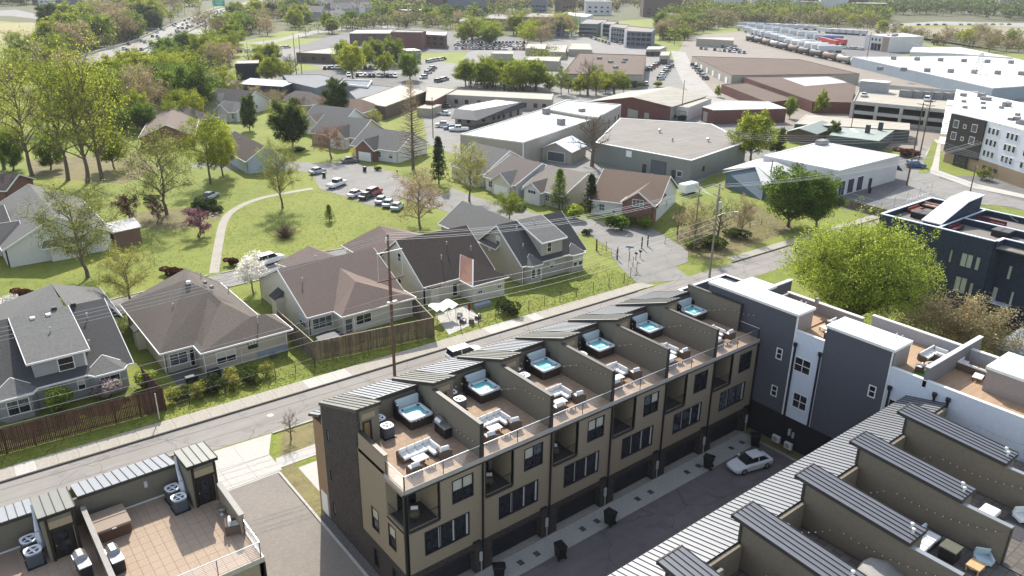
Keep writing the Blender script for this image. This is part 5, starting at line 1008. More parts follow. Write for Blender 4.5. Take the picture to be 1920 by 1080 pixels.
def gable_px(name,lab,cat,L,R_,pk,back,ze,zp,wall,roof,side=None,ov=.6):
    t=thing(name,lab,cat,tuple(at(*L))); a=at(*L,ze);b=at(*R_,ze);p=at(*pk,zp);dv=at(*back,zp)-p; dv.z=0
    m=MB(); F=[Vector((a.x,a.y,0)),Vector((b.x,b.y,0)),b,p,a]; m.add(F+[v+dv for v in F],[(0,1,2,3,4),(9,8,7,6,5),(0,5,6,1)]); m.build('front_wall',wall,t)
    m=MB(); m.add([F[1],F[2],F[2]+dv,F[1]+dv],[(0,1,2,3)]).add([F[0],F[4],F[4]+dv,F[0]+dv],[(0,1,2,3)]); m.build('side_wall',side or wall,t)
    m=MB(); e=dv.normalized()*ov
    for q in(a,b):
        o=(q-p).normalized()*ov; m.slab([q+o-e,p-e,p+dv+e,q+o+dv+e],.15)
    m.build('roof',roof,t); return t,F,dv
t,F,dv=gable_px('hall','wide brick gabled hall with buff roof beside the white warehouse','hall',(1104,190),(1258,199),(1187,181.4),(1258,163),4.6,7.0,brw,rbg,wallb); face_windows(t,F[0],F[1],[.1],[.55],3.4,3.6,wallb,wallb,name='door'); face_windows(t,F[0],F[1],[.1],[.72],1.6,3,wallb,wallb,name='door')
t,P=flat('hall','white walled wing of the brick gabled hall, shrubs in front','hall',[(1250.6,196),(1290,202),(1334,185),(1290,178)],4.2,wallw,rbg,.2); face_windows(t,P[0],P[1],[.1],[.3,.75],3,2.8,conw,walld,name='roller_door')
t,P=flat('workshop','white roofed workshop with maroon corner left of the leafy tree','workshop',[(1317,200),(1338,206),(1475,203),(1440,190),(1360,188)],4.6,brw,rw,.2); face_windows(t,P[0],P[1],[.1],[.35],2.4,3.2,wallb,wallb,name='door')
# white three bay garage
t,P=flat('auto_garage','white walled garage with three dark bay doors and stained white roof','garage',[(1432,291),(1574,319.5),(1687,291),(1540,265)],6.,wallw,rw,.2,cop=trimw)
A_,B_=P[1],P[2]; face_windows(t,A_,B_,[.05],[.08,.22,.37],2.6,3.4,M('navy bay door',(.03,.035,.06),.6,.2,1,stain=0),trimw,name='bay_door'); face_windows(t,A_,B_,[.05],[.55],1.3,2.2,wm,walld,name='door')
c=at(1541,270,6.); MB().rbox(c.x-1.5,c.x+1.5,c.y-1,c.y+1,5.9,7.0,.1).build('rooftop_unit',MATS['rooftop unit grey'],t)
q=B_+(B_-A_).normalized()*.0; m=MB(); m.slab([B_+Vector((0,0,-2.2)),B_+(B_-A_).normalized()*3+Vector((0,0,-4)),B_+(B_-A_).normalized()*3+(A_-P[0]).normalized()*-4+Vector((0,0,-4)),B_+(A_-P[0]).normalized()*-4+Vector((0,0,-2.2))],.2); m.build('awning',M('navy awning',(.04,.045,.08),.8,.1,1,stain=0),t)
t,F,dv=gable_px('workshop','grey roofed workshop with blue gable end behind the green tree','workshop',(1362,322),(1432,345),(1419,312),(1497,294.4),3.6,5.2,M('slate blue wall',(.1,.14,.17),.8,.1,1,stain=.1),M('pale grey metal roof',(.45,.45,.43),.6,.06,.3,stain=.1)); 
a=at(1419,312,5.2);b=at(1497.5,294.4,5.2);c=at(1563,328,3.4);d=at(1470,352,3.4); MB().slab([a,b,c,d],.2).build('roof',MATS['pale grey metal roof'],t); MB().slab([a,b,at(1436,293,3.5),at(1355,318,3.5)],.2).build('roof',MATS['pale grey metal roof'],t); MB().prism([(a.x,a.y),(b.x,b.y),(c.x,c.y),(d.x,d.y)],0,3.1).build('side_wall',MATS['slate blue wall'],t)
# green roofs, long white roof
t,F,dv=gable_px('workshop','low workshop with verdigris roof and blue lit wall','workshop',(1476,246),(1530,250),(1500,240),(1540,226),2.8,4.2,brn,rgr); c=at(1516,262); MB().cbox(c.x,c.y,1.4,5,3,2.8,.9).build('blue_porch',M('bright blue wall',(.03,.17,.36),.7,.1,1,stain=.05),t)
t,P=flat('workshop','long workshop with verdigris roof, skylight and two dark vents','workshop',[(1555,253),(1648,264.5),(1680,242),(1576,232)],3.4,M('dark teal wall',(.05,.07,.075),.8,.1,1,stain=.1),rgr,.1)
for q in((1650,244),(1626,249)): c=at(*q,3.4); MB().box(c.x-.5,c.x+.5,c.y-.5,c.y+.5,3.3,5.6).build('roof_vent',walld,t)
a=at(1602,245,3.4); MB().cbox(a.x,a.y,3.42,6,1.2,.1,.75).build('skylight',white,t)
t,P=flat('workshop','narrow long shed with dusty white roof before the parking deck','shed',[(1490,232),(1706,244),(1706,231),(1512,214)],3.6,M('dark teal wall',(.05,.07,.075)),rbg,.1)
# parking deck
t=thing('parking_garage','three level concrete parking deck with rooftop cars','parking garage',tuple(at(1700,250)))
A0=at(1600,190,6.4);A1=at(1790,208,6.4);A2=at(1790,168,6.4);A3=at(1613,165,6.4); A1=A0+(A1-A0)*1.25; A2=A3+(A2-A3)*1.25
Q=[(v.x,v.y) for v in(A0,A1,A2,A3)]
for z in(2.6,5.6): MB().prism(Q,z,z+.35).build('deck_slab',rbg if z>5 else conw,t)
d=(A1-A0); L=d.length; d.normalize(); n=Vector((d.y,-d.x,0)); 
if n.dot(Vector((CAM[0],CAM[1],0))-A0)<0: n=-n
an=math.atan2(d.y,d.x)
for z in(.0,2.55,5.55): c=A0+d*L/2+n*.1; MB().cbox(c.x,c.y,z+.55,L,.25,1.1,an).build('spandrel',conw,t)
for k in range(6): c=A0+d*(L*k/5)+n*.12; MB().cbox(c.x,c.y,3.2,1.0,.5,6.5,an).build('column',conw,t)
e=(A3-A0); c=A0+e/2; MB().cbox(c.x,c.y,3.2,e.length,.3,6.4,math.atan2(e.y,e.x)).build('side_wall',conw,t); c=A0+e*.8+d*L*.5; MB().cbox(c.x,c.y,2.5,L*.98,.3,5,an).build('core_wall',walld,t)
e2=A2-A3; c=A3+e2/2; MB().cbox(c.x,c.y,6.2,e2.length,.3,1.6,an).build('rear_parapet',conw,t)
for k in range(6): c=at(1698+k*19,182+k*1.2,5.95); MB().cbox(c.x,c.y,7.1,4.2,2.2,2.3,an).build('solar_canopy' if False else 'ramp_wall',M('deck ramp grey',(.2,.2,.2),.9,.1,1,stain=.1),t)
c=at(1638,172,5.95); MB().cbox(c.x,c.y,7.6,9,5,4.,an).build('stair_tower',M('deck stair panels',(.3,.3,.3),.8,.1,.6,.2,stain=.1),t); MB().cbox(c.x,c.y,9.65,9.4,5.4,.2,an).build('tower_roof',white,t)
# white apartment building at right
t=thing('apartment_block','four storey apartment block, dark brown and white, with tan brick base','apartment block',tuple(at(1840,340)))
H_=12.5; B0=at(1788,212,H_);B1=at(1851,226,H_);B2=at(1990,262,H_);K0=at(1793,167,H_); kv=K0-B0
Q=[(v.x,v.y) for v in(B0,B1,B2,B2+kv*1.0,B0+kv)]; MB().prism(Q,3.3,H_-.5).build('wall',M('white panel wall',(.58,.6,.63),.8,.05,.4,stain=.04),t); MB().prism(Q,0,3.3).build('brick_base',M('tan brick',(.3,.22,.14),.9,.2,1,.2,stain=.1),t); MB().prism(Q,H_-.5,H_).build('roof',rw,t)
d=(B1-B0); nn=Vector((d.y,-d.x,0)).normalized(); 
if nn.dot(Vector((CAM[0],CAM[1],0))-B0)<0: nn=-nn
c=(B0+B1)/2+nn*.25; MB().cbox(c.x,c.y,7.6,d.length+.3,.5,9.6,math.atan2(d.y,d.x)).build('brown_wall',M('umber panel',(.055,.045,.04),.85,.1,.5,stain=.05),t)
face_windows(t,B0+nn*.5,B1+nn*.5,[6.2,9.2],[.2,.75],1.7,1.9,glassm); face_windows(t,B0+nn*.5,B1+nn*.5,[6.5,9.5],[.47],1.0,1.0,glassm); face_windows(t,B0+nn*.5,B1+nn*.5,[.2],[.55],4.2,2.9,glassd,walld,name='entrance')
d2=(B2-B1); n2=Vector((d2.y,-d2.x,0)).normalized()
if n2.dot(Vector((CAM[0],CAM[1],0))-B1)<0: n2=-n2
us=[]
for g in range(3): us+=[.07+g*.27,.13+g*.27,.19+g*.27]
face_windows(t,B1,B2,[4.2,6.9,9.6],us,1.0,1.6,glassd); face_windows(t,B1,B2,[1.2],[.12,.2,.28],1.3,1.0,glassd,brn)
r=random.Random(5)
for k in range(26):
    a,b=r.uniform(.08,.9),r.uniform(.12,.9); q=B0+(B2-B0)*a+kv*b; s=r.choice((.5,.7,.9)); MB().rbox(q.x-s,q.x+s,q.y-s,q.y+s,H_,H_+1.2*s,.06).build('rooftop_unit',MATS['rooftop unit grey'],t)
sd=B0-kv*0; kk=kv.normalized(); n3=Vector((kk.y,-kk.x,0)); 
if n3.dot(Vector((CAM[0],CAM[1],0))-B0)<0: n3=-n3
for z in(3.6,6.6,9.6):
    for u in(.2,.5,.8): c=B0+kv*u+n3*.9; MB().cbox(c.x,c.y,z,kv.length*.2,1.8,.25,math.atan2(kv.y,kv.x)).build('balcony',trimw,t)
# brown roofed depot
t,P=flat('depot','huge depot with brown gravel roof beside the tank car train','depot',[(1297,105),(1372,141),(1612,138),(1500,111)],4.6,wallb,rbr,.2); face_windows(t,P[0],P[1],[.1],[.15,.3,.45,.6,.75,.9],4,2.8,white,wallb,name='dock_door')
t,P=flat('depot','brown roofed maroon wing of the depot with white inset roof','depot',[(1393,144),(1524,190),(1597,192),(1605,160),(1555,140)],4.0,brw,rbr,.2)
m=MB(); m.prism([tuple(at(a,b,4.))[:2] for a,b in((1468,146),(1510,161),(1592,154),(1552,143))],3.8,3.9); m.build('inset_roof',M('dusty white roof',(.4,.39,.36),.9,.1,.5,stain=.15),t)
t,P=flat('depot','low brown roofed front shed with maroon edge','depot',[(1353,158),(1440,192),(1490,186),(1400,155)],3.4,brw,rbr,.2)
t,P=flat('depot','small cream depot office beyond the scrap yard','office',[(1306,72),(1376,76),(1376,69),(1312,69.5)],5.,wallb,rbg,.2,rtu=0)
t,P=flat('office_block','white and tan block with dark entrance beside the trailer lot','office block',[(1624,64),(1670,69),(1733,68),(1690,61)],9.5,wallw,rw,.5,rtu=3); face_windows(t,P[0],P[1],[.2],[.35,.48,.62],3,4.5,wm,wallw); face_windows(t,P[0],P[1],[6],[.3,.45,.6],1.8,1.8,wm,wallw); face_windows(t,P[0],P[1],[.05],[.85],6,9,M('tan panel',(.3,.22,.17),.8,.1,1,stain=.05),wallw,name='tan_panel')
t,P=flat('warehouse','vast white roofed warehouse beside the railway','warehouse',[(1598,106),(1862,165),(2080,150),(1880,104)],5,M('blue grey metal wall',(.26,.3,.34),.8,.06,.3,stain=.1),rw,.3)
for k in range(14): c=at(1650+(k%7)*44+(k//7)*25,132+(k%7)*1.5-(k//7)*20,4.7); MB().rbox(c.x-1.2,c.x+1.2,c.y-1,c.y+1,4.7,6.4,.1).build('rooftop_unit',MATS['rooftop unit grey'],t)
t,P=flat('warehouse','second white warehouse behind the vast one','warehouse',[(1706,97),(1790,100),(1900,108),(1798,88),(1712,88)],5.5,wallw,rw,.3)
# west commercial group
t,P=flat('black_hall','black windowless hall beyond the white cottages','hall',[(440,119),(485,118),(485,112),(446,113)],7,M('black cladding',(.02,.021,.026),.8,.1,.5,stain=0),rbg,.2)
t,P=flat('shop','white roofed shop with dark front canopy past the cottages','shop',[(447,157),(530,162),(559,152),(470,146)],3.8,walld,rw,.2)
t,P=flat('shop','broad grey roofed shop behind parked cars','shop',[(540,153),(592,165),(640,149),(600,139),(530,140)],4,M('slate wall',(.16,.17,.18),.8,.1,.5,stain=.1),rdk,.2)
t,P=flat('shop','grey parapeted shop block beside the evergreen','shop',[(636,156),(690,162),(698,150),(645,148)],4.5,M('slate wall',(.16,.17,.18)),rdk,.6,cop=trimw)
t,P=flat('shop','slate roofed low shop joined to the beige roofed store','shop',[(655,172),(668,186),(745,163),(690,158)],3.8,M('slate wall',(.16,.17,.18)),rdk,.2)
t,P=flat('store','beige roofed store with shaded brown front','store',[(662,190),(722,199.5),(801,170),(750,158)],4.2,brn,M('beige roof',(.45,.39,.31),.9,.08,.2,.1,stain=.1),.25,cop=rbg)
t,P=flat('office_building','low brown brick office on the green slope','office',[(555,98),(628,101),(700,94),(640,86)],5,brn,rbg,.3); face_windows(t,P[0],P[1],[1.5],[.2,.45,.7],2,1.5,wm,walld)
t,P=flat('office_building','tall plum brick block without windows','office block',[(732,59),(790,60),(799,57),(742,55)],10.5,mar,rbg,.5)
t,P=flat('office_building','plum brick office wing right of the windowless block','office block',[(796,64),(836,66),(838,60),(800,58)],8,brn,rw,.4); face_windows(t,P[0],P[1],[2,5],[.2,.5,.8],2.4,1.6,wm,mar)
t,P=flat('office_building','long brick wing left of the windowless block','office block',[(655,62),(733,62),(735,56),(668,56)],7.5,brn,rw,.4); face_windows(t,P[0],P[1],[1.5,4.5],[.1,.25,.4,.55,.7,.85],2.6,1.6,glassm,mar)
t=thing('chapel','grey portico chapel with white columns before the plum brick block','chapel',tuple(at(730,122))); a=at(708,121);b=at(790,118); d=b-a; an=math.atan2(d.y,d.x); dd=d.normalized(); nb=Vector((-dd.y,dd.x,0)); c=(a+b)/2+nb*6
MB().cbox(c.x,c.y,3,d.length,11,6,an).build('wall',M('dusk grey wall',(.15,.155,.16),.8,.1,.5,stain=.05),t); MB().cbox(c.x,c.y,6.15,d.length+.6,11.6,.3,an).build('roof',rw,t)
ga=a+dd*d.length*.12; gb=a+dd*d.length*.5; pk=(ga+gb)/2; m=MB(); F=[Vector((ga.x,ga.y,5.8)),Vector((gb.x,gb.y,5.8)),Vector((pk.x,pk.y,8.3))]; F=[v-nb*2 for v in F]; m.add(F+[v+nb*8 for v in F],[(0,1,2),(5,4,3),(0,3,4,1),(1,4,5,2),(2,5,3,0)]); m.build('pediment',trimw,t)
for k in range(4): c=ga+(gb-ga)*(.1+.8*k/3)-nb*1.6; MB().tube((c.x,c.y,0),(c.x,c.y,5.8),.35,n=8).build('column',white,t)
t,P=flat('strip_mall','tan roofed strip mall with shaded wall beyond the bare tree','strip mall',[(1054,138),(1205,140),(1212,103),(1086,99)],5.5,wallb,rbr,.3,rtu=5); face_windows(t,P[0],P[1],[.1],[.1,.5,.72,.88],4,3,wm,wallb)
for k,(pp,h,lab) in enumerate((([(985,90),(1022,92),(1026,82),(990,81)],4,'first storage block'),([(1028,96),(1060,98),(1064,84),(1034,83)],4,'second storage block'),([(1066,92),(1110,93),(1106,81),(1072,80)],4,'third storage block'),([(920,100),(962,101),(962,95),(925,95)],4,'buff annex'),([(985,112),(1048,115),(1052,106),(992,105)],4.5,'grey block with green verge'))):
    flat('storage_block','buff low '+lab+' in the far storage yard','storage building',pp,h,wallb,rbg,.2,'storage blocks')
t,P=flat('garage','small twin bay garage near the curving road','garage',[(1212,92),(1236,92),(1250,87),(1216,87)],4,wallb,rw,.2); face_windows(t,P[0],P[1],[.1],[.3,.75],5,2.6,wm,wallb,name='bay_door')
t,P=flat('garage','small buff shed with one dark door near the curving road','garage',[(1237,104),(1254,104),(1258,96),(1240,96)],4.5,wallb,rbg,.2); face_windows(t,P[0],P[1],[.1],[.5],4,2.6,wm,wallb,name='bay_door')
hipr=M('grey brown far roof',(.22,.19,.17),.9,.15,.3,stain=.1); blw=M('blue grey far wall',(.13,.155,.18),.8,.15,.2,stain=.08)
for k,(pp,h,lab) in enumerate((([(1174,58),(1222,60),(1229,53),(1176,48)],10,'nearest block of the blue grey apartments with balconies'),([(1146,50),(1172,53),(1180,46),(1150,44)],10,'second block of the blue grey apartments with balconies'),([(1130,44),(1150,46),(1160,40),(1136,39)],10,'third block of the blue grey apartments with balconies'),([(1086,44),(1120,45),(1140,37),(1100,35)],9,'farthest block of the blue grey apartments with balconies'),([(982,31),(1056,33),(1058,25),(995,24)],14,'square blue grey apartment house with dark tower'),([(905,34),(962,36),(968,27),(920,26)],9,'low blue grey block at the edge of the wood'),([(860,40),(900,41),(905,33),(866,32)],8,'small slate block beside the wood'),([(1230,30),(1270,31),(1274,25),(1236,24)],10,'tan far block left of the white depot'))):
    t,P=flat('apartment_block',lab,'apartment block',pp,h,blw if k!=7 else wallb,hipr,.4,'far apartment blocks')
    if k<6: face_windows(t,P[0],P[1],[1.2,4.2,7.2][:max(2,int(h/3.3))],[.1,.3,.5,.7,.9],3,2.,glassd,trimw if k%2 else blw); 
    if k<3:
        for u in(.0,.2,.4,.6,.8,1.): c=P[0]+(P[3]-P[0])*u; MB().cbox(c.x,c.y,h/2,1.6,1.6,h,0).build('balcony_tower',trimw,t)
t,P=flat('warehouse','far white roofed depot with pale wall near the levee','warehouse',[(1049,26),(1098,32),(1112,27),(1062,22)],7,M('pale blue wall',(.4,.45,.5),.8,.06,.2,stain=.05),rw,.3)
for k,(x,y,z) in enumerate(((590,38,8),(612,22,10),(640,30,8),(655,18,9),(676,28,8),(628,44,6))):
    c=at(x,y,0); lhouse(['dark far townhouse with pale gables, lowest','far townhouse with bay front, leftmost','grey far townhouse among trees','pale far townhouse on the rise','blue far townhouse at the right','low far townhouse below the others'][k],c.x,c.y,-50+k*13,20,15,z,z+5,blw if k%2 else wgr,hipr,[(-3,7,2,z,z+3.5,wwh,hipr)],'far townhouses on the rise',w=True,garage=False)
for k,(x,y,w,d,h,m,rm,lab) in enumerate(((1770,14,50,25,9,wallb,rbg,'far tan school block on the wooded rise'),(1670,14,16,16,12,white,rw,'far white tower house in the wood'),(1515,14,40,16,8,wallw,rbg,'far pale block between the trees'),(1440,12,50,15,9,wallw,rbg,'far white terrace above the trees'),(1375,12,30,15,9,wallb,hipr,'far buff terrace in the wood'),(150,8,30,20,7,wallw,rw,'far white roofed shed at the top left'),(760,20,24,14,7,brn,rbg,'far brown block with pale roof'),(775,30,26,14,6,mar,rw,'far plum block with pale roof'),(470,47,22,12,4,brn,rw,'low white roofed house behind dark shrubs'),(280,10,30,14,5,wallw,rw,'white roofed shed in the highway wood'),(1910,4,40,20,8,wallb,rbg,'pale block at the top right corner'),(1600,20,30,14,8,wallw,rbg,'far cream block right of terrace'))):
    c=at(x,y); t=thing('far_building',lab,'building',tuple(c)); a=-.65+k*.1; MB().cbox(c.x,c.y,h/2,w,d,h,a).build('wall',m,t); MB().cbox(c.x,c.y,h+.2,w+.8,d+.8,.4,a).build('roof',rm,t)
# levee, highway
sheet('levee',px((1500,62),(1920,70),(2100,75),(2100,52),(1560,52)),.06,M('dry levee slope',(.24,.2,.135),.95,.12,.1,.1,stain=.1))
hwy=M('pale highway concrete',(.27,.255,.23),.95,.08,.05,kind='asphalt',stain=.08)
sheet('highway',px((90,132),(185,98),(240,84),(300,58),(360,32),(420,14),(520,-8),(600,-26),(640,-26),(560,-6),(470,16),(420,36),(415,44),(390,60),(340,80),(290,97),(200,128),(120,152)),.05,hwy)
mb=MB(); pts=[at(a,b) for a,b in((90,131),(185,97),(240,83),(300,57),(360,31),(420,13))]
for a,b in zip(pts,pts[1:]): mb.prism(strip([(a.x,a.y),(b.x,b.y)],.5),0,1.1)
tag(mb.build('crash_barrier',conw,loc=tuple(pts[2])),'concrete barrier along the wooded side of the highway','barrier')
mb=MB(); pts=[at(a,b) for a,b in((215,113),(300,82),(350,62),(395,40),(418,28),(470,6))]
for a,b in zip(pts,pts[1:]): mb.prism(strip([(a.x,a.y),(b.x,b.y)],.6),0,1.0)
tag(mb.build('median_barrier',conw,loc=tuple(pts[2])),'concrete median between the highway carriageways','barrier')
sheet('highway',px((1640,52),(1760,46),(1960,52),(2100,58),(2100,50),(1960,44),(1760,40),(1640,47)),.05,hwy)
sheet('town_road',px((430,78),(500,84),(540,74),(600,62),(650,55),(740,52),(740,48),(640,50),(560,62),(520,74),(470,80),(430,76)),.03,hwy)
sheet('town_road',px((485,100),(520,88),(560,92),(620,118),(700,128),(700,133),(600,126),(545,112),(505,112),(500,128),(480,130)),.036,lot)
sheet('lawn',px((505,106),(530,102),(620,108),(700,112),(710,121),(640,122),(560,120)),.03,M('emerald lawn',(.06,.13,.02),.95,.2,.5,.3,kind='grass',col2=(.1,.15,.03)))
sheet('field',px((-60,45),(60,42),(95,52),(90,75),(-60,88)),.03,M('straw field',(.25,.2,.1),.95,.2,.2,.2,kind='grass',col2=(.22,.21,.07)))
sheet('far_lot',px((-40,22),(30,18),(95,32),(90,38),(20,30),(-40,30)),.04,lot)
# green highway sign and billboard back
t=thing('highway_sign','big green highway sign on steel posts over the traffic','road sign',tuple(at(414,38))); c=at(414,38); a=at(404,38);b=at(426,38)
f_=(b-a).normalized(); an=math.atan2(f_.y,f_.x); MB().cbox(c.x,c.y,15,11,.3,5,an).build('panel',M('highway sign green',(.0,.27,.17),.5,.05,1,stain=0),t)
nx=Vector((f_.y,-f_.x,0))
for dz,w in((1.0,6),(-.3,7.5),(-1.5,3)): q=c+nx*.2; MB().cbox(q.x,q.y,15+dz,w,.06,.35,an).build('lettering',white,t)
for s in(-1,1): q=c+f_*s*5; MB().tube((q.x,q.y,0),(q.x,q.y,17),.25,n=6).build('post',steel,t)
t=thing('billboard','grey back of a billboard in the wood beside the highway','billboard',tuple(at(262,62))); c=at(262,62); MB().cbox(c.x,c.y,9,9,.4,6,-.9).build('panel',M('billboard back',(.35,.38,.42),.7,.1,.5,stain=0),t); MB().tube((c.x,c.y,0),(c.x,c.y,8),.4,n=6).build('post',steel,t)
# train of tank cars
tk=[M('grey tank steel',(.3,.29,.26),.6,.15,.5,stain=.25),M('rust tank steel',(.2,.15,.12),.7,.2,.5,stain=.3),M('black tank steel',(.09,.09,.095),.6,.2,.5,stain=.2)]
pa=[at(a,b) for a,b in((1760,160),(1729,152),(1682,142),(1620,128),(1569,116),(1518,105),(1460,91),(1426,82),(1400,76))]; cl=[0]
for a,b in zip(pa,pa[1:]): cl.append(cl[-1]+(b-a).length)
def along(s):
    for k in range(len(pa)-1):
        if s<=cl[k+1]: u=(s-cl[k])/(cl[k+1]-cl[k]); return pa[k].lerp(pa[k+1],u),(pa[k+1]-pa[k])
    return pa[-1],pa[-1]-pa[-2]
bal=MB().poly([(*p,.05) for p in strip([(p.x,p.y) for p in pa],7)]); struct(bal,'railway_ballast',M('ballast',(.2,.17,.14),.95,.3,.5,stain=.2))
def tank(mat):
    t=thing('tank_car',None,'tank car',(0,0,0)); m=MB(); m.lathe([(.2,-7.2),(1.1,-7.0),(1.5,-6.5),(1.5,6.5),(1.1,7.0),(.2,7.2)],(0,0,0),12); m.v=[(v[2],v[1],v[0]+2.7) for v in m.v]; m.build('tank',mat,t,True)
    MB().box(-7.8,7.8,-1.2,1.2,.9,1.2).build('underframe',black,t)
    for x in(-5.5,5.5): MB().box(x-1.3,x+1.3,-1,1,.1,.95).build('bogie',black,t)
    MB().lathe([(.6,0),(.6,.5),(.1,.6)],(0,0,4.1),8).build('hatch',mat,t); MB().box(-1.5,1.5,-.7,.7,4.2,4.3).build('walkway',black,t); return t
ORD=['first','second','third','fourth','fifth','sixth','seventh','eighth','ninth','tenth','eleventh','twelfth','thirteenth','fourteenth','fifteenth','sixteenth','seventeenth','eighteenth','nineteenth','twentieth']+['farthest']*12
tp=[tank(m) for m in tk]; s=8; k=0
while s<cl[-1]-4 and k<30:
    p,d=along(s); pr_=tp[0] if k<6 else tp[(1,2,2,1,2,0)[k%6]]
    put(pr_,(p.x,p.y,.1),math.atan2(d.y,d.x),ORD[k]+(' tank car of the train counted from the parking deck, pale steel' if pr_ is tp[0] else ' tank car of the train counted from the parking deck, dark steel'),'tank cars of the freight train'); s+=16.4; k+=1
# box trailers
def trailer(mat):
    t=thing('box_trailer',None,'trailer',(0,0,0)); MB().rbox(-7.5,7.5,-1.3,1.3,1.1,4.,.05).build('box',mat,t); MB().box(4,7,-1.1,1.1,.1,1.1).build('bogie',black,t); MB().box(-5.5,-5.2,-1,1,0,1.1).build('landing_leg',black,t); return t
tr_=[trailer(M('white trailer',(.5,.5,.5),.5,.06,.4,stain=.1)),trailer(M('blue trailer',(.06,.16,.36),.5,.1,.4,stain=.05)),trailer(M('red trailer',(.4,.05,.04),.5,.1,.4,stain=.05))]
dirv=at(1640,110)-at(1400,60); an=math.atan2(dirv.y,dirv.x)
rows=[((1393,58),(1500,88),9),((1400,50),(1560,78),11),((1430,52),(1520,56),6),((1490,86),(1555,98),6),((1545,62),(1610,66),6),((1430,66),(1530,92),9)]
for ri,(a,b,n) in enumerate(rows):
    for k in range(n):
        p=at(a[0]+(b[0]-a[0])*k/(n-1),a[1]+(b[1]-a[1])*k/(n-1)); w=tr_[1] if (ri,k) in((1,10),(2,0)) else tr_[0]
        put(w,(p.x,p.y,.05),an+(1.5 if ri%2 else 0.4),('blue box trailer in the ' if w is tr_[1] else 'white box trailer, '+ORD[k]+' from the left in the ')+('row beside the train','rear row below the wood','short far left row','row just behind the tank cars','right hand row','middle row')[ri],'trailers in the lot')
for q,l_ in zip(((1545,82),(1560,86),(1575,84)),('left','middle','right')): p=at(*q); put(tr_[2],(p.x,p.y,.05),an,l_+' one of the three red box trailers','trailers in the lot')
# lattice pylon
t=thing('pylon','steel lattice pylon standing by the vast white warehouse','pylon',tuple(at(1828,160))); c=at(1828,160); hh=top_z((1828,160),(1828,98)); m=MB()
for a in range(4):
    x,y=((-1,-1),(1,-1),(1,1),(-1,1))[a]; x2,y2=((-1,-1),(1,-1),(1,1),(-1,1))[(a+1)%4]
    m.tube((c.x+x*3,c.y+y*3,0),(c.x+x*.4,c.y+y*.4,hh),.12,n=3)
    for k in range(6):
        f0=3-2.6*k/6; f1=3-2.6*(k+1)/6; m.tube((c.x+x*f0,c.y+y*f0,hh*k/6),(c.x+x2*f1,c.y+y2*f1,hh*(k+1)/6),.07,n=3); m.tube((c.x+x2*f0,c.y+y2*f0,hh*k/6),(c.x+x*f1,c.y+y*f1,hh*(k+1)/6),.07,n=3)
m.build('lattice',steel,t)

fr_=random.Random(31); FB=[wallw,wallb,blw,brn,M('far pale wall',(.42,.42,.4),.85,.1,.3,stain=.05)]
for k in range(62):
    x=fr_.choice((fr_.uniform(520,1240),fr_.uniform(1300,1900),fr_.uniform(0,360))); y=fr_.uniform(-3,22) if x>900 else fr_.uniform(-4,12)
    if k>45: x=fr_.choice((fr_.uniform(540,1240),fr_.uniform(1300,1640))); y=fr_.uniform(20,33)
    c=at(x,y); h=fr_.uniform(13,25); w=fr_.uniform(16,46); d=fr_.uniform(12,22); a=-.65+fr_.uniform(-.5,.5)
    t=thing('far_building','','building',tuple(c),'distant buildings along the top'); q_=fr_.randrange(5); mm=FB[q_]; t['label']=('white','buff','slate','brown','pale grey')[q_]+' distant building in the woods along the top, '+('far left','left of centre','right of centre','far right')[min(3,int(x/480))]+(', tall' if h>19 else ', low'); MB().cbox(c.x,c.y,h/2,w,d,h,a).build('wall',mm,t); MB().cbox(c.x,c.y,h+.3,w+.8,d+.8,.6,a).build('roof',fr_.choice((rw,rbg,hipr,rw)),t)
    dd=Vector((math.cos(a),math.sin(a),0)); nn=Vector((math.sin(a),-math.cos(a),0)); p=c+nn*d/2
    if h>12: face_windows(t,p-dd*w/2,p+dd*w/2,[3,7.5],[.15,.38,.62,.85],3.2,2.2,glassd,mm)
# ================================================================ TREES AND SHRUBS
bark=M('grey brown bark',(.13,.1,.075),.95,.3,4,.4,stain=.1); barkd=M('dark bark',(.06,.047,.038),.95,.3,4,.4,stain=.1); barkp=M('pale twigs',(.19,.15,.11),.95,.25,4,stain=0)
LF=dict(
 spring=Mleaf('yellow green spring leaf',(.17,.22,.022),.5,.4,(.36,.4,.06)),
 bright=Mleaf('bright lime leaf',(.215,.275,.035),.4,.4,(.38,.45,.085)),
 pale=Mleaf('pale bud leaf',(.21,.22,.05),.4,.4,(.36,.36,.1)),
 mid=Mleaf('mid green leaf',(.12,.18,.03),.5,.35,(.24,.32,.06)),
 dark=Mleaf('dark evergreen leaf',(.03,.05,.02),.5,.2,(.085,.11,.04)),
 cedar=Mleaf('green cedar leaf',(.065,.1,.028),.5,.25,(.15,.185,.05)),
 brown=Mleaf('brown bud leaf',(.27,.21,.115),.35,.3,(.4,.33,.18)),
 tan=Mleaf('tan budding leaf',(.36,.28,.155),.3,.35,(.5,.41,.24)),
 rust=Mleaf('rust bud leaf',(.17,.09,.05),.4,.3,(.26,.15,.08)),
 white=Mleaf('white blossom',(.62,.6,.54),.25,.3,(.8,.78,.72)),
 pink=Mleaf('pale pink blossom',(.5,.38,.38),.3,.3,(.7,.58,.56)),
 purple=Mleaf('redbud blossom',(.17,.06,.11),.4,.3,(.3,.13,.19)),
 plum=Mleaf('plum leaf',(.1,.04,.045),.5,.3,(.19,.09,.09)),
 redbr=Mleaf('red brown leaf',(.09,.03,.02),.5,.3,(.16,.06,.04)))
def bez(a,b,c,n): return [a*(1-t)**2+b*2*t*(1-t)+c*t*t for t in [k/n for k in range(n+1)]]
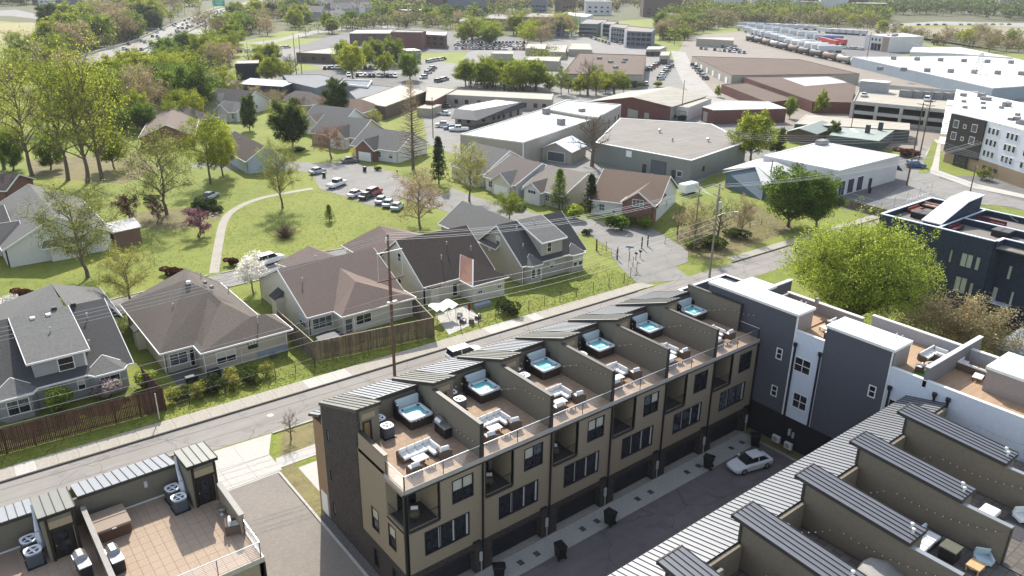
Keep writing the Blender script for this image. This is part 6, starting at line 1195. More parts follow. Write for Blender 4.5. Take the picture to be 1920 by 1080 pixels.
def leaf_mesh(name,C,size,seed,mat,up=1.1):
    'many small leaf faces at centres C'
    rs=np.random.RandomState(seed); C=np.asarray(C,dtype=np.float64); n=len(C)
    N=rs.normal(size=(n,3)); N[:,2]+=up; N/=np.linalg.norm(N,axis=1)[:,None]
    T=rs.normal(size=(n,3)); A=np.cross(N,T); A/=np.linalg.norm(A,axis=1)[:,None]; B=np.cross(N,A)
    s=(size*(.6+.8*rs.rand(n)))[:,None]; asp=(.55+.3*rs.rand(n))[:,None]
    V=np.stack([C-A*s*.5,C+B*s*.5*asp,C+A*s*.5,C-B*s*.5*asp],1).reshape(-1,3)
    me=bpy.data.meshes.new(name); me.vertices.add(4*n); me.vertices.foreach_set('co',V.astype(np.float32).ravel())
    me.loops.add(4*n); me.loops.foreach_set('vertex_index',np.arange(4*n,dtype=np.int32)); me.polygons.add(n)
    me.polygons.foreach_set('loop_start',np.arange(0,4*n,4,dtype=np.int32)); me.polygons.foreach_set('loop_total',np.full(n,4,dtype=np.int32))
    me.update(calc_edges=True); me.materials.append(mat); return me
def tree_proto(name,leaf,H=10.,R_=4.,hb=.3,zc=.62,rz=.38,nl=11,ns=6,nt=4,per=8,size=.3,clump=.45,seed=1,rt=.2,bk=None,stems=1,cone=False,fill=0.,cat='tree',flat=False,droop=0.):
    r=random.Random(seed); t=thing(name,None,cat,(0,0,0)); m=MB(); C=[]
    crown=Vector((0,0,H*zc)); az=H*rz
    def rv(): 
        while True:
            v=Vector((r.uniform(-1,1),r.uniform(-1,1),r.uniform(-1,1)))
            if .05<v.length<1: return v
    def tw(a,b,r0,r1,n,k):
        mid=(a+b)/2+Vector((r.uniform(-1,1),r.uniform(-1,1),r.uniform(-.3,1)))*(b-a).length*.13; P=bez(a,mid,b,n)
        for q in range(n): m.tube(P[q],P[q+1],(r0+(r1-r0)*q/n)*1.15,(r0+(r1-r0)*(q+1)/n)*1.15,k,False)
        return P
    if cone:
        top=Vector((r.uniform(-.2,.2),0,H)); m.tube((0,0,0),(0,0,H*.3),rt,rt*.75,7); m.tube((0,0,H*.3),top,rt*.75,.02,6)
        nb=nl*ns
        for k in range(nb):
            f=hb+(1-hb)*(k/nb)**.9; a=k*2.4+r.uniform(-.4,.4); L=R_*(1-(f-hb)/(1-hb))**.75*r.uniform(.65,1.1)+.25
            z=H*f; e=.25-.3*(1-f)-droop; tip=Vector((math.cos(a)*L,math.sin(a)*L,z+L*e)); P=tw(Vector((0,0,z)),tip,.045*(1.2-f)*rt*6+.006,.008,2,3)
            for j in range(nt):
                p=P[0].lerp(tip,r.uniform(.3,1)); q=p+rv()*L*.3
                if nt and L>.5: m.tube(p,q,.012,.004,3,False)
                for _ in range(per): C.append(q+rv()*clump)
    else:
        for s in range(stems):
            off=Vector((0,0,0)) if stems==1 else Vector((math.cos(s*2.1)*R_*.12,math.sin(s*2.1)*R_*.12,0))
            base=off; fork=Vector((off.x*2.5+r.uniform(-.3,.3),off.y*2.5+r.uniform(-.3,.3),H*hb)); m.tube(base,base.lerp(fork,.08),rt*1.5,rt,8,False); tw(base.lerp(fork,.08),fork,rt,rt*.75,3,7)
            ax=Vector((fork.x+off.x*2+r.uniform(-.5,.5),fork.y+off.y*2+r.uniform(-.5,.5),H*(zc+rz*(.55 if not flat else .3)))); AX=tw(fork,ax,rt*.7,.04,5,6)
            n_=max(3,nl//stems)
            for k in range(n_):
                a=k*2.399+s*1.1+r.uniform(-.3,.3); u=-.75+1.7*(k+.5)/n_; rad=math.sqrt(max(.05,1-min(1,abs(u))**2.2)); q=r.uniform(.62,1.08) if not flat else r.uniform(.6,.92)
                tip=crown+off*1.5+Vector((math.cos(a)*R_*rad*q,math.sin(a)*R_*rad*q,az*u*q))
                if flat: tip.z=max(tip.z,H*(zc-rz*.5))
                st=fork.lerp(ax,max(0,min(.95,(u+.6)*.5+r.uniform(-.1,.1))))
                if st.z>tip.z-.1 and u<0: st=fork+Vector((0,0,r.uniform(0,.3)))
                ctl=st.lerp(tip,.5)+Vector((0,0,(tip-st).length*(.18-droop)))
                P=bez(st,ctl,tip,5); rr=rt*.44*(1-.4*(u+.7)/1.7)
                for j in range(5): m.tube(P[j],P[j+1],rr*(1-j*.17),rr*(1-(j+1)*.17),5,False)
                for b in range(ns):
                    f=.3+.7*(b+.5)/ns; i0=min(4,int(f*5)); p=P[i0].lerp(P[i0+1],f*5-i0); tp_=p+rv()*R_*.34*(1.15-f*.4)+Vector((0,0,R_*(.1-droop)))
                    Q=tw(p,tp_,rr*.35,.012,2,3)
                    for c_ in range(nt):
                        p2=p.lerp(tp_,r.uniform(.35,1)); tp2=p2+rv()*R_*.17+Vector((0,0,R_*(.03-droop*.6))); m.tube(p2,tp2,.014,.005,3,False)
                        for _ in range(per): C.append(tp2+rv()*clump)
        lobes=[]
        for k in range(max(9,int(R_*2.2))):
            v=rv().normalized()*r.uniform(.45,.8); v.z=v.z*.9+.12; lobes.append((v,r.uniform(.22,.4)))
        for _ in range(int(fill)):
            c_,q=r.choice(lobes); v=rv(); v=v.normalized()*(v.length**.5)*q+c_
            if flat and r.random()<.6: v=rv(); v=v.normalized()*r.uniform(.72,.97); v.z=abs(v.z)*.95-.12
            C.append(crown+Vector((v.x*R_,v.y*R_,v.z*az)))
    me=m.mesh('trunk'); me.materials.append(bk or bark); shareobj('trunk',me,t)
    if C and leaf: shareobj('crown',leaf_mesh('crown',C,size,seed,leaf if not isinstance(leaf,str) else LF[leaf]),t)
    kids(t); return t
TP={}
TP['lawn']=[tree_proto('tree','pale',14,6.4,.16,.57,.44,17,9,7,11,.2,.6,s_,.26) for s_ in(1,2)]
TP['lawng']=[tree_proto('tree','spring',14,6.5,.2,.58,.43,17,9,7,14,.24,.6,s_,.26) for s_ in(21,)]
TP['tall']=[tree_proto('tree','spring',28,8.8,.18,.57,.45,22,8,6,5,.32,1.15,s_,.42,bark) for s_ in(3,4)]
TP['leafy']=[tree_proto('tree','spring',12,5.2,.14,.54,.46,16,8,7,16,.3,.65,s_,.25,fill=1600) for s_ in(5,6)]
TP['lime']=[tree_proto('tree','bright',16.5,10.2,.12,.56,.40,30,11,9,22,.2,.6,7,.55,barkd,fill=16000,flat=True)]
TP['green']=[tree_proto('tree','mid',12,5.2,.08,.5,.49,17,9,7,15,.3,.7,s_,.28,fill=1800) for s_ in(8,9)]
TP['bare']=[tree_proto('bare_tree','brown',13,5.6,.2,.58,.43,16,10,7,1,.12,.4,s_,.42,bark) for s_ in(10,11)]
TP['brown']=[tree_proto('tree','brown',10,5.,.14,.54,.46,15,9,6,9,.19,.55,s_,.22,barkp) for s_ in(12,13)]
TP['tan']=[tree_proto('tree','tan',8,5.,.08,.5,.46,18,9,6,10,.19,.6,44,.2,barkp)]
TP['rust']=[tree_proto('tree','rust',7.5,4.,.18,.58,.42,12,8,7,8,.15,.45,14,.18,barkp)]
TP['cypress']=[tree_proto('conifer','brown',20,5.,.12,nl=15,ns=9,nt=6,per=6,size=.16,clump=.7,seed=15,rt=.42,bk=bark,cone=True,droop=-.2)]
TP['cone']=[tree_proto('conifer','mid',8,2.1,.12,nl=14,ns=8,nt=4,per=10,size=.22,clump=.3,seed=16,rt=.16,cone=True)]
TP['darkcone']=[tree_proto('conifer','dark',8,1.9,.1,nl=13,ns=8,nt=4,per=11,size=.24,clump=.3,seed=17,rt=.16,bk=barkd,cone=True)]
TP['cedar']=[tree_proto('conifer','cedar',11,4.2,.05,.52,.5,15,9,7,16,.36,.6,s_,.25,barkd,fill=3500) for s_ in(18,19)]
TP['dogwood']=[tree_proto('flowering_tree','white',5.8,3.1,.22,.64,.34,11,7,5,9,.22,.35,20,.13,barkp)]
TP['redbud']=[tree_proto('flowering_tree','purple',4.2,1.9,.15,.58,.42,10,7,5,8,.17,.3,22,.1,stems=2)]
TP['plum']=[tree_proto('tree','plum',5,2.4,.2,.6,.4,11,7,5,8,.17,.35,23,.11)]
def shrub_proto(leaf,w,h,seed,n=2600,size=.16,name='shrub',bk=None):
    r=random.Random(seed); t=thing(name,None,'shrub',(0,0,0)); m=MB(); C=[]; rs=np.random.RandomState(seed)
    lob=[(r.uniform(-.5,.5)*w,r.uniform(-.5,.5)*w,r.uniform(.35,.75)*h,r.uniform(.28,.5)) for _ in range(7)]
    for k in range(16): a=r.uniform(0,6.28); m.tube((0,0,0),(math.cos(a)*w*.45,math.sin(a)*w*.45,h*r.uniform(.5,.95)),.03,.008,4,False)
    for k in range(n):
        x,y,z,q=r.choice(lob); v=Vector((r.gauss(0,1),r.gauss(0,1),r.gauss(0,1))).normalized()*r.uniform(.75,1.02); C.append((x+v.x*q*w,y+v.y*q*w,max(.05,z+v.z*q*h*.75)))
    me=m.mesh('stems'); me.materials.append(bk or barkd); shareobj('stems',me,t); shareobj('foliage',leaf_mesh('foliage',C,size,seed,LF[leaf]),t); kids(t); return t
TP['sh_green']=[shrub_proto('mid',1.6,1.8,31)]; TP['sh_dark']=[shrub_proto('dark',1.5,1.5,32)]; TP['sh_lime']=[shrub_proto('bright',1.6,1.8,33)]; TP['sh_pink']=[shrub_proto('pink',1.5,2.,34)]; TP['sh_red']=[shrub_proto('redbr',1.3,1.2,35)]; TP['sh_pale']=[shrub_proto('pale',1.6,2.2,36,1500)]; TP['sh_white']=[shrub_proto('white',1.8,2.,37)]; TP['sh_cedar']=[shrub_proto('cedar',1.6,1.6,38)]
def twigball():
    r=random.Random(9); t=thing('shrub',None,'shrub',(0,0,0)); m=MB()
    for k in range(420):
        a=r.uniform(0,6.28); e=r.uniform(.15,1.5); L=r.uniform(1.4,2.2); d=Vector((math.cos(a)*math.cos(e),math.sin(a)*math.cos(e),math.sin(e)))*L; q=d*.6+Vector((r.uniform(-.15,.15),r.uniform(-.15,.15),0)); m.tube((0,0,0),q,.014,.01,3,False); m.tube(q,d+Vector((r.uniform(-.3,.3),r.uniform(-.3,.3),r.uniform(-.1,.2))),.01,.005,3,False)
    me=m.mesh('twigs'); me.materials.append(M('rusty twigs',(.16,.1,.07),.95,.2,4,stain=0)); shareobj('twigs',me,t); kids(t); return t
TP['twig']=[twigball()]
HT={'tan':8,'lawn':14,'lawng':14,'tall':28,'leafy':12,'lime':16.5,'green':12,'bare':13,'brown':10,'rust':7.5,'cypress':20,'cone':8,'darkcone':8,'cedar':11,'dogwood':5.8,'redbud':4.2,'plum':5,'sh_green':2,'sh_dark':1.8,'sh_lime':2,'sh_pink':2.2,'sh_red':1.4,'sh_pale':2.4,'sh_white':2.2,'sh_cedar':1.9,'twig':2.4}
tr=random.Random(77)
def plant(kind,base,top=None,lab=None,group=None,wide=1.,h=None,xy=None):
    c=Vector((*xy,0)) if xy else at(*base); h=h or (top_z(base,(base[0],top)) if top is not None else HT[kind]); s=h/HT[kind]
    pr_=tr.choice(TP[kind]); o=put(pr_,tuple(c),tr.uniform(0,6.28),lab,group,None); w2=tr.uniform(.88,1.14); o.scale=(s*wide*w2,s*wide/w2,s); return o
# --- individual trees round the houses
L_=[
('lawn',(165,520),345,'large budding tree on the side lawn of the white gabled house',1.0),
('lawn',(245,568),455,'low multi branched budding tree behind the brown hip house',1.1),
('lawn',(313,402),240,'wide budding tree beside dark junipers on the green',1.0),
('lawng',(395,345),215,'yellow green tree by the pale blue house',.9),
('leafy',(418,330),235,'full yellow green tree touching the pale blue gable',.85),
('lawn',(530,390),262,'slender budding tree beside the park path bend',.75),
('tall',(128,338),70,'tallest leaning tree of the grove left of the white house',.9),
('tall',(165,342),88,'thick trunked tall tree at the middle of the grove',.9),
('tall',(192,338),62,'tall grove tree nearest the green',.85),
('tall',(60,330),78,'tall yellow green tree at the left of the grove',.9),
('tall',(8,318),92,'tall yellow green tree cut by the left frame edge',.9),
('green',(25,320),235,'dark green tree under the grove at the left edge',1.0),
('green',(95,318),250,'dark green understory tree behind the outbuilding',1.0),
('leafy',(215,318),235,'leafy understory tree right of the grove',1.0),
('brown',(272,222),118,'bare brown tree behind the brown roofs',.85),
('green',(372,215),112,'big dark green tree behind the light budding tree',1.15),
('green',(332,205),125,'second dark green crown left of the big dark one',1.0),
('lawng',(365,235),168,'light green budding tree before the dark green crown',.9),
('cedar',(469,245),174,'narrow evergreen in front of the white twin gabled house',.62),
('cedar',(548,275),190,'broad evergreen behind the estate drive',1.1),
('cedar',(633,222),150,'rounded evergreen beside the beige roofed store',.85),
('rust',(622,298),235,'rust budding tree beside the brick garage house',1.1),
('cypress',(775,318),152,'tall bare brown conifer by the estate road',1.),
('darkcone',(823,345),258,'dark narrow conifer next to the tall brown conifer',.8),
('lawn',(880,378),268,'budding tree in front of the pale gable house',.85),
('brown',(788,428),316,'broad brown budding tree behind the dark brown house',1.05),
('lawng',(955,415),360,'small flat topped yellow tree behind the dormer house',1.25),
('cone',(1048,392),318,'bright green conifer in front of the tan roofed house',1.),
('darkcone',(1107,398),328,'dark conifer beside the brick gabled house',1.15),
('bare',(1110,312),203,'large leafless tree before the sage warehouse',1.),
('leafy',(1408,305),203,'yellow green tree at the corner of the sage warehouse',1.),
('cedar',(1455,290),238,'dark bushy tree right of the yellow green one',.9),
('green',(1478,425),303,'mid green tree before the three bay garage',1.15),
('green',(1530,425),318,'second mid green crown against the three bay garage',.9),
('lime',(1592,632),403,'huge lime green dome tree beside the navy block',1.),
('tan',(1745,668),545,'brown budding tree in front of the navy block, left crown',1.15),
('tan',(1815,680),562,'brown budding tree in front of the navy block, right crown',1.1),
('brown',(1300,468),372,'brown thicket tree at the pole beside the street',.75),
('bare',(1345,455),360,'leafless thicket tree behind the street pole',.8),
('brown',(1390,440),365,'brown thicket tree left of the mid green tree',.8),
('bare',(1270,440),375,'leafless tree beside the brick gabled house wall',.7),
('dogwood',(476,552),478,'white flowering dogwood beside the estate road',1.),
('redbud',(370,445),392,'purple flowering redbud beside the park path',1.1),
('plum',(240,420),362,'plum leaved tree behind the brick shed',1.1),
('plum',(295,418),375,'dark plum tree under the wide budding tree',1.),
('cedar',(1560,268),228,'dark bushy tree before the verdigris workshop',.9),
('green',(1480,222),178,'fresh green tree at the end of the maroon depot wing',.7),
('leafy',(1538,215),170,'yellow tree before the maroon depot wing',.7),
('leafy',(1345,182),160,'small yellow tree behind the white roofed workshop',.8),
('green',(770,150),95,'dark green tree beside the chapel',1.),
('leafy',(662,148),76,'tall golden tree before the low brick office',1.),
('lawng',(705,240),205,'pale green tree beside the beige roofed store',.9),
('bare',(1102,178),105,'leafless crown before the strip mall',1.),
]
for k,b,tp_,lab,w in L_: plant(k,b,tp_,lab,None,w)
for k,x,y,h,lab,w in (
('sh_pink',205,748,2.6,'pink blossom shrub behind the red brown fence',1.1),('sh_lime',112,775,3.2,'airy lime shrub against the grey double house',1.),('sh_lime',275,728,2.2,'lime hedge shrub at the end of the red brown fence',1.3),
('sh_cedar',352,742,1.8,'green hedge shrub beside the iron fence, first from the red fence',1.1),('sh_dark',395,726,1.7,'dark hedge shrub in front of the brown hip house',1.),('sh_pale',430,712,1.8,'straw coloured hedge shrub beside the iron fence',1.),('sh_cedar',468,702,1.6,'green hedge shrub nearest the timber fence',1.),('sh_pale',375,738,1.6,'straw shrub in the middle of the hedge',1.),
('sh_dark',955,588,2.2,'dark shrub at the corner of the dark brown house',1.1),('twig',535,445,3.1,'round leafless twig bush on the green',1.15),('cone',618,415,3.2,'small green tree alone on the green',1.3),('sh_dark',285,378,1.6,'low dark juniper left of the wide budding tree',1.5),('sh_dark',382,392,2.6,'layered dark juniper beside the path',1.6),('sh_dark',405,398,1.5,'low dark juniper nearest the path',1.3),
('sh_lime',1076,410,3.2,'round lime bush beside the bright conifer',1.3),('sh_green',1165,432,3.4,'green bush before the brick gable',1.2),('sh_lime',1212,428,2.6,'lime bush at the white wall of the brick gabled house',1.4),('sh_green',1180,425,2.4,'green bush between brick gable and lime bush',1.2),
('sh_cedar',1330,462,2.6,'green thicket below the street pole',1.8),('sh_cedar',1380,445,2.2,'green thicket beside the shaded bank',1.6),('sh_green',1290,465,1.8,'low green shrub left of the street pole',1.4),
('sh_red',435,497,1.6,'red brown shrub at the road before the dogwood',.9),('sh_red',325,515,1.6,'dark red shrub row behind the brown hip house',1.4),('sh_red',45,556,1.5,'dark red shrub behind the grey double house',1.4),('sh_white',12,600,3.6,'white blossom bush at the left frame edge',1.2),('sh_dark',55,445,1.2,'dark shrub along the white gabled house, left',1.),('sh_cedar',105,442,1.4,'green shrub along the white gabled house, middle',1.4),('sh_cedar',170,432,1.3,'green shrub along the white gabled house, right',1.4),
('sh_dark',560,285,1.4,'dark low bush under the broad evergreen',1.4),('sh_dark',708,320,1.2,'dark bush beside the brick garage house',1.),('sh_white',805,395,1.4,'pale bush at the road edge',.9),('sh_dark',1265,222,1.8,'dark bush at the white walled wing, left',1.2),('sh_dark',1280,226,2.,'dark bush at the white walled wing, right',1.2),('sh_red',1700,293,2.6,'russet bush at the street corner beside the white garage',1.5),('sh_pale',1840,338,3,'grey green bush before the tan brick base',1.4),('sh_lime',1012,285,2.6,'lime bush at the corner of the long warehouse',1.2),('sh_green',1645,690,1.3,'dark low shrub below the huge lime tree',1.4),('sh_dark',1100,440,1.2,'low shaded shrub at the drive of the brick gabled house',1.2),('sh_lime',1198,165,3,'lime bush behind the brick gabled hall',1.6),('sh_lime',1232,163,2.6,'second lime bush behind the brick gabled hall',1.6)):
    plant(k,(x,y),None,lab,None,w,h)
# young trees in the front garden behind the row
for k,(x,y) in enumerate(((2.4,27.0),(3.2,18.0))): plant('bare',None,None,['small leafless street tree by the front lawn','thin leafless sapling by the front walk'][k],None,.8,3.4,(x,y))
# --- belts of trees farther off, each its own; kinds mixed as they stand
def inpoly(p,poly):
    x,y=p; c=False; n=len(poly); j=n-1
    for i in range(n):
        if (poly[i][1]>y)!=(poly[j][1]>y) and x<(poly[j][0]-poly[i][0])*(y-poly[i][1])/(poly[j][1]-poly[i][1])+poly[i][0]: c=not c
        j=i
    return c
KADJ=dict(tall='lanky yellow green',leafy='yellow green',lawng='light green',brown='brown budding',green='dark green',bare='leafless',cedar='evergreen',lawn='pale budding',rust='rust coloured')
def belt(poly,n,kinds,h,lab,group,wide=1.1):
    xs=[p[0] for p in poly]; ys=[p[1] for p in poly]; k=0; g=0
    while k<n and g<4000:
        g+=1; y=min(ys)+(max(ys)-min(ys))*tr.random(); p=(tr.uniform(min(xs),max(xs)),y)
        if not inpoly(p,poly): continue
        kd=tr.choice(kinds); hh=tr.uniform(*h); ps=('left','middle','right')[min(2,int(3*(p[0]-min(xs))/(max(xs)-min(xs)+.1)))]; dp='nearer' if p[1]>(min(ys)+max(ys))/2 else 'farther'
        loc_=lab.split('tree ',1)[1]; sz=('low','','tall')[min(2,int(3*(hh-h[0])/(h[1]-h[0]+.01)))]
        plant(kd,p,None,(sz+' '+KADJ[kd]+' tree '+loc_+', '+dp+' '+ps+' part').strip(),group,wide*tr.uniform(.9,1.25),hh); k+=1
sp=['leafy','leafy','lawng','brown','green','leafy','bare']
belt([(-40,165),(70,100),(130,110),(120,160),(230,200),(200,250),(-40,250)],24,['lawng','leafy','lawng','brown'],(9,16),'yellow green tree of the grove beyond the outbuilding','trees of the left grove')
belt([(180,160),(330,110),(420,70),(440,110),(430,150),(250,215),(190,215)],40,['leafy','leafy','lawng','leafy','green','brown'],(9,15),'leafy tree between the highway and the brown roofs','trees below the highway',1.2)
belt([(90,120),(200,95),(250,75),(330,42),(400,14),(330,8),(200,22),(95,55)],48,['leafy','brown','green','leafy','brown','cedar'],(13,22),'tree of the wood beyond the highway','trees of the highway wood',1.25)
belt([(380,66),(415,48),(430,30),(520,8),(600,6),(600,40),(540,60),(470,74),(420,100)],34,['leafy','green','brown','leafy','cedar'],(11,17),'tree of the wood right of the green highway sign','trees right of the sign',1.2)
belt([(860,165),(1010,178),(1010,160),(870,150)],16,['leafy','leafy','lawng'],(8,13),'yellow green tree in the row behind the cream shop','trees behind the cream shop',1.1)
belt([(1020,190),(1180,178),(1200,160),(1020,165)],13,['leafy','lawng','bare','leafy'],(6,10),'scrubby tree before the strip mall','scrub trees before the strip mall',1.)
belt([(860,90),(1000,95),(1080,70),(1090,55),(960,60),(870,75)],22,['leafy','brown','lawng','leafy','green'],(11,17),'tree before the square apartment house','trees before the far apartments',1.2)
belt([(560,72),(650,60),(740,48),(860,55),(860,32),(700,36),(600,54)],20,['leafy','lawng','brown','green'],(10,15),'tree around the plum brick blocks','trees round the brick blocks',1.1)
belt([(1236,80),(1300,60),(1400,44),(1640,56),(1640,42),(1400,36),(1240,50)],38,['leafy','brown','lawng','brown','green'],(10,16),'tree of the wood behind the trailer lot','trees behind the trailer lot',1.2)
belt([(1640,62),(1760,88),(1920,106),(1960,100),(1960,72),(1760,66)],24,['bare','brown','leafy','brown','lawng'],(7,12),'scrub tree between white warehouses and levee','scrub trees before the levee',1.2)
belt([(430,128),(520,118),(560,150),(440,175),(400,150)],9,['lawng','leafy','bare'],(8,12),'tree by the dark commercial roofs','trees by the dark roofs',1.)
belt([(640,135),(745,150),(745,120),(650,118)],7,['leafy','lawng'],(9,14),'golden tree before the parked cars','golden trees before the car park',1.)
belt([(200,210),(320,150),(430,150),(440,180),(330,260),(260,300),(200,280)],20,['leafy','lawng','brown','green','lawng'],(7,12),'spring tree among the brown roofs left of the evergreens','trees among the brown roofs',1.1)
belt([(440,180),(560,200),(700,240),(720,270),(600,260),(450,215)],10,['lawng','brown','rust'],(5,8),'small budding tree between the small houses','small trees between houses',1.1)
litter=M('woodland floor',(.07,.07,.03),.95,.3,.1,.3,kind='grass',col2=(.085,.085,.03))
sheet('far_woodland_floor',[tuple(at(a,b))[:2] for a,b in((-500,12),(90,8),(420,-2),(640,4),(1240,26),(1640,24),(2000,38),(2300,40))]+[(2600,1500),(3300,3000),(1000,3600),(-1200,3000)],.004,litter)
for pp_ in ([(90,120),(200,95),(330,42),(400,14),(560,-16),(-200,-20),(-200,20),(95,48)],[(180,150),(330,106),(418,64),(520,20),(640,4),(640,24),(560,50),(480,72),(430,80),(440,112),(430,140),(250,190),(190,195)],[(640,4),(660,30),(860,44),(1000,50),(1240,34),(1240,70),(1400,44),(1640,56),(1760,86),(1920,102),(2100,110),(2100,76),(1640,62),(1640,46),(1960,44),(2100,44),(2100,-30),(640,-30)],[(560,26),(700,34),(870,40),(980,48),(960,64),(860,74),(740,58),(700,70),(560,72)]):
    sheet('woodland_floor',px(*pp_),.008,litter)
# --- the far woods that read as one mass
rs=np.random.RandomState(12)
def mass(name,poly,n,h,size,mat,seed,lab):
    rs=np.random.RandomState(seed); xs=[p[0] for p in poly]; ys=[p[1] for p in poly]; C=[]; m=MB()
    k=0
    while k<n:
        p=(rs.uniform(min(xs),max(xs)),rs.uniform(min(ys),max(ys)))
        if not inpoly(p,poly): continue
        k+=1; c=at(*p); hh=rs.uniform(*h); w=hh*rs.uniform(.38,.6); q=95
        v=rs.normal(size=(q,3)); v/=np.linalg.norm(v,axis=1)[:,None]; v*=(rs.rand(q)**.4)[:,None]
        C.append(np.array([c.x,c.y,hh*.6])+v*np.array([w,w,hh*.42])); m.tube((c.x,c.y,0),(c.x,c.y,hh*.5),.25,.12,4,False)
    C=np.concatenate(C); b=C.mean(0); o=bpy.data.objects.new(name,leaf_mesh(name,C,size,seed,mat)); COL.objects.link(o); tag(o,lab,'wood',kind='stuff')
    tk_=m.build('wood_trunks',barkd); tag(tk_,'trunks standing in the '+lab,'wood',kind='stuff')
FW=[Mleaf('far spring wood',(.12,.15,.03),.5,.3,(.26,.28,.06)),Mleaf('far olive wood',(.11,.11,.05),.5,.3,(.22,.2,.09)),Mleaf('far green wood',(.06,.09,.035),.5,.3,(.15,.18,.06))]
mass('far_wood',[(-60,14),(90,10),(330,2),(470,-2),(470,-22),(-60,-20)],620,(12,20),3.0,FW[0],41,'distant spring wood at the upper left')
mass('wood',[(560,74),(640,62),(745,50),(860,58),(940,66),(1000,60),(1080,50),(1080,36),(860,34),(700,38),(600,56)],120,(7,13),1.3,FW[0],58,'spring trees round the plum brick blocks')
mass('wood',[(610,66),(700,56),(860,48),(1000,52),(1000,44),(860,40),(700,44)],70,(7,12),1.4,FW[1],59,'brown budding trees round the plum brick blocks')
mass('wood',[(980,120),(1050,132),(1052,100),(985,98)],16,(4,7),.8,FW[0],60,'spring scrub beside the storage blocks')
mass('far_wood',[(500,8),(640,6),(860,28),(1040,20),(1260,24),(1400,24),(1400,-34),(500,-30)],950,(11,19),3.0,FW[1],42,'distant olive wood along the top of the view')
mass('far_wood',[(1240,40),(1420,40),(1660,46),(1660,20),(1300,26)],420,(10,17),2.4,FW[0],43,'spring wood above the trailer lot')
mass('far_wood',[(1420,24),(1640,26),(1960,42),(2000,42),(2000,-40),(1420,-40)],1000,(12,20),2.9,FW[2],44,'distant green wood on the upper right slope')
mass('wood',[(90,118),(200,93),(250,73),(330,40),(395,12),(330,8),(200,22),(95,55)],170,(9,17),1.5,FW[0],51,'spring wood beyond the highway')
mass('wood',[(185,150),(330,108),(418,62),(440,112),(430,140),(250,190),(200,190)],80,(5,9),.8,FW[0],52,'spring scrub between highway and brown roofs')
mass('wood',[(420,30),(520,10),(600,8),(600,36),(540,56),(480,66),(430,70)],110,(8,14),1.5,FW[1],53,'olive wood right of the green highway sign')
mass('wood',[(1240,76),(1400,46),(1640,58),(1640,44),(1400,38),(1240,52)],150,(8,14),1.6,FW[1],54,'olive scrub behind the trailer lot')
mass('wood',[(1640,64),(1760,88),(1920,104),(1960,100),(1960,76),(1760,68)],70,(4,8),1.1,FW[1],55,'brown scrub before the levee')
mass('wood',[(1225,48),(1300,44),(1300,76),(1262,84),(1240,74)],50,(7,12),1.5,FW[0],56,'spring trees beside the apartments')
mass('wood',[(870,166),(1005,178),(1005,164),(880,154)],26,(4,7),.7,FW[0],57,'spring scrub behind the cream shop')
mass('far_wood',[(560,26),(860,36),(1000,24),(1000,14),(560,12)],120,(9,15),2.6,FW[0],45,'spring wood behind the far townhouses')
hill=MB()
for (xa,xb,d0,hh,w) in ((-2500,5000,2300,70,900),):
    n=40
    for k in range(n):
        u0,u1=k/n,(k+1)/n
        def hp(u): 
            a=AZ+R(46)-R(92)*u; return Vector((CAM[0]+math.cos(a)*1700,CAM[1]+math.sin(a)*1700,0)),Vector((CAM[0]+math.cos(a)*2600,CAM[1]+math.sin(a)*2600,46+18*math.sin(u*9)+10*math.sin(u*23))),Vector((CAM[0]+math.cos(a)*3600,CAM[1]+math.sin(a)*3600,0))
        A_,B_=hp(u0),hp(u1); hill.add([A_[0],B_[0],B_[1],A_[1]],[(0,1,2,3)]).add([A_[1],B_[1],B_[2],A_[2]],[(0,1,2,3)])
struct(hill,'hills',M('wooded hill',(.045,.055,.028),.95,.3,.02,stain=.2))
# ================================================================ FENCES, POLES, VEHICLES, SMALL THINGS
redw=M('red brown fence board',(.095,.046,.034),.9,.4,3,.3,kind='boards',stain=.2); grw=M('weathered fence board',(.17,.135,.095),.95,.45,3,.3,kind='boards',stain=.25); polew=M('creosoted pole',(.13,.085,.06),.95,.3,3,.3,stain=.15); poleg=M('grey weathered pole',(.25,.22,.19),.95,.2,3,.3,stain=.15)
def fence(lab,segs,h,mat,group=None,gap=.02,bw=.14,ps=2.4,cap=True):
    t=thing('board_fence',lab,'fence',(*segs[0][0],0),group); r=random.Random(lab); L=[];b=MB()
    for (a,c) in segs:
        A_=Vector((*a,0));B_=Vector((*c,0)); d=B_-A_; n=max(1,int(d.length/(bw+gap))); an=math.atan2(d.y,d.x); nn=Vector((-d.y,d.x,0)).normalized()
        for k in range(n):
            p=A_+d*((k+.5)/n); hh=h+r.uniform(-.04,.04); b.cbox(p.x+nn.x*r.uniform(-.006,.006),p.y+nn.y*.0,hh/2+.03,bw,.022,hh,an,r.uniform(-.012,.012))
        for z in(.35,h*.55,h-.25): q=A_+d/2+nn*.045; rl=MB().cbox(q.x,q.y,z,d.length,.05,.09,an); rl.build('rail',mat,t)
        if cap: q=A_+d/2; MB().cbox(q.x,q.y,h+.07,d.length,.1,.04,an).build('cap_rail',M('pale cap board',(.38,.31,.22),.9,.15,2,stain=.1) if mat is grw else mat,t)
        m=max(1,round(d.length/ps))
        for k in range(m+1): q=A_+d*(k/m)-nn*.06; MB().cbox(q.x,q.y,h/2+.05,.11,.1,h+.1,an).build('post',mat,t)
    tag(b.build('fence_boards',mat,t),kind='stuff'); return t
fence('red brown board fence along the pavement at lower left',[((-40,42.4),(-6.1,40.4)),((-6.1,40.4),(-6.6,46.5))],2.75,redw,cap=False)
fence('weathered timber fence round the rose brown roofed house',[((11.6,41.2),(27.0,38.6)),((11.6,41.2),(11.9,53)),((27.0,38.6),(28.9,47.5))],2.7,grw)
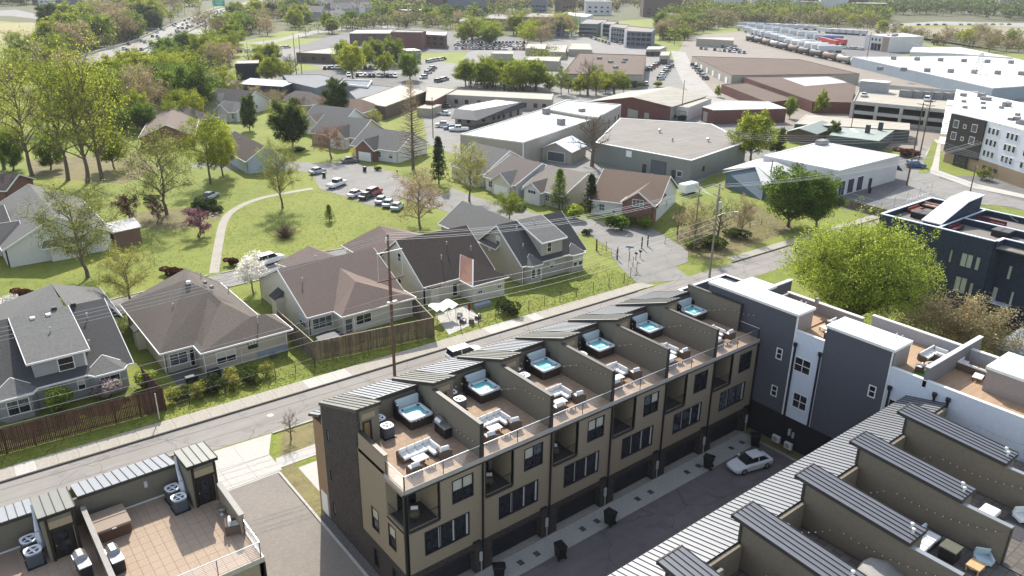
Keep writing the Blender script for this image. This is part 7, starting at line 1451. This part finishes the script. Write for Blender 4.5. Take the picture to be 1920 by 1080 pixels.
def postfence(lab,pts,h=1.2,sp=2.6,mat=black,bars=True):
    t=thing('wire_fence',lab,'fence',(*pts[0],0)); w=MB()
    for a,b in zip(pts,pts[1:]):
        A_=Vector((*a,0));B_=Vector((*b,0)); d=B_-A_; m=max(1,round(d.length/sp))
        for k in range(m+1): q=A_+d*(k/m); MB().tube(q,q+Vector((0,0,h+.12)),.045,n=5).build('post',mat,t)
        for z in(.15,h*.5,h): w.tube(A_+Vector((0,0,z)),B_+Vector((0,0,z)),.014,n=3)
        if bars:
            m=int(d.length/.22)
            for k in range(m): q=A_+d*(k/m); w.tube(q+Vector((0,0,.1)),q+Vector((0,0,h)),.007,n=3,caps=False)
    tag(w.build('wires',mat,t),kind='stuff')
postfence('black iron fence behind the hedge row',[(-6,40.3),(11,39.9)],1.3,2.4)
postfence('wire fence with dark posts round the corner lawn',[(31,38.2),(48,37.6),(61,37.4),(66,39.5),(69,44),(69.5,50)],1.5,2.9,bars=False)
postfence('wire fence along the shaded bank near the street pole',[(80,46),(92,45),(104,43)],1.3,3,bars=False)
postfence('tall wire fence round the garage yard',[tuple(at(1574,375))[:2],tuple(at(1650,400))[:2],tuple(at(1745,362))[:2]],2.2,6,steel,False)
fence('low grey board fence on the bank before the garage yard',[(tuple(at(1560,382))[:2],tuple(at(1660,408))[:2])],1.6,grw,cap=False)
t=thing('gate','wire drive gate between dark posts at the estate entrance','gate',tuple(at(1130,470)))
for q in((1118,470),(1157,487),(1203,466),(1214,462)): c=at(*q); MB().tube(c,c+Vector((0,0,2.1)),.13,n=6).build('gate_post',black,t)
a=at(1120,472);b=at(1155,486); m=MB()
for z in(.2,.8,1.4): m.tube(a+Vector((0,0,z)),b+Vector((0,0,z)),.03,n=4)
for k in range(5): p=a.lerp(b,k/4); m.tube(p+Vector((0,0,.2)),p+Vector((0,0,1.4)),.025,n=4)
m.build('gate_leaf',black,t)
# utility poles and wires
wire=M('weathered cable',(.42,.42,.42),.6,.1,1,stain=0); insm=M('porcelain insulator',(.5,.48,.45),.4,.1,2,stain=0)
def pole(lab,base,h,arms=(),r=.17,mat=polew,extra=None):
    c=Vector((*base,0)) if len(base)==2 and abs(base[0])<1e6 and not isinstance(base,tuple) else (at(*base) if isinstance(base,tuple) else Vector((*base,0)))
    t=thing('utility_pole',lab,'utility pole',tuple(c)); MB().tube(c,c+Vector((0,0,h)),r,r*.62,8).build('pole',mat,t); P=[]
    for z,L,an,am in arms:
        d=Vector((math.cos(an),math.sin(an),0)); q=c+Vector((0,0,z))+Vector((-d.y,d.x,0))*r; MB().cbox(q.x,q.y,q.z,L,.1,.12,an).build('crossarm',am,t)
        for k in(-1,-.45,.45,1): p=q+d*(L/2-.1)*k+Vector((0,0,.06)); MB().lathe([(.03,0),(.07,.05),(.07,.16),(.03,.2)],tuple(p),6).build('insulator',insm,t); P.append(p+Vector((0,0,.2)))
    if extra: extra(t,c)
    return t,c,P
def hang(a,b,sag,lab,r=.022,grp='overhead wires'):
    n=14; P=[a.lerp(b,k/n)-Vector((0,0,4*sag*(k/n)*(1-k/n))) for k in range(n+1)]
    o=MB().path(P,r,3).build('overhead_wire',wire,None,loc=tuple(P[0])); tag(o,lab,'wire',grp)
def mainx(t,c):
    MB().cbox(c.x,c.y-.25,12.2,3.4,.1,.14).build('crossarm',M('rusty arm',(.14,.065,.05),.8,.2,2,stain=.1),t); MB().tube((c.x,c.y,8),(c.x,c.y,12.4),.2,.19,8).build('pole_sleeve',MATS['rusty arm'],t)
    for s in(-1,1): MB().tube((c.x+s*1.55,c.y-.2,12.2),(c.x+s*1.5,c.y-.2,15.5),.03,n=4).build('riser',insm,t)
    MB().cbox(c.x,c.y-.25,9.4,1.2,.3,.25).build('bracket',insm,t); MB().cbox(c.x,c.y-.24,15.5,3.2,.1,.1).build('crossarm',insm,t)
pt_,pc,pp=pole('tall timber pole with several crossarms behind the taupe row',(740,703),17.4,[(16.9,2.6,1.0,insm)],.2,polew,mainx)
def lampx(t,c):
    MB().lathe([(.28,0),(.3,.1),(.3,1.0),(.2,1.1)],(c.x+.35,c.y-.2,11.2),10).build('transformer',insm,t); MB().path([(c.x,c.y,10),(c.x+1,c.y-.8,10.6),(c.x+2.2,c.y-1.6,10.7)],.05,5).build('lamp_arm',steel,t); MB().cbox(c.x+2.4,c.y-1.8,10.68,.7,.28,.14,-.6).build('lamp_head',steel,t)
rt_,rc,rp=pole('grey street pole with lamp arm and transformer near the intersection',(1330,520),15.1,[(14.6,2.4,1.3,poleg),(13.2,2.2,1.3,poleg)],.19,poleg,lampx)
st_,sc_,sp_=pole('weathered pole standing in the brown thicket',(1300,468),11.5,[(11.1,2.2,1.2,poleg)],.16,poleg)
lc=[Vector((-38,35.5,15.2+.2*k)) for k in range(4)]
for k in range(4):
    hang(pp[k],lc[k]+Vector((0,(k-1.5)*.6,0)),1.2,('first','second','third','fourth')[k]+' power wire from the pole top over the lower left houses',.022); hang(pp[k],rp[k],1.6,('first','second','third','fourth')[k]+' power wire from pole top to pole top')
for z,dz in((9.3,.2),(8.4,.5),(7.6,.7),(10.2,.3)):
    hang(pc+Vector((0,-.2,z)),Vector((-40,35.2,z-.4)),.9,{9.3:'second',8.4:'third',7.6:'lowest',10.2:'highest'}[z]+' of the lower cables over the lower left houses',.024); hang(pc+Vector((0,-.2,z)),rc+Vector((0,0,z-.2)),1.3,{9.3:'second',8.4:'third',7.6:'lowest',10.2:'highest'}[z]+' of the lower cables between the two street poles',.02)
for k in range(3): hang(rp[4+k],sp_[k],.6,('first','second','third')[k]+' wire from street pole to thicket pole'); hang(rp[k],rp[k]+Vector((70,-8,0)),1.5,('first','second','third')[k]+' wire running on past the lime tree')
for k,(b,tp_,lab,am) in enumerate((((1258,302),258,'timber pole with crossarm against the sage warehouse',1),((1700,348),190,'corner pole with many wires beside the white garage',2),((1720,312),185,'second corner pole, behind the dark car',2),((1815,376),308,'short pole with cable arms below the apartment block',1),((812,258),182,'thin dark pole in the pickup yard',0),((1277,222),150,'tall dark pole by the white walled wing',0),((1592,262),195,'slim dark pole beside the verdigris roof',0),((1622,128),60,'tall dark pole between train and white warehouse',0),((1456,84),48,'dark pole at the far end of the train',0),((466,112),78,'dark pole by the town road, left',0),((498,112),74,'dark pole by the town road, right',0),((556,140),62,'thin pole before the green slope, left',0),((566,138),66,'thin pole before the green slope, right',0),((1665,124),98,'thin pole by the vast warehouse wall',0),((1715,150),122,'thin pole behind the parking deck, left',0),((1770,158),135,'thin pole behind the parking deck, right',0),((1078,60),22,'far pole before the white roofed depot, left',0),((1086,60),24,'far pole before the white roofed depot, right',0),((395,50),20,'highway lamp pole, nearer the sign',0),((338,78),50,'highway lamp pole, nearer the grove',0),((1440,365),300,'slim yard pole before the mid green tree',0),((1845,165),130,'thin pole before the lattice pylon',0))):
    h=top_z(b,(b[0],tp_)); pole(lab,b,h,[(h-.4,2.4,.6+k,polew)]*(1 if am else 0)+([(h-1.5,2.4,.6+k,polew)] if am==2 else []),.15 if h<14 else .2,polew)
c0=at(1700,348)
for k in range(4): hang(c0+Vector((0,0,12.5-k*.7)),at(1258,302)+Vector((0,0,9.5-k*.3)),2,('highest','second','third','lowest')[k]+' wire over the white garage roof',.02); hang(c0+Vector((0,0,12.5-k*.7)),at(1900,420)+Vector((0,0,12)),1.,('highest','second','third','lowest')[k]+' wire in front of the apartment block',.02)
hang(at(1622,128)+Vector((0,0,20)),at(1456,84)+Vector((0,0,20)),3,'far wire along the railway',.06); hang(at(1622,128)+Vector((0,0,20)),at(1845,165)+Vector((0,0,14)),3,'far wire along the railway',.06)
# signs
t=thing('road_sign','yellow diamond warning sign before the brick garage house','road sign',tuple(at(661,302))); c=at(661,302); MB().tube(c,c+Vector((0,0,2.2)),.05,n=5).build('post',steel,t)
q=MB().box(-.55,.55,-.02,.02,-.55,.55); q.v=[((v[0]-v[2])*.7071*.78+c.x+v[1]*.8,(v[0]-v[2])*.7071*-.62+c.y+v[1]*-.6-.06,(v[0]+v[2])*.7071+2.6) for v in q.v]; q.build('sign_plate',M('sign yellow',(.85,.7,.02),.5,.04,1,stain=0),t)
t=thing('street_sign','blue green street name sign at the estate entrance','street sign',tuple(at(1178,500))); c=at(1178,500); MB().tube(c,c+Vector((0,0,3.0)),.045,n=6).build('post',steel,t); MB().cbox(c.x,c.y,3.1,1.3,.04,.28,.5).build('sign_plate',M('street sign blue',(.08,.16,.3),.5,.05,1,stain=0),t); MB().cbox(c.x,c.y,3.38,1.3,.04,.24,-.9).build('sign_plate',MATS['street sign blue'],t)
for k,(x,y) in enumerate(((1192,488),(1200,484),(1150,408),(585,335),(745,330))):
    c=at(x,y); t=thing('mailbox',['dark mailbox left in the pair at the corner','dark mailbox right in the pair at the corner','mailbox before the brick gabled house','mailbox beside the estate drive','mailbox at the parking bay'][k],'mailbox',tuple(c)); MB().tube(c,c+Vector((0,0,1.1)),.06,n=5).build('post',black,t); MB().rbox(c.x-.12,c.x+.12,c.y-.28,c.y+.28,1.1,1.4,.06).build('box',black,t)
# vehicles
tyre=M('tyre rubber',(.02,.02,.02),.9,.1,3,stain=0); alloy=M('alloy wheel',(.4,.4,.42),.35,.1,2,metal=.7,stain=0); cglass=M('car glass',(.012,.015,.02),.06,.1,1,spec=.6,stain=0); lampm=M('head lamp',(.6,.62,.65),.2,.05,1,stain=0); redl=M('tail lamp',(.35,.02,.015),.3,.05,1,stain=0)
PAINT={k:M(k+' car paint',c,.25,.04,.6,spec=.5,stain=0) for k,c in dict(white=(.72,.72,.72),silver=(.42,.44,.46),black=(.02,.02,.024),grey=(.12,.125,.135),red=(.3,.025,.03),blue=(.04,.08,.2),teal=(.3,.42,.45)).items()}
def loft(st,n=None):
    'skin a row of cross sections, each a list of the same number of points'
    m=MB(); k=len(st[0]); vs=sum(st,[]); fs=[tuple(range(k-1,-1,-1)),tuple(range((len(st)-1)*k,len(st)*k))]
    for i in range(len(st)-1):
        for j in range(k): fs.append((i*k+j,i*k+(j+1)%k,(i+1)*k+(j+1)%k,(i+1)*k+j))
    return m.add(vs,fs)
def car_shapes(kind):
    if kind=='sedan': L=4.6;body=[(-2.3,.62,.45,.68),(-2.15,.8,.3,.86),(-1.5,.88,.24,.92),(0,.9,.22,.92),(1.1,.89,.22,.9),(1.7,.86,.24,.82),(2.1,.8,.28,.7),(2.3,.62,.4,.58)];cab=[(-1.75,.62,.92),(-1.0,.6,1.38),(.15,.6,1.42),(1.05,.66,.92)]
    elif kind=='suv': L=4.8;body=[(-2.4,.72,.5,.95),(-2.3,.86,.36,1.05),(-1.5,.93,.3,1.08),(0,.94,.28,1.08),(1.2,.93,.3,1.05),(1.9,.88,.32,.98),(2.3,.8,.38,.85),(2.4,.7,.5,.72)];cab=[(-2.3,.72,1.08),(-2.0,.68,1.7),(.3,.68,1.72),(1.15,.74,1.06)]
    else: L=5.8;body=[(-2.9,.85,.55,1.05),(-2.8,.92,.45,1.1),(-1.0,.95,.4,1.1),(0,.95,.4,1.12),(1.5,.95,.4,1.1),(2.4,.9,.42,1.05),(2.8,.85,.48,.95),(2.9,.75,.55,.8)];cab=[(-.75,.78,1.1),(-.6,.72,1.75),(.75,.72,1.78),(1.5,.76,1.1)]
    return L,body,cab
def vehicle(kind,paint,detail=True):
    L,body,cab=car_shapes(kind); t=thing('parked_car' if kind!='pickup' else 'pickup_truck',None,'car' if kind!='pickup' else 'pickup',(0,0,0)); p=PAINT[paint]
    st=[[(x,-w,z0+.1),(x,-w*.96,z0),(x,w*.96,z0),(x,w,z0+.1),(x,w,z1-.14),(x,w*.86,z1),(x,-w*.86,z1),(x,-w,z1-.14)] for x,w,z0,z1 in body]
    loft(st).build('body',p,t,False)
    (x0,w0,z0),(x1,w1,z1),(x2,w2,z2),(x3,w3,z3)=cab
    g=loft([[(x0,-w0,z0-.02),(x0,w0,z0-.02),(x0+.02,w0,z0),(x0+.02,-w0,z0)],[(x1,-w0*1.06,z0-.02),(x1,w0*1.06,z0-.02),(x1,w1,z1),(x1,-w1,z1)],[(x2,-w0*1.08,z0-.02),(x2,w0*1.08,z0-.02),(x2,w2,z2),(x2,-w2,z2)],[(x3,-w3,z3-.04),(x3,w3,z3-.04),(x3-.02,w3,z3),(x3-.02,-w3,z3)]]); g.build('windows',cglass,t)
    r=MB(); r.prism([(x1-.12,-w1*.98),(x2+.1,-w2*.98),(x2+.1,w2*.98),(x1-.12,w1*.98)],min(z1,z2)-.05,max(z1,z2)+.03); r.build('roof',p,t)
    if detail:
        for s in(-1,1):
            m=MB()
            for xa in((x1+x2)/2-.04,): m.add([(xa-.05,s*(w0*1.085),z0),(xa+.05,s*(w0*1.085),z0),(xa+.05,s*(w1+.012),z1),(xa-.05,s*(w1+.012),z1)],[(0,1,2,3)])
            m.build('door_pillar',p,t); MB().rbox(x3-.55,x3-.35,min(s*.9,s*1.08),max(s*.9,s*1.08),z0,z0+.15,.03).build('mirror',p,t)
            MB().box(L/2-.2,L/2-.06,min(s*.45,s*.74),max(s*.45,s*.74),.52,.64).build('headlight',lampm,t); MB().box(-L/2-.01,-L/2+.12,min(s*.45,s*.72),max(s*.45,s*.72),.6,.74).build('tail_light',redl,t)
            MB().box(-.1,.12,min(s*.905,s*.93),max(s*.905,s*.93),z0-.2,z0-.17).build('door_handle',p,t)
        MB().box(L/2-.03,L/2+.02,-.26,.26,.36,.48).build('number_plate',lampm,t)
    for sx in(-1,1):
        for s in(-1,1):
            w=MB().tube((sx*L*.29,s*.66,.33),(sx*L*.29,s*.9,.33),.33,n=12).build('wheel',tyre,t); MB().tube((sx*L*.29,s*.895,.33),(sx*L*.29,s*.915,.33),.2,n=10).build('rim',alloy,w)
    if kind=='pickup': MB().box(-2.75,-.85,-.75,.75,1.05,1.12).build('bed_liner',black,t)
    kids(t); return t
VP={}
def veh(kind,paint,loc,rz,lab,group=None):
    k=(kind,paint)
    if k not in VP: VP[k]=vehicle(kind,paint)
    return put(VP[k],loc,rz,lab,group)
veh('sedan','white',(35.6,-4.25,.05),R(180-14),'white sedan parked in the shaded alley by the apron','parked cars')
for kind,pn,q,rz,lab in (('pickup','white',(632,350),28,'white pickup on the estate drive'),('sedan','silver',(596,325),18,'silver car behind the white pickup'),('suv','red',(702,365),30,'red sport utility car in the parking bay'),('sedan','white',(668,368),25,'white car left of the red one in the parking bay'),('sedan','black',(688,372),28,'black car against the red one in the parking bay'),('sedan','teal',(716,380),40,'pale teal car nearest the red one'),('sedan','silver',(730,386),40,'silver car in the parking bay before the brown tree'),('sedan','teal',(745,392),42,'second teal car half under the brown tree'),('sedan','grey',(657,305),-15,'grey car before the brick garage house'),('suv','white',(508,493),12,'white station car on the estate road beside the dogwood'),('sedan','black',(975,392),40,'black car by the tan roofed house'),('sedan','black',(955,388),40,'second black car by the tan roofed house'),('pickup','silver',(833,238),150,'silver pickup in the shop yard'),('sedan','blue',(845,243),150,'dark blue car between two pickups in the shop yard'),('pickup','white',(860,246),150,'white pickup nearest the mansard shop'),('sedan','white',(833,216),120,'white car in the middle of the shop yard'),('sedan','grey',(834,202),120,'grey car before the cream shop'),('suv','blue',(1716,314),-50,'dark blue car on the street before the apartment block'),('suv','white',(872,672),-3,'white van on the street behind the seam roofs'),('sedan','silver',(395,372),40,'silver car under the grove trees')):
    c=at(*q); veh(kind,pn,(c.x,c.y,.05),R(rz),lab,'parked cars')
for q,pn in (((1620,181),'white'),((1738,189),'white')): c=at(*q,5.95); veh('suv' if pn=='white' and q[0]>1700 else 'sedan',pn,(c.x,c.y,5.96),R(20),'white car on the parking deck roof, '+('left' if q[0]<1700 else 'middle'),'parked cars')
# small distant cars, one mesh each
def farcar(paint):
    L,body,cab=car_shapes('suv'); m=MB()
    m.add(*(lambda b:(b.v,b.f))(loft([[(x,-w,z0),(x,w,z0),(x,w,z1),(x,-w,z1)] for x,w,z0,z1 in(body[0],body[2],body[5],body[7])]))); n0=len(m.f)
    g=loft([[(cab[0][0],-.72,1.05),(cab[0][0],.72,1.05)],[(cab[1][0],-.66,1.6),(cab[1][0],.66,1.6)],[(cab[2][0],-.66,1.62),(cab[2][0],.66,1.62)],[(cab[3][0],-.74,1.05),(cab[3][0],.74,1.05)]])
    b=loft([[(x,-w,1.0),(x,w,1.0),(x+(.2 if x<0 else -.3),w*.9,1.62),(x+(.2 if x<0 else -.3),-w*.9,1.62)] for x,w in((-2.2,.72),(1.1,.76))]); m.add(b.v,b.f); n1=len(m.f)
    m.box(-1.9,.75,-.62,.62,1.63,1.68); n2=len(m.f)
    for sx in(-1,1):
        for s in(-1,1): m.box(sx*1.4-.33,sx*1.4+.33,s*.6,s*.9,0,.62)
    me=m.mesh('car')
    for q in(PAINT[paint],cglass,tyre): me.materials.append(q)
    for k,p in enumerate(me.polygons): p.material_index=0 if k<n0 or n1<=k<n2 else 1 if k<n1 else 2
    return me
FC={k:farcar(k) for k in PAINT}
cr=random.Random(99); pal=['white','white','silver','silver','black','grey','grey','red','blue','black','white']
cn=[0]
def fcar(p,rz,lab,grp,z=.06,name='car'):
    if cn[0]>=285: return
    cn[0]+=1
    k=cr.choice(pal); o=bpy.data.objects.new(name,FC[k]); COL.objects.link(o); o.location=(p.x,p.y,z); o.rotation_euler=(0,0,rz); tag(o,k+' '+lab,'car',k+' '+grp)
def row(a,b,n,rz,lab,grp,skip=.15):
    A_=at(*a);B_=at(*b)
    for k in range(n):
        if cr.random()<skip: continue
        fcar(A_.lerp(B_,(k+.5)/n)+Vector((cr.uniform(-.3,.3),cr.uniform(-.3,.3),0)),rz+cr.uniform(-.05,.05)+cr.choice((0,math.pi)),lab,grp)
hp=[at(a,b) for a,b in((225,97),(300,64),(350,45),(395,27),(415,18))]
for k in range(78):
    u=cr.random()*3.6; i=min(3,int(u)); d=(hp[i+1]-hp[i]); p=hp[i].lerp(hp[i+1],u-i); n=Vector((-d.y,d.x,0)).normalized(); fcar(p+n*cr.choice((-10.5,-7,-3.5,0,3.5,7)),math.atan2(d.y,d.x),'car in the highway traffic','cars on the highway')
for a,b,n,rz,lab,grp,sk in (
 ((606,130),(648,129),6,1.2,'car in the row below the green slope','cars below the slope',.0),((642,143),(745,145),13,1.1,'car in the near row of the lawn car park','cars by the lawn',.1),((650,129),(730,131),8,1.1,'car in the far row of the lawn car park','cars by the lawn, far row',.2),
 ((790,150),(815,128),5,.3,'car in the lot beside the chapel lawn','cars beside the chapel',.1),((800,118),(835,112),5,.3,'car in the lot beside the chapel lawn','cars beside the chapel',.1),((818,155),(835,150),3,.3,'car at the lot entrance','cars at the lot entrance',.0),
 ((845,92),(985,94),22,.9,'car in the crowded lot before the storage blocks','cars in the crowded lot',.1),((850,86),(985,88),22,.9,'car in the crowded lot before the storage blocks','cars in the crowded lot',.1),((855,81),(985,82),20,.9,'car in the crowded lot before the storage blocks','cars in the crowded lot',.1),
 ((1215,135),(1245,112),7,.1,'car in the lot beside the strip mall','cars beside the strip mall',.1),((1235,152),(1258,125),7,.1,'car in the lot beside the strip mall','cars beside the strip mall',.1),((1170,160),(1215,160),5,.9,'car in front of the strip mall','cars before the strip mall',.0),
 ((1078,62),(1150,86),14,.8,'car below the blue grey apartments','cars below the apartments',.1),((1100,60),(1165,84),14,.8,'car below the blue grey apartments','cars below the apartments',.1),((1298,122),(1325,152),6,.2,'car at the depot dock','cars at the depot dock',.1),
 ((1330,84),(1390,97),12,.4,'vehicle in the scrap yard','vehicles in the scrap yard',.1),((1310,92),(1400,101),10,.6,'vehicle in the scrap yard','vehicles in the scrap yard',.2),((1560,90),(1620,94),9,.3,'car in the trailer lot','cars in the trailer lot',.1),((440,100),(545,90),7,.3,'car on the town road','cars on the town road',.1),((500,128),(520,112),3,1.,'car on the town road','cars on the town road',.0),((1650,48),(1900,47),16,-.3,'car on the levee highway','cars on the levee highway',.1),((530,172),(600,168),7,1.,'car behind the slate shop','cars behind the slate shop',.2),((1100,150),(1180,172),7,.9,'car under the scrub trees','cars under the scrub trees',.2)):
    row(a,b,n,rz,lab,grp,sk)
# bins, clutter
binm=M('black bin plastic',(.014,.014,.015),.45,.1,2,stain=0)
def wbin(mat=binm):
    t=thing('wheelie_bin',None,'bin',(0,0,0)); m=MB(); m.add([(-.24,-.28,.08),(.24,-.28,.08),(.24,.26,.08),(-.24,.26,.08),(-.3,-.36,1.0),(.3,-.36,1.0),(.3,.36,1.0),(-.3,.36,1.0)],[(0,3,2,1),(4,5,6,7),(0,1,5,4),(1,2,6,5),(2,3,7,6),(3,0,4,7)]); m.build('body',mat,t)
    MB().rbox(-.32,.32,-.4,.4,1.0,1.09,.05).build('lid',mat,t); MB().tube((-.3,.42,1.0),(.3,.42,1.0),.03,n=5).build('handle',mat,t)
    for s in(-1,1): MB().tube((s*.22,.26,.13),(s*.3,.26,.13),.13,n=8).build('wheel',tyre,t)
    kids(t); return t
wb=wbin()
for k,q in enumerate(((1050,1046),(1143,983),(1327,878),(1414,836),(935,1086))): c=at(*q); put(wb,(c.x,min(c.y,-.75),.05),R(170+k*17),'black wheelie bin on the apron, '+['second from the bottom','third from the bottom','near the white sedan','at the far end by the grey block','at the bottom edge'][k],'wheelie bins',1.25)
for k,(q,lab) in enumerate((((684,322),'dark wheelie bin by the brick garage house drive'),((608,333),'dark bin beside the white pickup'),((1630,362),'dark bin beside the garage awning'))): c=at(*q); put(wb,(c.x,c.y,.04),k,lab,'wheelie bins',1.1)
t=thing('manhole_cover','round pale manhole cover in the street','manhole',tuple(at(507,779))); c=at(507,779); MB().lathe([(.38,0),(.38,.012)],(c.x,c.y,.012),14).build('cover',conc,t)
t=thing('pole_box','pale post standing at the corner of the red brown fence','post',(-7.1,38.9,0)); MB().tube((-7.1,38.9,0),(-7.1,38.9,3.1),.06,n=6).build('post',M('pale post',(.5,.48,.42),.8,.1,2,stain=.1),t)
# yards
c=at(600,640,0); t=thing('trampoline','round navy covered trampoline inside the timber fence','trampoline',(15.5,45.0,0)); MB().lathe([(1.7,0),(1.75,.12),(.2,.2)],(15.5,45.0,.85),14).build('cover',M('navy tarpaulin',(.02,.025,.04),.6,.2,1,.3,stain=0),t)
for k in range(6): a=k*math.pi/3; MB().tube((15.5+1.6*math.cos(a),45+1.6*math.sin(a),0),(15.5+1.6*math.cos(a),45+1.6*math.sin(a),.85),.04,n=5).build('leg',steel,t)
c=at(880,598); t=thing('parasol','closed dark red parasol on the patio','parasol',tuple(c)); MB().tube(c,c+Vector((0,0,2.6)),.03,n=5).build('pole',steel,t); MB().lathe([(.05,0),(.22,.3),(.12,1.2),(.02,1.45)],(c.x,c.y,1.2),8).build('canopy',M('maroon canvas',(.16,.02,.025),.9,.1,2,stain=0),t)
c=at(829,598); t=thing('patio_canopy','crumpled white canopy and frame on the patio','canopy',tuple(c)); m=MB()
for k in range(7): m.slab([(c.x-1.6+k*.5,c.y-1.2,1.9+.25*math.sin(k*2.1)),(c.x-1.1+k*.5,c.y-1.2,1.9+.25*math.sin(k*2.1+2.1)),(c.x-1.1+k*.5,c.y+1.0,2.1+.2*math.sin(k*1.3+1.3)),(c.x-1.6+k*.5,c.y+1.0,2.1+.2*math.sin(k*1.3))],.05)
m.build('canvas',white,t)
for s in(-1,1):
    for u in(-1,1): MB().tube((c.x+s*1.5,c.y-.1+u*1.05,0),(c.x+s*1.5,c.y-.1+u*1.05,1.9),.04,n=5).build('leg',steel,t)
for k,(q,rz) in enumerate((((868,605),20),((884,606),140),((896,598),210),((862,596),320))): c=at(*q); put(ach,(c.x,c.y,.03),R(rz),['patio chair nearest the canopy','patio chair before the parasol','patio chair right of the parasol','patio chair at the house wall'][k],'patio chairs',.9)
c=at(905,575); t=thing('planter_trough','blue grey trough against the dark brown house','planter',tuple(c)); MB().rbox(c.x-1.3,c.x+1.3,c.y-.4,c.y+.4,0,.6,.04).build('trough',M('blue grey base',(.25,.29,.33)),t)
c=at(1345,372); t=thing('caravan','small white trailer behind the brick gabled house','caravan',tuple(at(1290,362))); c=at(1290,362); MB().rbox(c.x-2.2,c.x+2.2,c.y-1.1,c.y+1.1,.5,2.3,.2).build('body',white,t); MB().box(c.x-1,c.x+1,c.y-1.0,c.y+1.0,0,.5).build('wheels',tyre,t)
r=random.Random(3)
for k in range(14):
    c=at(405+r.uniform(-12,14),398+r.uniform(-8,8)); s=r.uniform(.15,.4); o=MB().ball((c.x,c.y,s*.4),s,7,4,.6).build('rock',concd,None,loc=tuple(c)); tag(o,'grey landscape rock beside the park path bend','rock','rocks at the path bend')
# patchy ground: bare earth and leaf litter under the trees
for pp_,nm in ((px((45,300),(260,285),(300,322),(230,345),(60,330)),'bare_earth'),(px((1270,430),(1420,385),(1490,430),(1440,450),(1340,490),(1262,470)),'bare_earth'),(px((240,400),(400,385),(420,410),(330,432),(250,425)),'bare_earth'),(px((980,405),(1040,405),(1080,440),(1010,440)),'bare_earth')):
    sheet(nm,pp_,.006,M('leafy bare earth',(.15,.115,.065),.95,.3,.4,.4,kind='grass',col2=(.14,.13,.045)))
sheet('garage_yard',px((1555,385),(1640,405),(1760,362),(1920,395),(1990,390),(1990,330),(1760,330),(1690,290),(1590,330)),.026,lotd)
sheet('street',px((1655,372),(1700,345),(1712,310),(1722,270),(1755,262),(1752,300),(1762,335),(1920,378),(2000,398),(1990,420),(1900,388)),.05,lot)
sheet('pavement',px((1735,290),(1752,262),(1765,262),(1760,320),(1830,345),(1920,365),(1920,372),(1820,352),(1745,325)),.07,conc)
sheet('lawn_strip',px((1722,325),(1738,290),(1750,262),(1758,270),(1748,310),(1740,325)),.08,MATS['spring grass'])
# tufts and weeds on the near lawns
def tufts(poly,n,seed,lab,z=.0):
    rs=np.random.RandomState(seed); xs=[p[0] for p in poly]; ys=[p[1] for p in poly]; C=[]
    while len(C)<n:
        p=(rs.uniform(min(xs),max(xs)),rs.uniform(min(ys),max(ys)))
        if inpoly(p,poly): C.append((p[0],p[1],z+.008+rs.rand()*.025))
    o=bpy.data.objects.new('grass_tufts',leaf_mesh('grass_tufts',C,.2,seed,MATS['grass tuft leaf'] if 'grass tuft leaf' in MATS else Mleaf('grass tuft leaf',(.17,.205,.035),.3,.3,(.28,.28,.07)),6.)); COL.objects.link(o); tag(o,lab,'grass',kind='stuff')
tufts([(-30,38.3),(64,35.8),(64,46),(-30,48.5)],13000,1,'spring grass between the pavement and the houses')
tufts([(12,79),(25,79),(55,77),(55,96),(48,116),(36,117),(26,109)],5000,2,'spring grass on the green')
tufts([(-30,78),(11,80),(21,104),(36,118),(46,136),(0,140),(-20,128)],6500,3,'spring grass round the white gabled house')
tufts([(78,39),(110,36),(118,52),(84,58)],9000,4,'rough grass on the bank by the street pole')
# ================================================================ HAZE
hz=MB().box(-2600,5100,-1600,5100,-1,96)
o=hz.build('haze',M('air',(.5,.5,.5)),None); o.data.materials.clear(); hm=bpy.data.materials.new('thin haze'); hm.use_nodes=True; N=hm.node_tree.nodes; N.remove(N['Principled BSDF']); pv_=N.new('ShaderNodeVolumePrincipled'); pv_.inputs['Density'].default_value=.00007; pv_.inputs['Color'].default_value=(.9,.94,1,1); pv_.inputs['Anisotropy'].default_value=.2
hm.node_tree.links.new(pv_.outputs[0],N['Material Output'].inputs['Volume']); o.data.materials.append(hm); tag(o,kind='stuff')
for k,(x,y,lab) in enumerate(((.6,44.6,'dark covered grill on the patio of the brown hip house'),(-1.8,45.2,'dark patio table behind the hedge row'),(-.6,43.6,'dark bench behind the hedge row'))):
    t=thing(('covered_grill','patio_table','bench')[k],lab,('grill','table','bench')[k],(x,y,0))
    MB().rbox(x-.7,x+.7,y-.35,y+.35,.35 if k else .1,.75 if k else 1.1,.08).build('top' if k else 'cover',black,t)
    for s in(-1,1): MB().box(x+s*.55-.05,x+s*.55+.05,y-.3,y+.3,0,.36).build('leg',black,t)
sheet('patio',[(-3.4,43.2),(2.0,43.2),(2.0,46.2),(-.2,46.2),(-.2,48.8),(-3.4,48.8)],.03,M('dark patio slab',(.1,.095,.09),.9,.2,1,.1,stain=.2))  # patio slab in one dark grey tone
for k,(x,y) in enumerate(((-4.6,41.4),(-2.6,41.2),(-.6,41.3),(1.4,41.2),(3.4,41.0),(5.4,41.1))): plant(('sh_pale','sh_pale','sh_dark','sh_pale','sh_cedar','sh_pale')[k],None,None,['first','second','third','fourth','fifth','sixth'][k]+' clump from the red brown fence in the straw coloured hedge row','hedge row clumps',1.15,1.8,(x,y))
